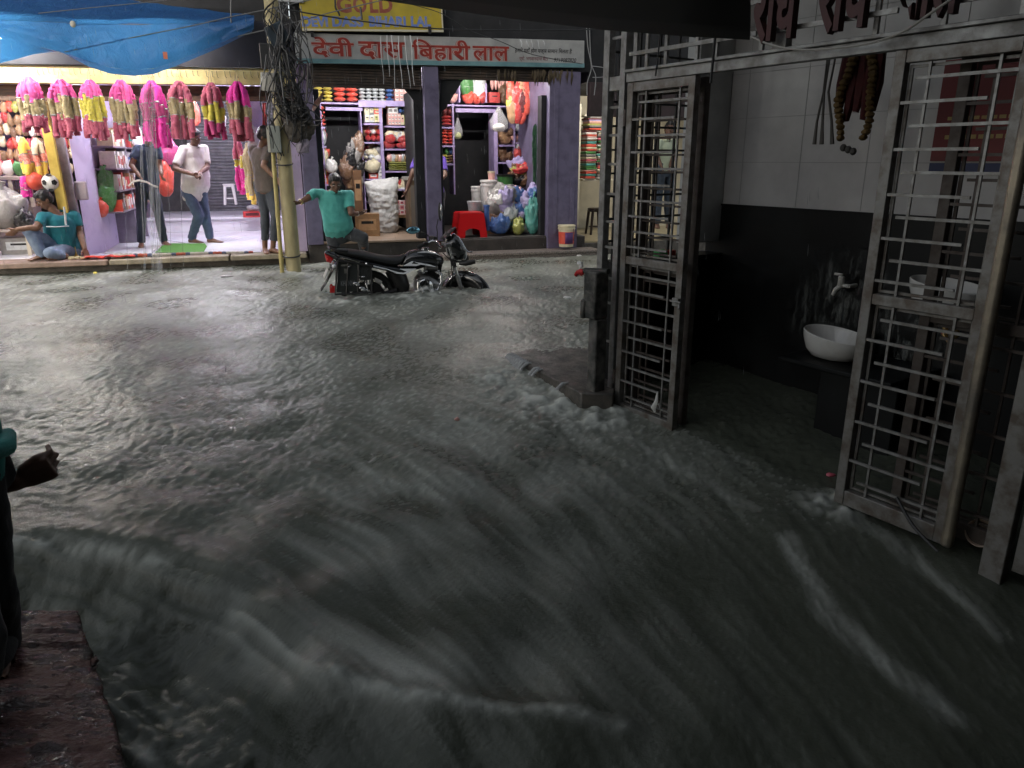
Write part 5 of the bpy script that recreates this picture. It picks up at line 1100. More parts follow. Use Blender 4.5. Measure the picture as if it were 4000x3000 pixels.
for (x, y, rx, ry, h, c, lab, kn) in ((650,1190,.17,.12,.24,'blue','knotted bright blue bag on the floor of the right opening',True),(840,1198,.10,.10,.22,'olive','yellow green bag on the floor beside the blue bag',True),(985,1190,.12,.10,.52,'teal','pale green checked bag at the right of the bag heap',True),(660,960,.20,.15,.42,'grey','big pale grey green plastic bag in the bag heap',True),(720,1110,.17,.12,.36,'grey','crumpled grey bag in the middle of the bag heap',False),(830,1060,.13,.1,.42,'tan','beige polythene bag in the middle of the bag heap',False),(800,870,.18,.12,.28,'pink','pale pink bag at the top of the bag heap',False),(980,900,.17,.12,.36,'lilac','lilac blue bag at the top right of the bag heap',True),(905,985,.07,.05,.26,'rose','bright pink bag in the bag heap',False),(1000,1010,.12,.1,.34,'green','green bag at the right edge of the bag heap',False),(690,800,.12,.1,.16,'maroon','dark maroon cloth on top of the bag heap',False),(580,850,.08,.07,.2,'white','white mesh bag of garlic beside the tall white bucket',False),(870,900,.09,.08,.22,'darkblue','dark blue bag in the bag heap',False),(620,1030,.10,.08,.25,'brown','brown bag low in the bag heap',False),(870,1120,.10,.09,.3,'brown','dark brown bag right of the beige bag',False)):
    rx *= .86; n_ = 11.05 if y > 1150 else 11.3; s_, z_ = su(*e8(x, y), n_); lump(s_, n_+.06, max(z_-(0 if y > 1150 else .12), .278), rx, ry, h, c, lab, knot=kn, fold=.32)
cols_ = (('grey','pale grey'),('teal','pale green'),('lilac','lilac'),('pink','pale pink'),('tan','beige'),('silver','clear'),('white','white'),('brown','brown'),('blue','blue'))
for k in range(34):
    c, nm = cols_[gr.randrange(len(cols_))]; x = gr.uniform(575, 1045); y = gr.uniform(800, 1160); s_, z_ = su(*e8(x, y), 11.25); lump(s_, 11.22+gr.uniform(-.04,.12), max(z_-.08, .278), gr.uniform(.06,.10), .07, gr.uniform(.13,.24), c, nm+' crumpled small bag stuffed into the heap of bags in the right opening', knot=gr.random() < .5, fold=.42)
for k in range(46):
    c = gr.choice(('red','cream','orange','white','pink','silver','olive','tan','yellow')); nm = {'silver':'silvery','tan':'tan','cream':'cream'}.get(c, c)
    x0, x1, yb = gr.choice(((945,1200,1052),(985,1205,1356),(1330,1640,1160),(1340,1660,1520),(100,285,1112),(120,330,1412),(1300,1500,600))); s_, z_ = su(*e5(gr.uniform(x0,x1), yb), NS+.2)
    lump(s_, NS+.22, z_+gr.uniform(.04,.13), gr.uniform(.05,.07), .06, gr.uniform(.12,.17), c, nm+' packet pushed to the back of the lilac shelves in the left opening', name='packet', knot=False, fold=.3)
# ---------------- cloth shop
U3 = unit('cream shelf rack with folded cloth in the cloth shop', 12.3, [(e8(1435,0)[0], 405, 880, 9)], [(e8(1480,0)[0], 2420, e8(0,640)[1]), (e8(1490,0)[0], 2420, e8(0,-5)[1])], mt=mat('cream_rack', (.72,.68,.55), .5), zb=.15)
cl_ = [('maroon','maroon'),('pink','pink'),('cream','cream'),('orange','orange'),('green','green'),('white','white'),('teal','sea green'),('brown','brown'),('rose','rose'),('grey','grey')]
for cx, w0 in ((1515, 110), (1640, 130)):
    z = su(*e8(cx, 632), 12.42)[1]; top = su(*e8(cx, 165), 12.42)[1]
    while z < top:
        c, nm = gr.choice(cl_); h = gr.uniform(.022,.05); s_, _ = su(*e8(cx+gr.uniform(-6,6), 632), 12.42); w_ = w0*.3917*13/FPX*gr.uniform(.92,1.08)
        q = MB(); q.box((0,0,h/2), (w_,.3,h*.9)); jitter(q, .006, 20, seed=z)
        o = q.build('folded_cloth', cloth('folded_'+c, lin(PAL[c]), tuple(x*.55 for x in lin(PAL[c]))), bevel=.012, bseg=3); o.location = SW(s_, 12.42, z); o.rotation_euler = (0,0,SA+gr.uniform(-.05,.05)); lb = nm+' folded cloth in the '+('left' if cx < 1600 else 'right')+' pile of the cloth shop'; tag(o, lb, 'folded cloth', grp(lb)); z += h
for k in range(9):
    c = ('orange','black','grey','olive','tan','pink','lilac','maroon','grey')[k]; nm = dict(orange='orange',black='black',grey='grey',olive='olive',tan='tan',pink='pink',lilac='lilac',maroon='maroon')[c]; s_, z_ = su(*e8(1600, 150-14*k), 12.42); q = MB(); q.box((0,0,.015), (.36+gr.uniform(-.05,.05),.3,.03)); o = q.build('folded_cloth', cloth('folded_'+c, lin(PAL[c]), tuple(x*.55 for x in lin(PAL[c]))), bevel=.01, bseg=3); o.location = SW(s_+gr.uniform(-.02,.02), 12.42, z_); o.rotation_euler = (0,0,SA); lb = nm+' flat sari on the upper shelf of the cloth shop'; tag(o, lb, 'folded cloth', grp(lb))
# ---------------- garland shop: side shelves
US = shop_thing('wall_shelf', 'mauve wall shelves of boxes along the left side of the garland shop', 'shelf unit', 0, 0, 0)
msh = mat('mauve_shelf', (.30,.26,.32), .55, c2=(.2,.17,.21), nscale=6)
for z in (.69, .98, 1.28, 1.58):
    q = MB(); bx(q, -2.35, -2.03, 11.9, 15.8, z-.022, z); q.build('shelf', msh, US, bevel=.003)
for n_ in (12.9, 13.9, 14.9, 15.8):
    q = MB(); bx(q, -2.345, -2.035, n_-.012, n_+.012, .16, 1.95); q.build('side_panel', msh, US, bevel=.003)
def side_carton(n_, z, w_, h, c, c2_, lab):
    q = MB(); q.box((0,0,h/2), (.2,w_,h)); q.m = 1; q.box((.1012,0,h*.5), (.002,w_*.7,h*.5))
    o = q.build('carton', [pm(c), pm(c2_)], smooth=0); o.location = SW(-2.14, n_, z); o.rotation_euler = (0,0,SA+gr.uniform(-.06,.06)); tag(o, lab, 'carton', grp(lab))
names = dict(white='white',cream='cream',kraft='brown',red='red',grey='grey',tan='tan',blue='blue',orange='orange',pink='pink')
for r_, (z, hh, pal) in enumerate(((.69,.24,('tan','orange','grey','white','red','kraft')),(.98,.25,('pink','red','white','white','kraft','kraft')),(1.28,.25,('grey','white','white','kraft','blue','kraft')),(1.58,.28,('cream','cream','white','kraft','red','kraft')))):
    n_ = 11.95
    while n_ < 15.6:
        w_ = gr.uniform(.07,.2) if n_ < 12.8 else gr.uniform(.14,.28); c = gr.choice(pal[:4] if n_ < 12.8 else pal[2:])
        side_carton(n_+w_/2, z, w_*.95, gr.uniform(.6,1)*hh, c, gr.choice(('white','cream','red')), names[c]+' carton on the '+('lowest','second','third','top')[r_]+' mauve wall shelf'); n_ += w_+.01
s_, z_ = su(235*2-30, 800, 11.75); 
lump(su(425,830,11.9)[0], 11.95, su(425,830,11.9)[1], .11, .10, .52, 'green', 'long green plastic bag hanging in front of the mauve wall shelves', fold=.25)
lump(su(395,850,11.8)[0], 11.85, su(395,850,11.8)[1], .09, .07, .22, 'orange', 'orange packet hanging under the green plastic bag')
q = MB(); c = J(318,745,11.40); q.box(c, (.15,.06,.24)); o = q.build('switch_box', mat('switch_box', (.44,.38,.42), .5, c2=(.34,.29,.33), nscale=6), bevel=.02, bseg=3); o.rotation_euler = (0,0,SA); tag(o, 'mauve grey switch box on the end of the pale lavender wall', 'switch box')
# hangings behind the men
for (u, v, rx, h, c, lab) in ((640,690,.12,.5,'orange','orange cloth bag between the two men in the garland shop'),(650,580,.13,.4,'magenta','magenta packet bunch between the two men'),(585,560,.10,.3,'magenta','bright magenta garland bunch above the dark blue man'),(860,470,.07,.24,'white','white plate hung behind the garlands'),(760,440,.07,.32,'orange','orange and white packet hung between the pink garlands'),(500,470,.08,.5,'teal','white and green toy packet hung between the pink garlands'),(985,430,.14,.5,'lilac','lilac polythene sheet hanging at the right end of the garland shop'),(1000,560,.11,.6,'silver','clear bag of silver trinkets at the right end of the garland shop'),(430,560,.09,.26,'tan','tan packet hanging left of the dark blue man'),(540,540,.07,.3,'white','white packet hanging left of the dark blue man')):
    p = J(u, v, 12.9 if u < 900 else 11.6); lump(p.x, 12.9 if u < 900 else 11.6, p.z-h*.6, rx, .05, h, c, lab, fold=.3)
rc = shop_thing('red_cloth', 'narrow red cloth hanging beside the junction box on the pole', 'cloth', 0, 0, 0)
q = MB(); q.grid(6, 10, lambda a, b_: tuple(J(1026+16*a, 402+90*b_, 11.0+.02*math.sin(9*a)))); q.build('cloth', pm('red', .7), rc, solid=.006)
# ---------------- garlands
def garland(px0, px1, v0, v1, vm1, vm2, c_up, c_mid, c_low, label, n=10.72, group='artificial flower garlands hanging along the lintel', strands=9, vtop=268, name='garland', seed=0):
    rg = random.Random(int(px0)+seed); c = J((px0+px1)/2, v0, n); W = (J(px1, v1, n).x-J(px0, v1, n).x)/2; H = c.z-J((px0+px1)/2, v1, n).z; Hm1 = c.z-J(0, vm1, n).z; Hm2 = c.z-J(0, vm2, n).z
    t = shop_thing(name, label, 'garland', c.x, n, c.z, group)
    bands = [('upper_flowers', -.0, Hm1, c_up), ('middle_flowers', Hm1, Hm2, c_mid), ('lower_flowers', Hm2, H, c_low)]
    segs = {b[0]: MB() for b in bands}; tin1 = MB(); tin2 = MB()
    for k in range(strands):
        a = (k+.5)/strands*2-1; dx = a*W*.82; dy = .055*math.cos(a*1.4)*rg.choice((-1,.2,1)); Lk = H*rg.uniform(.86,1.05); o1 = rg.uniform(-.05,.05); o2 = rg.uniform(-.045,.045)
        def pos(h):
            f = 1-(1-min(1, h/(H*.30)))**2; return Vector((dx*(.12+.88*f)+.008*math.sin(h*18+k), dy*f, -h))
        for nm, h0, h1, _ in bands:
            h0 = h0+(0 if h0 <= 0 else o1 if h0 == Hm1 else o2); h1 = min(h1+(o1 if h1 == Hm1 else o2 if h1 == Hm2 else 0), Lk); m_ = max(4, int((h1-h0)/.022)); pts = [pos(h0+(h1-h0)*i/m_) for i in range(m_+1)]
            rr_ = [(.031+.006*(i % 2)+rg.uniform(-.003,.004))*(.55 if h0+(h1-h0)*i/m_ < H*.08 else 1) for i in range(m_+1)]
            segs[nm].tube(pts, rr_, 8)
        for tin, hb in ((tin1, Hm1+o1), (tin2, Hm2+o2)): tin.tube([pos(hb-.014), pos(hb), pos(hb+.014)], [.028,.039,.028], 7)
    for nm, _, _, cc in bands:
        jitter(segs[nm], .009, 60, seed=px0*.1); segs[nm].build(nm, mat('petals_'+cc, PETAL[cc][0], .75, c2=PETAL[cc][1], nscale=40, nlo=.4, nhi=.65, sheen=.3), t, smooth=50)
    for tin in (tin1, tin2): jitter(tin, .006, 70); tin.build('tinsel', mat('tinsel', (.22,.21,.2), .35, metal=.4, c2=(.5,.5,.48), nscale=60), t, smooth=0)
    top = J((px0+px1)/2, vtop, n+.08).z-c.z; q = MB()
    for dx in (-.02, .02): q.tube([(dx,0,-.02),(dx*.5,.03,top*.6),(0,.08,top)], .0035, 5)
    q.build('loop', mat('tan_string', (.35,.28,.17), .8), t)
    return t
PETAL = dict(pink=((.70,.08,.30),(.55,.05,.22)), hot=((.80,.03,.36),(.62,.02,.27)), tan=((.40,.32,.16),(.30,.22,.11)), yellow=((.62,.52,.05),(.48,.38,.06)), rose=((.50,.10,.16),(.38,.07,.12)), deep=((.45,.03,.16),(.35,.03,.13)), bright=((.85,.68,.08),(.9,.5,.15)), white=((.85,.8,.7),(.75,.6,.4)), redw=((.75,.12,.10),(.8,.5,.4)), straw=((.55,.46,.24),(.45,.36,.18)))
for a in ((50,160,302,517,386,455,'pink','tan','rose','pink topped garland with a tan middle at the far left of the lintel'), (170,296,312,540,378,452,'pink','tan','rose','wide pink and tan garland second from the left on the lintel'), (298,398,314,548,378,455,'pink','yellow','rose','pink garland with bright yellow middle above the lavender wall'), (413,522,314,545,385,470,'pink','tan','rose','pink and tan garland left of the all magenta one'), (533,644,318,578,400,460,'hot','deep','hot','all magenta garland hanging over the dark blue man'), (645,748,318,545,385,450,'rose','tan','rose','dusty pink and tan garland right of the all magenta one'), (778,864,324,548,390,458,'rose','yellow','deep','narrow pink and yellow garland above the man in white'), (876,972,320,552,386,455,'hot','tan','rose','tan bellied garland at the right end of the lintel')):
    garland(*a)
garland(905,945,535,760,612,655,'rose','yellow','hot','long pink and yellow garland hanging behind the man in white', n=12.2, group=None, strands=4, vtop=520)
garland(942,990,560,805,700,770,'straw','straw','bright','long straw coloured garland hanging left of the brown T-shirt man', n=11.9, group=None, strands=4, vtop=540)
garland(62,110,540,695,590,640,'bright','redw','bright','bright yellow and red garland in clear wrap at the left stall', n=11.3, group=None, strands=4, vtop=510)
garland(112,165,540,690,590,640,'white','redw','bright','bright white and red garland in clear wrap beside the yellow one', n=11.35, group=None, strands=4, vtop=510)
garland(78,115,690,770,720,745,'hot','pink','hot','small bright pink tassel below the yellow garland', n=11.3, group=None, strands=4, vtop=680)
# balls
for (u, v, c, lab) in ((138,708,'orange','orange toy ball hanging at the left stall'), (160,712,'tan','tan toy ball half hidden by the orange ball')):
    p = J(u, v, 11.3+.06*(c == 'tan')); q = MB(); q.ell((0,0,0), (.115,.115,.115), seg=24, rings=16); o = q.build('ball', pm(c)); o.location = SW(*p); tag(o, lab, 'ball')
p = J(200, 712, 11.25); fb = shop_thing('football', 'black and white football in a net bag at the left stall', 'ball', p.x, p.y, p.z)
q = MB(); q.ell((0,0,0), (.108,.108,.108), seg=28, rings=18); q.build('ball', pm('white'), fb)
phi = (1+5**.5)/2; q = MB()
for v in [Vector(x).normalized() for a_ in (1,-1) for b_ in (phi,-phi) for x in ((0,a_,b_),(a_,b_,0),(b_,0,a_))]:
    x = v.orthogonal().normalized(); y = v.cross(x); q.add([v*.1095+(x*math.cos(2*PI*i/5)+y*math.sin(2*PI*i/5))*.038 for i in range(5)]+[v*.113], [(i,(i+1)%5,5) for i in range(5)])
q.build('patches', pm('black'), fb)
# ---------------- left stall
ls = shop_thing('stall_counter', 'wooden stall counter with a wire cage front at the far left', 'counter', 0, 0, 0)
q = MB(); s0, z0 = su(-120, 690, 12.3); s1, _ = su(108, 690, 12.3); bx(q, s0, s1, 12.3, 12.8, z0-.05, z0); q.build('top', mat('stall_top', (.40,.33,.30), .5), ls, bevel=.005)
q = MB(); bx(q, s0+.05, s1-.02, 12.35, 12.75, .15, z0-.4); q.build('base', mat('stall_base', (.28,.22,.19), .6, c2=(.2,.16,.14), nscale=5), ls)
q = MB()
for k in range(4): x = s0+(s1-s0)*k/3; q.bar((x,12.33,z0-.42), (x,12.33,z0-.05), .05, .04, up=(0,1,0))
q.build('frame', mat('stall_frame', (.5,.44,.34), .5), ls, bevel=.004)
q = MB()
for k in range(24): x = s0+(s1-s0)*(k+.5)/24; q.bar((x,12.36,z0-.40), (x,12.36,z0-.06), .006, .006, up=(0,1,0))
for k in range(7): q.bar((s0,12.365,z0-.38+.05*k), (s1,12.365,z0-.38+.05*k), .006, .006)
q.build('cage', mat('cage_wire', (.25,.2,.16), .5), ls)
for r_ in range(7):
    for k in range(15):
        s_ = -3.98+.084*k; c = gr.choice(('white','pink','cream','orange','tan','rose','red','kraft','olive','brown')); lb = names.get(c, c)+' packet in the bright wall of goods at the far left stall'; p_z = 1.22+.165*r_
        lump(s_+gr.uniform(-.02,.02), 13.2, p_z+gr.uniform(-.03,.03), .043, .05, .15, c, lb, name='packet', knot=False, fold=.3)
for k in range(6):
    lump(-3.8+.14*k, 12.5, su(0,690,12.4)[1], .07, .06, .2, ('red','pink','white','green','white','orange')[k], ('red','pink','white','green','milky white','orange')[k]+' bag standing on the stall counter at the far left', knot=False)
tbl = shop_thing('low_table', 'low wooden table under the pale plastic sack at the far left', 'table', 0, 0, 0)
s0, z0 = su(-90, 873, 11.7); s1, _ = su(118, 873, 11.7); z0 = .50
q = MB(); bx(q, s0, s1, 11.6, 12.1, z0-.03, z0); q.build('top', mat('stall_top', 0), tbl, bevel=.004)
for (x, y) in ((s1-.05,11.65),(s1-.05,12.05),(s0+.05,11.65),(s0+.05,12.05)):
    q = MB(); q.bar((x,y,.15), (x,y,z0-.03), .045, .045, up=(0,1,0)); q.build('leg', mat('stall_frame', 0), tbl)
lump(su(25,870,11.8)[0], 11.82, .50, .24, .2, .50, 'grey', 'big pale translucent plastic sack on the low table', fold=.22)
lump(su(92,870,11.75)[0], 11.75, .50, .12, .1, .24, 'black', 'black plastic bag beside the pale sack on the low table', fold=.3)
carton(su(90,950,11.9)[0], 11.95, .151, .5, .3, .22, 'grey', 'silver', 'grey box under the low table at the far left')
# ---------------- floor coverings
def flat_patch(name, label, cat, px, z, mt, thick=.006):
    pts = [shz(u, v, z) for u, v in px]; q = MB(); q.prism(pts, z-.004, z+thick, lambda p, t: (p[0], p[1], t)); o = q.build(name, mt); o.rotation_euler = (0,0,SA); return tag(o, label, cat)
fl = cloth('white_sheet', (.66,.68,.70), (.56,.58,.61))
flat_patch('floor_sheet', 'white cotton sheet on the floor under the white shirt man', 'sheet', [c_ for c_ in ((612,930),(800,925),(1010,925),(1020,985),(900,990),(780,992),(800,965))], .154, fl)
flat_patch('floor_sheet', 'white cotton sheet on the floor at the feet of the dark blue man', 'sheet', [(405,965),(470,948),(640,935),(610,975),(590,988),(410,990)], .154, fl)
flat_patch('door_mat', 'bright green grass mat on the front edge of the white floor', 'mat', [(606,986),(632,962),(660,952),(800,952),(808,962),(792,990)], .163, mat('green_mat', (.10,.30,.045), .9, c2=(.07,.22,.035), nscale=60, bump=.6, bscale=200))
q = MB(); rg = shop_thing('striped_rug', 'rolled striped rug lying along the kerb in front of the green mat', 'rug', 0, 0, 0)
pal_ = [(.45,.43,.38),(.06,.06,.09),(.4,.08,.04),(.42,.4,.36),(.07,.09,.16),(.12,.2,.1),(.5,.46,.4),(.3,.22,.15)]
L0 = shz(430,1003,.2)[0]; L1 = shz(985,992,.2)[0]; nseg = 30
for k, c in enumerate(pal_):
    q = MB()
    for i in range(nseg):
        if (i*5+i*i) % 8 == k:
            x0 = L0+(L1-L0)*i/nseg; x1 = L0+(L1-L0)*(i+1)/nseg; r0 = .026*(1-.45*i/nseg); q.tube([(x0,10.95+.02*math.sin(x0*5),.16+r0*.7),((x0+x1)/2,10.95+.02*math.sin((x0+x1)*2.5),.165+r0*.7),(x1,10.95+.02*math.sin(x1*5),.16+r0*.7)], r0, 10)
    if q.v: q.build('stripe', cloth('rug_%d' % k, c, tuple(x*.7 for x in c)), rg)
q = MB(); s0, n0 = shz(325,1008,.17); s1, n1 = shz(532,1000,.17)
q.grid(26, 8, lambda a, b_: (s0+(s1-s0)*a, 10.84+.22*b_, .163+.012+.016*mnoise.fractal(Vector((a*7,b_*3,2)),.8,2,3)+.035*(1-b_)*abs(math.sin(a*9))*.4)); o = q.build('red_cloth', cloth('red_floor_cloth', (.60,.035,.02), (.45,.025,.015)), solid=.01); o.rotation_euler = (0,0,SA); tag(o, 'crumpled red cloth on the kerb beside the squatting man', 'cloth')
q = MB()
for k in range(22): x = shz(270+55*gr.random(),1012,.17)[0]; q.ell((x, 10.86+.08*gr.random(), .17+.02*gr.random()), (gr.uniform(.02,.05),.012,.012), Matrix.Rotation(gr.uniform(-1,1),3,'Z'), 7, 5)
o = q.build('straw_heap', cloth('straw', (.5,.43,.26), (.36,.3,.17))); o.rotation_euler = (0,0,SA); tag(o, 'small heap of pale straw between the squatting man and the red cloth', 'straw heap', kind='stuff')
# white plastic stool and shoes at the back
stool(876, 925, 718, 800, 14.9, mat('white_stool', (.62,.6,.58), .35), 'white plastic stool before the grey shutter at the back', thin=True)
p = J(990, 876, 14.4); carton(p.x, 14.5, .402, .32, .2, .10, 'red', 'maroon', 'red shoe box on the white marble step', name='shoe_box', cat='shoe box')
lump(p.x+.02, 14.48, .503, .10, .07, .10, 'grey', 'pair of grey slippers on the red shoe box', name='slippers', knot=False, cat='slippers')
# white paper strip seen by the dark blue man
ps = shop_thing('plastic_sheet', 'curved strip of white plastic hanging at the waist of the dark blue man', 'sheet', 0, 0, 0)
q = MB(); pts = [(502,722),(520,705),(545,700),(575,708),(600,722),(618,727)]
q.grid(6, 3, lambda a, b_: tuple(J(pts[round(a*5)][0], pts[round(a*5)][1]+8*b_, 11.3))); q.build('strip', pm('white'), ps, solid=.004)
# run-off from the tarpaulin
tr_ = shop_thing('tarpaulin_runoff', 'white curtain of rain water pouring from the low edge of the tarpaulin', 'runoff', 0, 0, 0)
for k in range(14):
    u = (545,552,558,563,568,573,578,584,590,596,603,700,480,650)[k]; q = MB(); pts = []; rs_ = []
    for i in range(26):
        t_ = i/25; p = J(u+12*t_+ (28*t_ if 555 < u < 600 else 4*t_), 296+(1062-296)*t_, 9.95); pts.append(p+Vector((.008*math.sin(9*t_+k),.008*math.sin(7*t_+2*k),0))); rs_.append((.0035+.003*gr.random())*(1.3 if k < 11 else .6))
    q.tube(pts, rs_, 5); q.build('stream', mat('fall_water', (.7,.73,.76), .2, alpha=.16), tr_)
# litter floating
for (u, v, c, lab, w_) in ((350,1052,'grey','crumpled grey litter floating by the kerb',.09),(372,1068,'yellow','yellow scrap floating below the kerb',.03),(880,1080,'grey','dark grey rag floating in front of the brown T-shirt man',.10),(1900,1010,'white','white foam scrap floating before the granite step',.03),(2262,1000,'white','white cup floating by the corner of the granite step',.04),(2215,1165,'white','white sliver floating left of the tap post',.04),(1785,1630,'pink','pink scrap in the middle of the current',.018),(3245,1860,'rose','pink wrapper in the dark doorway water',.03)):
    z_ = 0 if v < 1200 else -.3; x_, y_ = onz(u, v, z_); zz = water_z(x_, y_); x_, y_ = onz(u, v, zz); q = MB(); q.ell((0,0,.005), (w_,w_*.6,.014), seg=12, rings=6); jitter(q, w_*.25, 12/w_*.08, seed=u); o = q.build('litter', pm(c)); o.location = (x_, y_, water_z(x_, y_)); tag(o, lab, 'litter')
# outdoor tube lights under the tarpaulin
tube_light(-1.35, 10.42, 2.78, 1.2, 'tube light hung behind the valance of the blue tarpaulin over the magenta garland', 75, (1,.93,.87))
tube_light(-3.05, 10.45, 2.72, 1.2, 'tube light hung behind the valance of the blue tarpaulin at the far left', 175, (1,.95,.88))
# ================================================================= flooded motorcycle
BN = 8.22; BS0, BZ0 = 1.30, -.55
bike = shop_thing('motorcycle', 'black commuter motorcycle with silver stripes standing wheel deep in the flood', 'motorcycle', BS0, BN, BZ0)
def bp_(x, y, dn=0.0):                         # detail-picture units -> bike coordinates
    s, z = su(1250+.3165*x, 880+.3165*y, BN); return Vector((s-BS0, dn, z-BZ0))
M_blk = mat('black_gloss_paint', (.010,.011,.012), .22, coat=.9, c2=(.016,.018,.02), nscale=3)
M_seat = mat('black_vinyl', (.016,.017,.018), .42, bump=.1)
M_chr = mat('chrome', (.62,.63,.64), .14, metal=1)
M_alu = mat('cast_alloy', (.30,.30,.30), .38, metal=.8, c2=(.14,.14,.14), nscale=20)
M_blkm = mat('black_metal', (.02,.02,.021), .4, metal=.3); M_rub = mat('tyre_rubber', (.014,.014,.014), .7)
M_silv = mat('silver_decal', (.82,.86,.9), .3); M_redl = mat('red_lens', (.45,.02,.02), .15); M_glass = mat('lamp_glass', (.6,.62,.65), .08)
def stations(lst, seg=20, pw=1.0):
    out = []
    for (x, yt, yb, hw) in lst:
        a = bp_(x, yt); b_ = bp_(x, yb); c = (a+b_)/2; out.append((c, Vector((0,hw,0)), Vector((0,0,(a.z-b_.z)/2))))
    return out
q = MB(); q.eloft(stations([(990,470,490,.05),(1012,418,486,.09),(1045,360,486,.105),(1100,318,486,.118),(1180,297,490,.128),(1300,292,494,.135),(1400,312,498,.132),(1460,340,495,.118),(1500,372,486,.09),(1520,410,462,.045)]), 24)
tank = q.build('tank', M_blk, bike, smooth=60)
q = MB(); c = bp_(1300, 285); q.lathe([(.045,-.012),(.045,.006),(.035,.012),(.002,.013)], c=c, seg=20); q.build('filler_cap', M_chr, tank)
q = MB()
for sg in (-1, 1):
    for poly in ([(1010,478),(1110,425),(1128,428),(1100,455),(1220,462),(1160,482)], [(1135,432),(1230,448),(1330,466),(1390,487),(1400,496),(1330,484),(1200,462)], [(1180,318),(1300,306),(1400,325),(1470,365),(1400,338),(1300,322)]):
        f = lambda p, t: tuple(Vector((0,sg*t,0))+bp_(p[0],p[1]))
        y = .146 if poly[0][1] > 400 else .125
        q.prism(poly, y-.02, y, f)
q.build('stripe', M_silv, tank)
q = MB(); q.eloft(stations([(180,298,318,.07),(230,288,345,.115),(330,288,372,.13),(450,298,408,.135),(600,330,440,.13),(720,356,470,.12),(820,370,494,.11),(920,374,508,.10),(990,368,480,.095),(1040,350,372,.07)]), 22); q.build('seat', M_seat, bike, smooth=60)
q = MB(); q.eloft(stations([(150,330,350,.05),(220,330,400,.10),(400,375,430,.118),(620,420,520,.125),(800,470,560,.128),(960,500,590,.125),(1080,500,585,.11),(1150,495,545,.09)]), 18); sp = q.build('side_panel', M_blk, bike, smooth=60)
q = MB()
for sg in (-1, 1):
    q.prism([(640,476),(790,512),(890,545),(960,562),(1010,566),(1050,552),(960,520),(1160,516),(1100,545),(1060,570),(1000,582),(920,574),(820,530),(640,492)], .122, .142, lambda p, t: tuple(Vector((0,sg*t,0))+bp_(p[0],p[1])))
q.build('stripe', M_silv, sp)
q = MB(); q.tube([bp_(330,300,-.13), bp_(200,292,-.125), bp_(120,270,-.10), bp_(95,262,0), bp_(120,270,.10), bp_(200,292,.125), bp_(330,300,.13)], .013, 8); q.build('grab_rail', M_blkm, bike)
q = MB(); q.eloft([(bp_(58,356),(0,.05,0),(0,0,.015)),(bp_(95,395),(0,.075,0),(.02,0,.045)),(bp_(150,425),(0,.07,0),(.02,0,.04))], 14); q.build('tail_lamp', M_redl, bike)
q = MB(); q.eloft([(bp_(60,335),(0,.06,0),(0,0,.01)),(bp_(150,360),(0,.09,0),(0,0,.05)),(bp_(220,390),(0,.09,0),(0,0,.06))], 14); q.build('tail_fairing', M_blk, bike)
q = MB()
pts = [(230,420),(170,520),(120,620),(60,730),(10,800)]
q.grid(5, 5, lambda a, b_: tuple(bp_(pts[round(a*4)][0], pts[round(a*4)][1]-14*math.cos((b_-.5)*PI), (b_-.5)*.16)))
q.build('rear_mudguard', M_blkm, bike, solid=.006)
q = MB(); q.box(bp_(108,590,0)+Vector((-.03,0,0)), (.012,.20,.10), (0,.45,0)); q.build('number_plate', mat('plate_white', (.5,.5,.48), .4), bike, bevel=.004)
for sg in (-1, 1):
    q = MB(); q.tube([bp_(165,480,sg*.07), bp_(165,482,sg*.13)], .009, 6); q.ell(bp_(163,482,sg*.15), (.028,.03,.022), seg=10, rings=7); q.build('rear_indicator', M_glass, bike)
# wheels
def wheel(cx, cy, turn, name):
    t = bpy.data.objects.new(name, None); link(t, bike); t.location = bp_(cx, cy); t.rotation_euler = (0,0,turn)
    q = MB(); rr_ = .300; rt_ = .045; vs = []
    prof = [(rr_-.07,-.035),(rr_-.03,-.048),(rr_-.006,-.030),(rr_,0),(rr_-.006,.030),(rr_-.03,.048),(rr_-.07,.035)]
    q.lathe(prof, seg=40, cap=False); q.v = [(p[0], p[2], p[1]) for p in q.v]; q.build('tyre', M_rub, t, solid=.004)
    q = MB(); q.lathe([(rr_-.09,-.03),(rr_-.066,-.037),(rr_-.066,.037),(rr_-.09,.03),(rr_-.09,-.03)], seg=40, cap=False); q.lathe([(.05,-.05),(.05,.05)], seg=16)
    q.v = [(p[0], p[2], p[1]) for p in q.v]
    for k in range(6):
        a_ = 2*PI*k/6+.3; q.bar((.04*math.cos(a_),0,.04*math.sin(a_)), ((rr_-.08)*math.cos(a_),0,(rr_-.08)*math.sin(a_)), .03, .03, up=(0,1,0))
    q.build('rim', M_blkm, t)
    q = MB(); q.tube([(0,-.02,0),(0,.02,0)], .185, 28); q.build('brake_disc', M_rub, t)
    q = MB()
    for k in range(8):
        a0 = 2*PI*k/8; 
        for sg in (-1, 1):
            vs = []; q = MB()
            for i in range(6):
                a_ = a0+.05*i*1.6
                vs += [((rr_-.115)*math.cos(a_), sg*.036, (rr_-.115)*math.sin(a_)), ((rr_-.070)*math.cos(a_+.05), sg*.040, (rr_-.070)*math.sin(a_+.05))]
            q.add(vs, [(2*i,2*i+1,2*i+3,2*i+2) for i in range(5)]); q.build('rim_decal', mat('decal_grey', (.75,.72,.68), .4), t, solid=.003)
    return t
wheel(600, 885, 0, 'rear_wheel'); fw = wheel(1800, 905, R(-38), 'front_wheel')
FC = fw.location.copy(); fw.location.z -= .075
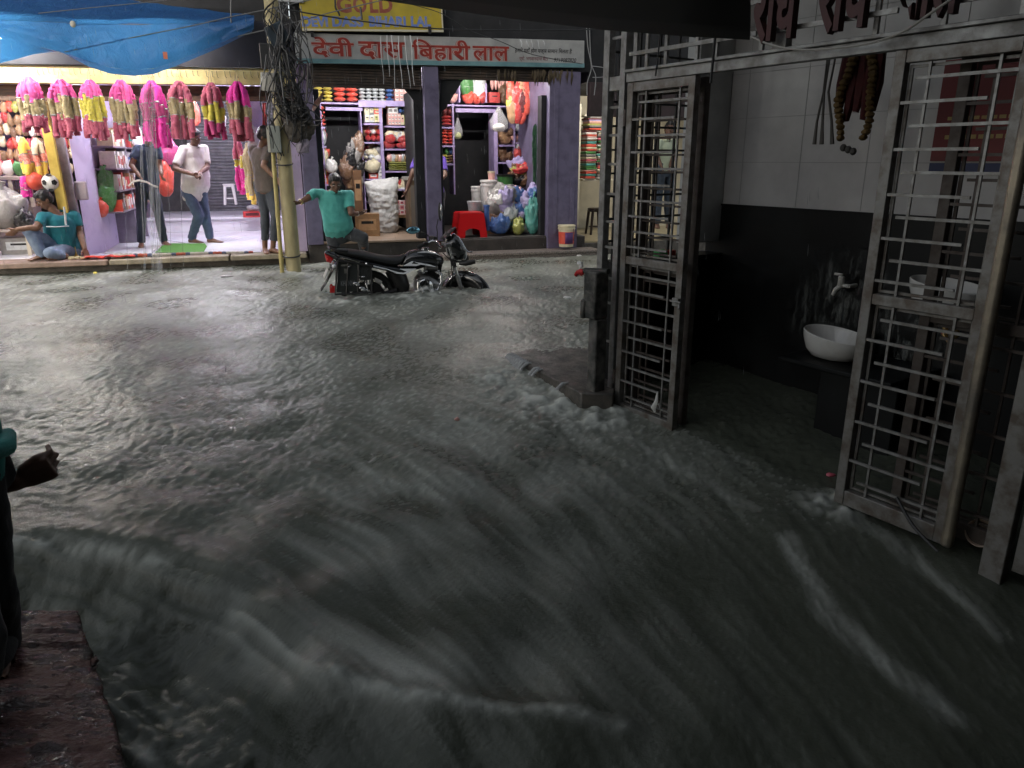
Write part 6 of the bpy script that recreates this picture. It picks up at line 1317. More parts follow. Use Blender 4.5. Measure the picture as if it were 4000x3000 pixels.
# front mudguard follows the turned wheel
q = MB()
def fm(a, b_):
    th = R(8)+a*R(168); w_ = (b_-.5)*2; r_ = .335-.085*w_*w_+ (.02*math.sin(PI*a))
    return (r_*math.cos(th), w_*.068*(1 if a > .12 else .4+5*a), r_*math.sin(th))
q.grid(22, 9, fm); o = q.build('front_mudguard', M_blk, bike, solid=.005); FC.z -= .035; o.location = FC; o.rotation_euler = fw.rotation_euler
# forks
ax = Vector(fw.location); hd = bp_(1575, 225)
for sg in (-1, 1):
    off = Vector((.03*sg*.4, sg*.085, 0)); top = hd+off; bot = ax+Vector((.04*sg*.4, sg*.085, 0)); dirn = bot-top
    q = MB(); q.tube([top, top+dirn*.52], .0165, 12); q.build('fork_tube', M_chr, bike)
    q = MB(); q.tube([top+dirn*.50, top+dirn*.53, top+dirn*1.0], [.024,.026,.022], 12); q.build('fork_slider', M_alu, bike)
    q = MB(); q.tube([top+dirn*(.22+.02*k) for k in range(8)], [.028 if k % 2 else .021 for k in range(8)], 12); q.build('fork_gaiter', M_rub, bike)
q = MB(); q.box(bp_(1560,235), (.07,.24,.035)); q.box(bp_(1625,345), (.06,.22,.03)); q.build('fork_yoke', M_alu, bike, bevel=.008)
# handlebar and controls
hb_ = [bp_(1130,228,-.36), bp_(1215,195,-.34), bp_(1300,160,-.30), bp_(1365,168,-.24), bp_(1420,225,-.16), bp_(1465,268,-.08), bp_(1500,268,0), bp_(1500,262,.10), bp_(1490,215,.22), bp_(1485,185,.30), bp_(1450,190,.38)]
q = MB(); q.tube(hb_[1:], .0115, 10); hbar = q.build('handlebar', M_chr, bike)
q = MB(); q.tube([hb_[0], hb_[0].lerp(hb_[1], .9)], .018, 12); q.build('grip', M_rub, hbar)
q = MB(); q.tube([hb_[-2], hb_[-1]], .018, 12); q.build('grip', M_rub, hbar)
q = MB(); q.box(bp_(1235,190,-.335), (.05,.04,.035)); q.tube([bp_(1235,205,-.335), bp_(1190,222,-.35), bp_(1150,245,-.36)], [.008,.006,.005], 6); q.build('clutch_lever', M_blkm, hbar, bevel=.004)
q = MB(); q.box(bp_(1488,190,.28), (.05,.05,.035)); q.tube([bp_(1470,200,.30), bp_(1430,215,.36)], [.007,.005], 6); q.build('brake_lever', M_blkm, hbar, bevel=.004)
def mirror(stem, c, rx, rz, rot, tint):
    t = bpy.data.objects.new('mirror', None); link(t, bike)
    q = MB(); q.tube(stem, .006, 8); q.build('stem', M_blkm, t)
    q = MB(); m_ = Matrix.Rotation(rot, 3, 'Z'); q.ell(c, (rx,.022,rz), m_, seg=20, rings=12); q.build('housing', M_blkm, t)
    q = MB(); q.ell(c+m_@Vector((0,-.014,0)), (rx*.9,.012,rz*.88), m_, seg=20, rings=12); q.build('glass', mat(tint, (.30,.62,.78) if 'blue' in tint else (.6,.62,.65), .05, metal=.85), t)  # blue reflection painted into the left mirror's glass colour
mirror([bp_(1290,165,-.31), bp_(1275,100,-.31), bp_(1220,65,-.31), bp_(1160,48,-.31)], bp_(1085,30,-.31), .078, .042, R(8), 'mirror_glass_blue')
mirror([bp_(1495,200,.22), bp_(1500,110,.22), bp_(1490,40,.22), bp_(1510,-60,.22)], bp_(1533,-150,.22), .02, .105, R(60), 'mirror_glass')
# headlamp cowl and instruments
q = MB(); q.eloft([(bp_(1560,200),(0,.08,0),(.02,0,.05)),(bp_(1610,230),(0,.12,0),(.04,0,.12)),(bp_(1690,290),(0,.13,0),(.03,0,.13)),(bp_(1750,330),(0,.12,0),(.02,0,.10)),(bp_(1775,345),(0,.09,0),(.02,0,.07))], 18); q.build('headlamp_cowl', M_blk, bike, smooth=60)
q = MB(); q.ell(bp_(1775,350), (.03,.085,.075), seg=18, rings=10); q.build('headlamp', M_glass, bike)
q = MB(); q.eloft([(bp_(1540,140),(0,.10,0),(.05,0,.03)),(bp_(1600,75),(0,.11,0),(.05,0,.03)),(bp_(1640,40),(0,.08,0),(.03,0,.02))], 14); q.ell(bp_(1600,150), (.05,.07,.03), seg=12, rings=8); q.build('instrument_cluster', M_blkm, bike)
q = MB(); q.tube([bp_(1680,130,-.10), bp_(1715,195,-.12), bp_(1755,270,-.13), bp_(1785,310,-.13), bp_(1835,318,-.13)], .008, 8); q.tube([bp_(1830,318,-.13), bp_(1830,300,-.13)], .02, 8); q.build('cowl_stay', M_chr, bike)
for sg in (-1, 1):
    q = MB(); q.tube([bp_(1700,455,sg*.10), bp_(1760,450,sg*.15), bp_(1868,425,sg*.17)], [.02,.03,.026], 10); q.build('front_indicator', M_blkm, bike)
q = MB(); q.tube([bp_(1640,440,-.07), bp_(1625,540,-.09), bp_(1600,660,-.09), bp_(1600,760,-.06)], .006, 6); q.tube([bp_(1500,330,-.06), bp_(1590,420,-.10), bp_(1610,600,-.10), bp_(1590,740,-.08)], .006, 6); q.tube([bp_(1480,700,-.07), bp_(1540,690,-.09), bp_(1575,640,-.09), bp_(1570,560,-.07)], .006, 6); q.build('control_cables', M_rub, bike)
# engine
q = MB(); q.eloft([(bp_(1170,740),(0,.09,0),(.01,0,.10)),(bp_(1230,720),(0,.13,0),(.01,0,.13)),(bp_(1330,720),(0,.135,0),(.01,0,.13)),(bp_(1440,730),(0,.11,0),(.01,0,.09)),(bp_(1475,735),(0,.08,0),(.01,0,.05))], 18); eng = q.build('engine', M_alu, bike, smooth=50)
q = MB()
for k in range(9): q.box(bp_(1385-2*k, 640-13*k), (.17-.003*k,.19-.004*k,.006), (0,.12,0))
q.box(bp_(1378,590), (.12,.13,.14), (0,.12,0)); q.build('cylinder_fins', M_blkm, eng, bevel=.002)
q = MB(); q.box(bp_(1365,515), (.14,.15,.06), (0,.12,0)); q.tube([bp_(1240,560,-.06), bp_(1200,590,-.06)], .03, 12); q.build('head', M_alu, eng, bevel=.01)
q = MB(); q.lathe([(.085,0),(.085,.02),(.07,.03),(.02,.034)], seg=22); q.v = [(p[0], -p[2], p[1]) for p in q.v]; o = q.build('clutch_cover', M_chr, eng); o.location = bp_(1270,735,-.125)
q = MB(); q.tube([bp_(1250,640,-.13), bp_(1178,652,-.16), bp_(1175,720,-.17), bp_(1172,800,-.17)], .008, 8); q.tube([bp_(1172,655,-.19), bp_(1172,655,-.13)], .011, 8); q.build('kick_lever', M_chr, eng)
q = MB(); q.tube([bp_(1400,560,-.05), bp_(1470,590,-.09), bp_(1480,680,-.10), bp_(1420,790,-.12), bp_(1200,830,-.14), bp_(800,850,-.15)], .019, 10); q.build('exhaust_pipe', M_chr, eng)
for (x, y) in ((1215,560),(1240,575),(1290,545),(1440,545),(1450,600),(1395,770),(1320,705),(1425,695),(1350,760)):
    pass
q = MB()
for (x, y) in ((1215,548),(1255,572),(1290,552),(1440,548),(1452,640),(1400,770),(1310,708),(1420,700)): q.ell(bp_(x,y,-.135 if y > 680 else -.10), (.016,.012,.011), seg=8, rings=6)
q.build('bolts', M_chr, eng)
q = MB(); q.tube([bp_(1500,400,0), bp_(1470,560,0), bp_(1460,700,0)], .025, 10); q.tube([bp_(1500,420,0), bp_(1200,520,0), bp_(900,540,0), bp_(300,400,0)], .022, 10); q.tube([bp_(950,540,-.06), bp_(930,760,-.06), bp_(1150,830,-.06)], .02, 10); q.tube([bp_(930,780,-.09), bp_(600,885,-.10)], .025, 8); q.build('chassis', M_blkm, bike)
q = MB(); q.eloft([(bp_(900,560),(0,.10,0),(.09,0,.02)),(bp_(960,640),(0,.11,0),(.10,0,.02)),(bp_(1010,760),(0,.10,0),(.09,0,.02)),(bp_(1020,830),(0,.08,0),(.07,0,.02))], 14); q.build('battery_cover', M_blkm, bike)
for sg in (-1,1):
    q = MB(); q.tube([bp_(560,450,sg*.12), bp_(520,600,sg*.15), bp_(610,870,sg*.13)], .014, 8); q.tube([bp_(560,470,sg*.14)+Vector((0,0,-.0)), bp_(595,700,sg*.14)], [.03,.03], 10); q.build('rear_shock', M_chr if sg < 0 else M_blkm, bike)
# leg guard beside the rear wheel
lg = MB(); gy = -.20
lg.tube([bp_(205,405,gy), bp_(600,470,gy), bp_(610,790,gy), bp_(170,815,gy), bp_(190,500,gy), bp_(205,405,gy)], .013, 8)
for f in (.3,.62): lg.tube([bp_(205+400*f,405+62*f,gy), bp_(175+430*f,812-20*f,gy)], .007, 6)
lgo = lg.build('leg_guard', M_blkm, bike)
q = MB(); q.prism([(215,425),(440,450),(455,780),(185,795)], gy+.012, gy+.018, lambda p, t: tuple(Vector((0,t,0))+bp_(p[0],p[1]))); q.build('plate', mat('guard_plate', (.02,.022,.022), .35, c2=(.035,.04,.04), nscale=6), lgo)
q = MB(); q.prism([(455,455),(590,475),(600,640),(470,650)], gy+.014, gy+.022, lambda p, t: tuple(Vector((0,t,0))+bp_(p[0],p[1]))); q.build('mesh_plate', mat('guard_mesh', (.035,.04,.042), .5, c2=(.01,.01,.01), nscale=60), lgo)
a = bp_(240,716,gy); b_ = bp_(425,735,gy); lettering('KHANNA', 'lettering', mat('guard_letters', (.14,.15,.16), .5), lgo, (a.x, gy+.008, a.z), (PI/2,0,0), width=b_.x-a.x, height=.055, size=.1, extrude=.001, offset=.002)
q = MB(); q.box(bp_(300,465,gy+.006), (.11,.004,.02)); q.box(bp_(295,535,gy+.006), (.03,.004,.05)); q.build('sticker', mat('guard_sticker', (.12,.12,.11), .5), lgo)
q = MB()
for (x, y, r_) in ((335,478,.008),(420,680,.02),(440,700,.013),(490,735,.018),(520,760,.022),(505,600,.012),(545,690,.012),(430,855,.01)): q.ell(bp_(x,y,gy-.012), (r_*1.5,.008,r_*.7), seg=8, rings=6)
q.build('chrome_step', M_chr, lgo)
q = MB(); q.box(bp_(150,780,-.05), (.06,.05,.075)); q.box(bp_(135,745,-.05), (.03,.03,.05)); q.build('reflector', M_redl, bike, bevel=.008)
# churned foam where the engine stands in the stream
fo = shop_thing('splash', 'small white splash where the current hits the motorcycle engine', 'splash', 0, 0, 0)
q = MB(); c0 = bp_(1260,800,-.17)+Vector((BS0,BN,BZ0))
for k in range(26): q.ell(c0+Vector((rnd.gauss(0,.055), rnd.gauss(-.02,.04), rnd.uniform(-.03,.05))), (rnd.uniform(.012,.03),)*2+(rnd.uniform(.01,.03),), seg=7, rings=5)
jitter(q, .01, 30); baked(q, 'froth', mat('froth_white', (.55,.56,.55), .5), fo, .008, 2)
# ================================================================= people
M_skin = mat('skin_brown', (.20,.105,.065), .5, c2=(.15,.075,.045), nscale=14, sss=.05)
M_skind = mat('skin_dark', (.165,.085,.055), .5, c2=(.125,.065,.042), nscale=14)
M_hair = mat('black_hair', (.012,.011,.011), .45, bump=.5, bscale=120)
M_eye = mat('eye_white', (.55,.53,.5), .3); M_lip = mat('lip', (.13,.05,.04), .5)
def hand(q, w, d, side, palm_n, s=1.0, curl=.5, fist=False):
    """palm, four unequal fingers and a thumb; w wrist, d pointing direction, side towards the thumb"""
    d = Vector(d).normalized(); side = Vector(side); side = (side-d*side.dot(d)).normalized(); pn = d.cross(side)*palm_n
    pc = w+d*.045*s
    q.eloft([(w, side*.024*s, pn*.018*s), (w+d*.03*s, side*.036*s, pn*.016*s), (w+d*.075*s, side*.041*s, pn*.014*s), (w+d*.095*s, side*.036*s, pn*.011*s)], 12)
    for k, (o_, L) in enumerate(((.03,.068),(.010,.078),(-.011,.072),(-.030,.055))):
        a = w+d*(.088-.006*abs(k-1.2))*s+side*o_*s
        c1 = curl*(.7+.12*k); b = a+(d*math.cos(c1)-pn*math.sin(c1)+side*.1*(1.5-k)*.2).normalized()*L*.52*s
        c2 = c1*2.1; c = b+(d*math.cos(c2)-pn*math.sin(c2)).normalized()*L*.5*s
        q.cap(a, b, .0095*s, .0088*s, 8); q.cap(b, c, .0088*s, .0072*s, 8)
    a = w+d*.03*s+side*.03*s; b = a+(d*.75+side*.75-pn*.25).normalized()*.045*s; c = b+(d*.95+side*.2-pn*.3).normalized()*.032*s
    if fist: b = a+(d*.9+side*.22-pn*.15).normalized()*.045*s; c = b+(d*.75-side*.35-pn*.55).normalized()*.032*s
    q.cap(a, b, .0135*s, .0115*s, 8); q.cap(b, c, .0115*s, .009*s, 8)
def foot(q, an, toe, s=1.0):
    an = Vector(an); toe = Vector(toe); d = (toe-an); d.z = 0; d.normalize(); sd = Vector((-d.y, d.x, 0)); zb = toe.z
    g_ = lambda t, h: Vector((an.x, an.y, zb+h))+d*t
    q.eloft([(g_(-.055,.03),sd*.025,Vector((0,0,.02))),(g_(-.04,.035),sd*.034,Vector((0,0,.035))),(g_(.02,.04),sd*.036,Vector((0,0,.04))),(g_(.09,.028),sd*.042,Vector((0,0,.028))),(g_(.15,.018),sd*.046,Vector((0,0,.018))),(g_(.185,.014),sd*.036,Vector((0,0,.013))),(g_(.20,.012),sd*.02,Vector((0,0,.008)))], 12)
    q.cap(g_(.0,.06), an, .036, .036, 10)
    for k in range(5): q.cap(g_(.165-.008*k,.014)+sd*(.034-.016*k), g_(.20-.011*k,.012)+sd*(.036-.017*k), .011-.001*k, .0095-.001*k, 7)
def person(label, root, K, face, skin, shirt, pants, build=1.0, belly=0, hair='short', sleeve=.62, hem=.0, pant_len=1.0, curl=.5, group=None, untuck=.06, collar=True, hand_dir=None, vox=.0085, shirt_wr=.012, thumb=None, fist=False, fore=None):
    """K: joints in the shop frame; root: (s,n,z)"""
    t = shop_thing('person', label, 'person', *root, group=group); O = Vector(root)
    K = {k: Vector(v)-O for k, v in K.items()}; B = build; F = Vector(face).normalized()
    sx = (K['shR']-K['shL']); shw = sx.length/2; sx.normalize()
    hx = (K['hipR']-K['hipL']); hx.normalize()
    shm = (K['shL']+K['shR'])/2; hip = (K['hipL']+K['hipR'])/2
    def torso(q, inf, lo=-.10, top=True):
        up = (shm-hip); L = up.length; up.normalize(); fwd = F-up*F.dot(up); fwd.normalize()
        def sec(f, rx, ry, y=0):
            a = hx.lerp(sx, max(0,min(1,f))).normalized(); d_ = up.cross(a).normalized()
            if d_.dot(fwd) < 0: d_ = -d_
            return (hip+up*(L*f)+d_*y, a*(rx*B+inf), d_*(ry*B+inf))
        S_ = [sec(lo, .155, .105), sec(.0, .168, .118), sec(.18, .160+belly*.4, .112+belly*.6, belly*.45), sec(.40, .152+belly*.45, .108+belly*.8, belly*.55), sec(.62, .162+belly*.2, .112+belly*.35, belly*.25), sec(.82, .178, .112), sec(.95, .165, .095), sec(1.04, .10, .07), sec(1.08, .065, .055)]
        q.eloft(S_, 22)
    q = MB(); torso(q, -.006)
    nk = K['neck']; hd = K['head']
    q.cap(shm+(nk-shm)*.1, nk.lerp(hd, .35), .058*B, .052, 12)
    # head
    up = (hd-nk).normalized(); fw = (F-up*F.dot(up)).normalized(); sd = fw.cross(up)
    if 'up' in K: pass
    RM_ = Matrix((sd, fw, up)).transposed()
    P = lambda x, y, z: hd+RM_@Vector((x, y, z))
    q.ell(P(0,-.008,.025), (.073,.092,.088), RM_, 18, 12); q.ell(P(0,.02,-.035), (.057,.068,.075), RM_, 16, 10); q.ell(P(0,.048,-.085), (.033,.03,.028), RM_, 12, 8)
    q.tube([P(0,.088,.02), P(0,.103,-.02), P(0,.098,-.032)], [.010,.017,.014], 8); 
    for e in (-1, 1):
        q.ell(P(e*.075,-.008,-.008), (.010,.02,.032), RM_, 10, 8); q.ell(P(e*.03,.074,.028), (.022,.012,.008), RM_, 8, 6); q.ell(P(e*.038,.06,-.02), (.022,.018,.02), RM_, 10, 6)
    q.ell(P(0,.083,-.058), (.026,.012,.012), RM_, 10, 6)
    for sd_ in 'LR':
        q.cap(K['sh'+sd_], K['el'+sd_], .052*B, .041*B); q.cap(K['el'+sd_], K['wr'+sd_], *(fore if fore and sd_ == 'R' else (.042*B, .028*B)))
        hdv = (K['wr'+sd_]-K['el'+sd_]).normalized()
        if hand_dir and sd_ in hand_dir: hdv = Vector(hand_dir[sd_]).normalized()
        tdir = Vector(thumb[sd_]) if thumb and sd_ in thumb else F+Vector((0,0,.5))
        hand(q, K['wr'+sd_], hdv, tdir, 1 if sd_ == 'R' else -1, 1.38 if fist else 1.0, curl, fist)
        q.cap(K['hip'+sd_], K['kn'+sd_], .086*B, .058*B); q.cap(K['kn'+sd_], K['an'+sd_], .056*B, .036)
        mid = K['kn'+sd_].lerp(K['an'+sd_], .3); q.ell(mid, (.05*B,.05*B,.09))
        foot(q, K['an'+sd_], K['to'+sd_])
    baked(q, 'body', skin, t, vox, 2, .4)
    # face details
    q = MB()
    for e in (-1, 1): q.ell(P(e*.031,.081,.008), (.013,.006,.007), RM_, 8, 6)
    q.build('eyes', M_eye, t)
    q = MB()
    for e in (-1, 1): q.ell(P(e*.031,.087,.008), (.006,.003,.006), RM_, 8, 6); q.ell(P(e*.031,.085,.032), (.020,.007,.005), RM_, 8, 6)
    q.build('brows', M_hair, t)
    q = MB(); q.ell(P(0,.092,-.058), (.022,.007,.007), RM_, 10, 6); q.build('lips', M_lip, t)
    # hair
    if hair:
        q = MB(); q.ell(P(0,-.022,.042), (.082,.095,.088), RM_, 18, 12); q.ell(P(0,-.05,.0), (.074,.066,.08), RM_, 16, 10); q.ell(P(0,.03,.088), (.06,.055,.038), RM_, 14, 8)
        for e in (-1, 1): q.ell(P(e*.07,.01,.03), (.012,.03,.04), RM_, 8, 6)
        baked(q, 'hair', M_hair, t, .010, 1, wrinkle=.006, wscale=45)
    if hair == 'beard':
        q = MB(); q.ell(P(0,.035,-.075), (.056,.055,.045), RM_, 14, 8); q.ell(P(0,.092,-.044), (.028,.008,.006), RM_, 10, 6); baked(q, 'beard', M_hair, t, .010, 1, wrinkle=.004, wscale=50)
    # shirt
    q = MB(); torso(q, .014, lo=-untuck-hem)
    for sd_ in 'LR':
        a = K['sh'+sd_]; b = a.lerp(K['el'+sd_], sleeve) if sleeve <= 1 else K['el'+sd_]
        q.cap(shm.lerp(a, .6), a, .060*B, .066*B); q.tube([a, a.lerp(b, .5), b], [.066*B, .064*B, .062*B], 14)
        if sleeve > 1: q.tube([K['el'+sd_], K['wr'+sd_]], [.056*B,.044*B], 14); q.cap(K['el'+sd_], K['el'+sd_], .057*B, .057*B)
    sh_ = baked(q, 'shirt', shirt, t, .012, 3, wrinkle=shirt_wr, wscale=7, seed=len(label), aniso=(1,1,.6))
    if collar:
        q = MB(); upn = (nk-shm).normalized(); ax_ = sx; fwn = F
        ring_ = [shm+upn*.055+ax_*(.073*B*math.cos(a_))+fwn*(.066*B*math.sin(a_)-.0) for a_ in [R(100)+R(340)*i/20 for i in range(21)]]
        q.tube(ring_, .015, 8, ell=1.3); q.build('collar', shirt, sh_)
    # trousers
    q = MB(); up = (shm-hip).normalized(); fwd = (F-up*F.dot(up)).normalized()
    q.eloft([(hip-up*.10, hx*(.13*B), fwd*(.10*B)), (hip-up*.02, hx*(.178*B), fwd*(.130*B)), (hip+up*.10, hx*(.168*B), fwd*(.120*B+belly*.4))], 20)
    for sd_ in 'LR':
        h_ = K['hip'+sd_]; k_ = K['kn'+sd_]; a_ = k_.lerp(K['an'+sd_], pant_len)
        q.cap(h_, k_, .100*B, .074*B); q.cap(k_, k_.lerp(a_, .5), .073*B, .068*B); q.tube([k_.lerp(a_, .4), a_], [.069*B, .060*B], 14)
    baked(q, 'trousers', pants, t, .012, 2, wrinkle=.011, wscale=9, seed=len(label)+3, aniso=(1,1,.7))
    return t, K, P, RM_
def c3(x, y, n): return J(x*.3617, 500+y*.3617, n)
def c4(x, y, n): return J(500+x*.3918, 450+y*.3918, n)
def c7(x, y, n): return J(1150+x*.3918, 550+y*.3918, n)
M_jean = cloth('pale_denim', (.20,.26,.36), (.12,.17,.26)); M_jeand = cloth('dark_denim', (.05,.07,.10), (.03,.042,.06)); M_char = cloth('charcoal_trousers', (.035,.04,.048), (.022,.025,.03)); M_blackc = cloth('black_cloth', (.010,.011,.013), (.006,.006,.007))
# 1 squatting man on the kerb
K = dict(head=c3(478,775,11.12), neck=c3(585,900,11.17), shL=c3(455,965,11.05), shR=c3(800,945,11.30), hipL=c3(640,1310,11.25), hipR=c3(800,1320,11.36),
 elL=c3(395,1075,10.95), wrL=c3(190,1095,10.85), elR=c3(860,1130,11.28), wrR=c3(915,1300,11.10),
 knL=c3(315,1125,10.95), anL=c3(480,1430,11.00), toL=c3(330,1470,10.88), knR=c3(545,1350,10.88), anR=c3(700,1440,10.98), toR=c3(560,1450,10.90))
for k_ in ('anL','anR'): K[k_].z = .20
for k_ in ('toL','toR'): K[k_].z = .16
t, KK, P, RM_ = person('squatting man in a teal polo shirt with white stripes on the left stone kerb', (K['hipL'].x, 11.2, .13), K, (-.85,-.42,-.25), M_skin, cloth('teal_polo', (.012,.20,.24), (.008,.15,.19)), M_jean, build=1.08, belly=.07, untuck=.10, hand_dir=dict(L=(-.9,-.1,-.6), R=(.2,-.4,-1)), curl=.35, vox=.008)
q = MB(); O = Vector((K['hipL'].x, 11.2, .13))
a = [c3(500,1065,10.98)-O, c3(600,1068,10.97)-O, c3(740,1060,11.10)-O]; q.tube(a, .014, 8, ell=.5)
b = [c3(690,850,11.10)-O, c3(705,950,11.11)-O, c3(712,1050,11.10)-O]; q.tube(b, .013, 8, ell=.5); q.tube([c3(740,1090,11.14)-O, c3(760,1230,11.16)-O], .012, 8, ell=.5); q.build('stripes', mat('white_stripe', (.6,.65,.66), .8), t)
# 2 dark blue man, head hidden by the garlands
K = dict(head=c4(212,205,12.15), neck=c4(205,285,12.18), shL=c4(95,335,12.2), shR=c4(290,335,12.2), hipL=c4(140,690,12.25), hipR=c4(235,690,12.25),
 elL=c4(35,500,12.1), wrL=c4(110,600,11.95), elR=c4(320,510,12.15), wrR=c4(335,590,12.0),
 knL=c4(130,960,12.2), anL=c4(128,1230,12.25), toL=c4(130,1310,12.05), knR=c4(300,960,12.25), anR=c4(350,1200,12.4), toR=c4(400,1240,12.25))
for k_ in ('anL','anR'): K[k_].z = .22
for k_ in ('toL','toR'): K[k_].z = .155
person('man in dark blue T-shirt and dark trousers whose head the pink garlands hide', (K['hipL'].x+.05, 12.2, .15), K, (.15,-1,-.1), M_skin, cloth('navy_shirt', (.028,.05,.095), (.018,.032,.065)), cloth('navy_trousers', (.03,.04,.065), (.02,.026,.045)), build=.95, vox=.010)
# 3 white shirt man
K = dict(head=c4(662,212,12.45), neck=c4(660,290,12.52), shL=c4(545,345,12.45), shR=c4(765,335,12.65), hipL=c4(600,775,12.52), hipR=c4(725,775,12.62),
 elL=c4(470,535,12.32), wrL=c4(650,590,12.22), elR=c4(790,520,12.5), wrR=c4(715,575,12.25),
 knL=c4(705,1000,12.42), anL=c4(632,1225,12.62), toL=c4(740,1275,12.5), knR=c4(765,985,12.52), anR=c4(822,1235,12.55), toR=c4(950,1275,12.45))
for k_ in ('anL','anR'): K[k_].z = .22
for k_ in ('toL','toR'): K[k_].z = .155
person('stout man in a loose white shirt and blue jeans walking on the white floor', (K['hipL'].x, 12.55, .15), K, (.75,-.55,-.45), M_skind, cloth('white_shirt', (.62,.60,.56), (.52,.50,.46)), cloth('blue_jeans', (.06,.10,.16), (.04,.065,.11)), build=1.02, belly=.09, untuck=.12, hem=.06, sleeve=.8, vox=.0095)
# 4 brown T-shirt man by the pole
K = dict(head=c4(1368,205,10.82), neck=c4(1345,285,10.88), shL=c4(1255,345,10.98), shR=c4(1400,350,10.80), hipL=c4(1330,735,10.98), hipR=c4(1430,745,10.88),
 elL=c4(1290,520,11.0), wrL=c4(1420,640,10.95), elR=c4(1350,505,10.72), wrR=c4(1475,630,10.65),
 knL=c4(1365,1000,10.9), anL=c4(1362,1290,10.95), toL=c4(1385,1360,10.80), knR=c4(1470,1000,10.8), anR=c4(1440,1290,10.88), toR=c4(1530,1360,10.78))
for k_ in ('anL','anR'): K[k_].z = .215
for k_ in ('toL','toR'): K[k_].z = .15
person('man in a brown grey T-shirt and rolled charcoal trousers standing barefoot behind the pole', (K['hipL'].x+.05, 10.9, .15), K, (.85,-.35,-.1), M_skin, cloth('taupe_tshirt', (.135,.11,.095), (.10,.08,.07)), cloth('slate_trousers', (.06,.07,.085), (.04,.048,.06)), build=.92, belly=.03, pant_len=.74, sleeve=.7, collar=False, vox=.008)
# 5 turquoise man stepping up behind the motorcycle
K = dict(head=c7(405,425,10.06), neck=c7(403,515,10.11), shL=c7(205,520,10.12), shR=c7(545,540,10.15), hipL=c7(385,950,10.25), hipR=c7(520,920,10.25),
 elL=c7(125,575,10.05), wrL=c7(65,610,10.02), elR=c7(565,720,10.02), wrR=c7(625,728,10.22),
 knL=c7(400,1130,10.2), anL=c7(395,1330,10.3), toL=c7(395,1390,10.15), knR=c7(685,965,10.10), anR=c7(690,1130,10.45), toR=c7(700,1160,10.30))
K['anL'].z = -.33; K['toL'].z = -.39
t, KK, P, RM_ = person('man in a turquoise polo shirt leaning on the pole as he steps through the water', (K['hipL'].x, 10.2, -.4), K, (.10,-1,-.05), M_skind, cloth('turquoise_polo', (.09,.42,.38), (.06,.33,.30)), M_char, build=1.0, belly=.06, untuck=.10, sleeve=.72, hand_dir=dict(L=(-.9,.1,-.3), R=(.9,.2,.05)), vox=.008)
q = MB(); O = Vector((K['hipL'].x, 10.2, -.4)); w_ = KK['wrL']; dv = (KK['wrL']-KK['elL']).normalized(); q.tube([w_-dv*.018, w_+dv*.012], .034, 14); q.build('wristwatch', mat('gold_watch', (.7,.5,.25), .2, metal=1), t)
q = MB(); w_ = KK['wrR']; dv = (KK['wrR']-KK['elR']).normalized(); q.tube([w_-dv*.02, w_+dv*.012], .033, 14); q.build('wristband', mat('white_band', (.65,.65,.62), .5), t)
# 6 shopkeeper behind the middle pillar
K = dict(head=c7(1330,60,11.55), neck=c7(1350,120,11.6), shL=c7(1225,160,11.5), shR=c7(1480,190,11.6), hipL=c7(1340,520,11.9), hipR=c7(1450,520,11.9),
 elL=c7(1175,330,11.38), wrL=c7(1125,480,11.38), elR=c7(1500,340,11.45), wrR=c7(1420,430,11.3),
 knL=c7(1350,760,11.75), anL=c7(1350,960,11.85), toL=c7(1350,1000,11.7), knR=c7(1440,760,11.75), anR=c7(1450,960,11.85), toR=c7(1450,1000,11.7))
for k_ in ('anL','anR'): K[k_].z = .36
for k_ in ('toL','toR'): K[k_].z = .29
person('shopkeeper in a violet shirt mostly hidden behind the middle violet pillar', (K['hipL'].x, 11.8, .286), K, (-.3,-1,-.5), M_skind, cloth('violet_shirt', (.12,.06,.40), (.09,.045,.32)), M_char, build=.95, sleeve=.75, vox=.010)
# 7 person far off seen through the left gate leaf
def cg(x, y, n): return J(2350+x*.3618, 80+y*.3618, n)
n7 = 10.6
K = dict(head=cg(735,1180,n7), neck=cg(720,1265,n7), shL=cg(610,1330,n7), shR=cg(775,1320,n7+.15), hipL=cg(620,1620,n7), hipR=cg(730,1620,n7+.08),
 elL=cg(590,1450,n7-.1), wrL=cg(640,1560,n7-.2), elR=cg(790,1450,n7), wrR=cg(740,1570,n7-.15),
 knL=cg(610,1900,n7), anL=cg(600,2190,n7+.05), toL=cg(600,2250,n7-.1), knR=cg(720,1900,n7+.05), anR=cg(720,2190,n7+.1), toR=cg(720,2250,n7-.05))
person('man in a pale green shirt and jeans standing far off beyond the left gate leaf', (K['hipL'].x, n7, K['toL'].z), K, (-.4,-.9,0), M_skind, cloth('pale_green_shirt', (.52,.58,.42), (.42,.48,.34)), M_jeand, build=.95, vox=.011)
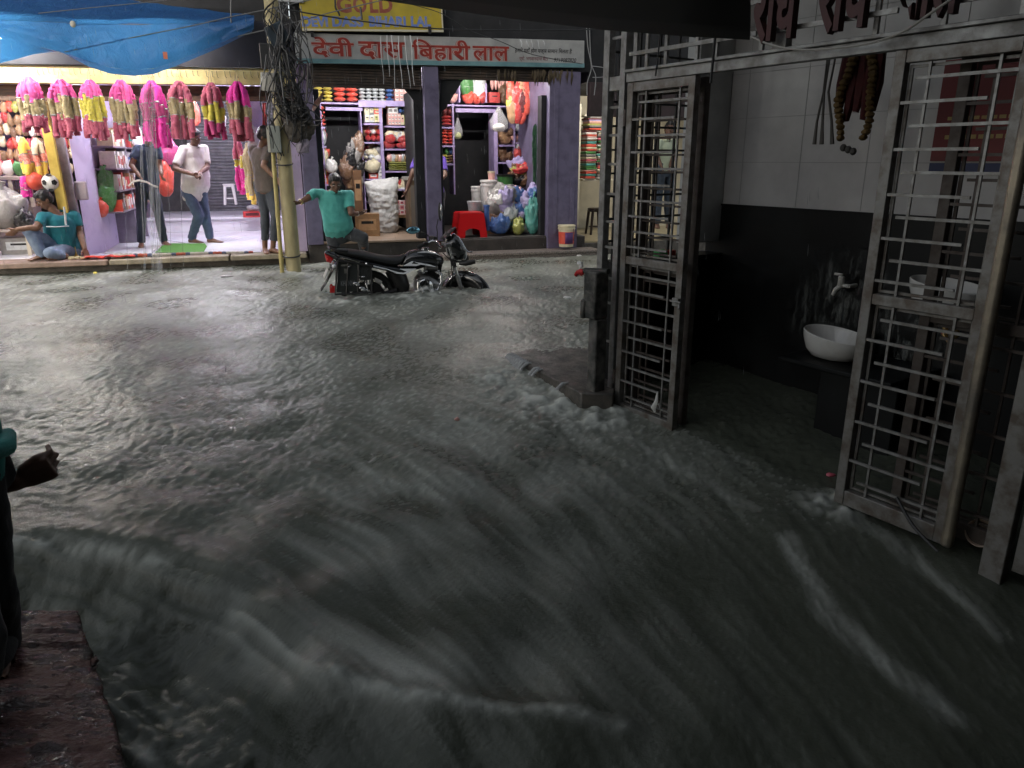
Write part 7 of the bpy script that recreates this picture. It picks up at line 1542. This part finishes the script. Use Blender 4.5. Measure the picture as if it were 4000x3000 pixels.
# 8 man at the left edge on the brick block, only hip, hand and legs in view
def pw(u, v, y): p = P3(u, v, y); return Vector((p.dot(SV), p.dot(NV), p.z))
yb = 2.42
K = dict(head=pw(-330,650,yb+.02), neck=pw(-330,830,yb), shL=pw(-560,980,yb+.1), shR=pw(-150,960,yb+.15), hipL=pw(-300,1850,yb-.02), hipR=pw(-105,1850,yb+.05),
 elL=pw(-640,1420,yb), wrL=pw(-560,1750,yb-.15), elR=pw(-330,1955,yb+.12), wrR=pw(66,1880,yb+.18),
 knL=pw(-70,2480,yb-.28), anL=pw(-60,2900,yb-.36), toL=pw(-90,3000,yb-.5), knR=pw(-10,2330,yb+.02), anR=pw(35,2590,yb+.06), toR=pw(0,2700,yb-.1))
for k_ in ('anL','anR'): K[k_].z = -.37
for k_ in ('toL','toR'): K[k_].z = -.445
t, KK, P, RM_ = person('man at the left edge in a turquoise shirt and black trousers with one hand out', (K['hipL'].x, K['hipL'].y, -.445), K, (.75,.6,0), M_skind, cloth('sea_green_shirt', (.03,.30,.27), (.02,.22,.20)), M_blackc, build=.95, belly=.03, sleeve=.8, untuck=.08, hand_dir=dict(R=(.93,.1,.30)), curl=1.2, fist=True, fore=(.052,.037), vox=.006, thumb=dict(R=(.35,-.2,1)))
q = MB(); O = KK['hipR']; c = pw(-60,1735,yb)-Vector((K['hipL'].x, K['hipL'].y, -.445)); 
q.tube([pw(-260,1790,yb-.12)-Vector((K['hipL'].x, K['hipL'].y, -.445)), pw(-60,1780,yb-.10)-Vector((K['hipL'].x, K['hipL'].y, -.445)), pw(22,1745,yb+.02)-Vector((K['hipL'].x, K['hipL'].y, -.445)), pw(30,1700,yb+.15)-Vector((K['hipL'].x, K['hipL'].y, -.445))], [.03,.034,.034,.028], 12); q.build('rolled_hem', cloth('sea_green_shirt', 0, 0), t)
for k_ in 'LR':
    q = MB(); d_ = (KK['to'+k_]-KK['an'+k_]); d_.z = 0; d_.normalize(); c = KK['an'+k_]+d_*.06; c.z = .045; q.ell(c, (.15,.056,.055), Matrix.Rotation(math.atan2(d_.y, d_.x), 3, 'Z'), 18, 10); q.ell(KK['an'+k_], (.065,.065,.12), None, 14, 8); q.build('shoe', M_blackc, t)
# brick block he stands on
tb = tag(bpy.data.objects.new('brick_block', None), 'wet dark red brick and stone block at the lower left corner', 'block'); link(tb)
corn = [onz(40,2400,-.44), onz(140,2372,-.44), onz(300,2375,-.44), onz(345,2500,-.44), onz(385,2620,-.44), onz(440,2800,-.44), onz(520,3080,-.44), onz(560,3300,-.44), onz(-300,3300,-.44), onz(-500,2500,-.44)]
q = MB()
def blk(a, b_):
    return a
bmq = bmesh.new(); vs = [bmq.verts.new((x, y, -.44)) for x, y in corn]; f_ = bmq.faces.new(vs)
ex = bmesh.ops.extrude_face_region(bmq, geom=[f_]); vv = [e for e in ex['geom'] if isinstance(e, bmesh.types.BMVert)]; bmesh.ops.translate(bmq, verts=vv, vec=(0,0,-.6))
bmesh.ops.recalc_face_normals(bmq, faces=bmq.faces); bmesh.ops.triangulate(bmq, faces=bmq.faces)
me_ = bpy.data.meshes.new('block'); bmq.to_mesh(me_); bmq.free()
o_ = bpy.data.objects.new('block', me_); col.objects.link(o_)
md = o_.modifiers.new('r', 'REMESH'); md.mode = 'VOXEL'; md.voxel_size = .012
md = o_.modifiers.new('s', 'SMOOTH'); md.iterations = 3
dg = bpy.context.evaluated_depsgraph_get(); dg.update(); m2 = bpy.data.meshes.new_from_object(o_.evaluated_get(dg)); bpy.data.objects.remove(o_)
for v in m2.vertices:
    p = v.co.copy(); d_ = mnoise.fractal(p*9, .8, 2.1, 4); e_ = abs(mnoise.noise(Vector((p.x*2.2+p.y*1.2, p.y*9, p.z*6)))); v.co += v.normal*(.012*d_-.014*max(0,.16-e_)/.16)
m2.materials.clear(); m2.materials.append(mat('wet_brick', (.085,.032,.026), .5, c2=(.03,.017,.016), nscale=7, stretch=(1,2.2,1), bump=1.0, bscale=34, bdist=.02, rough2=.07, nlo=.47, nhi=.56)); m2.polygons.foreach_set('use_smooth', [True]*len(m2.polygons))
link(bpy.data.objects.new('masonry', m2), tb)
# ================================================================= rain
q = MB(); rr = random.Random(5)
for k in range(900):
    y = rr.uniform(4.5, 10.4); x = rr.uniform(-.72, .72)*y; z = rr.uniform(.0, 2.9); L = rr.uniform(.035, .085); r_ = .0011
    q.tube([(x,y,z),(x+.002,y,z-L*.6),(x+.003,y,z-L)], [.0003,r_,.0003], 4, cap=False)
o = q.build('rain', mat('rain_drop', (.8,.82,.85), .1, alpha=.35), smooth=80, fixn=False); tag(o, 'fine streaks of falling rain over the flooded street', 'rain', kind='stuff')
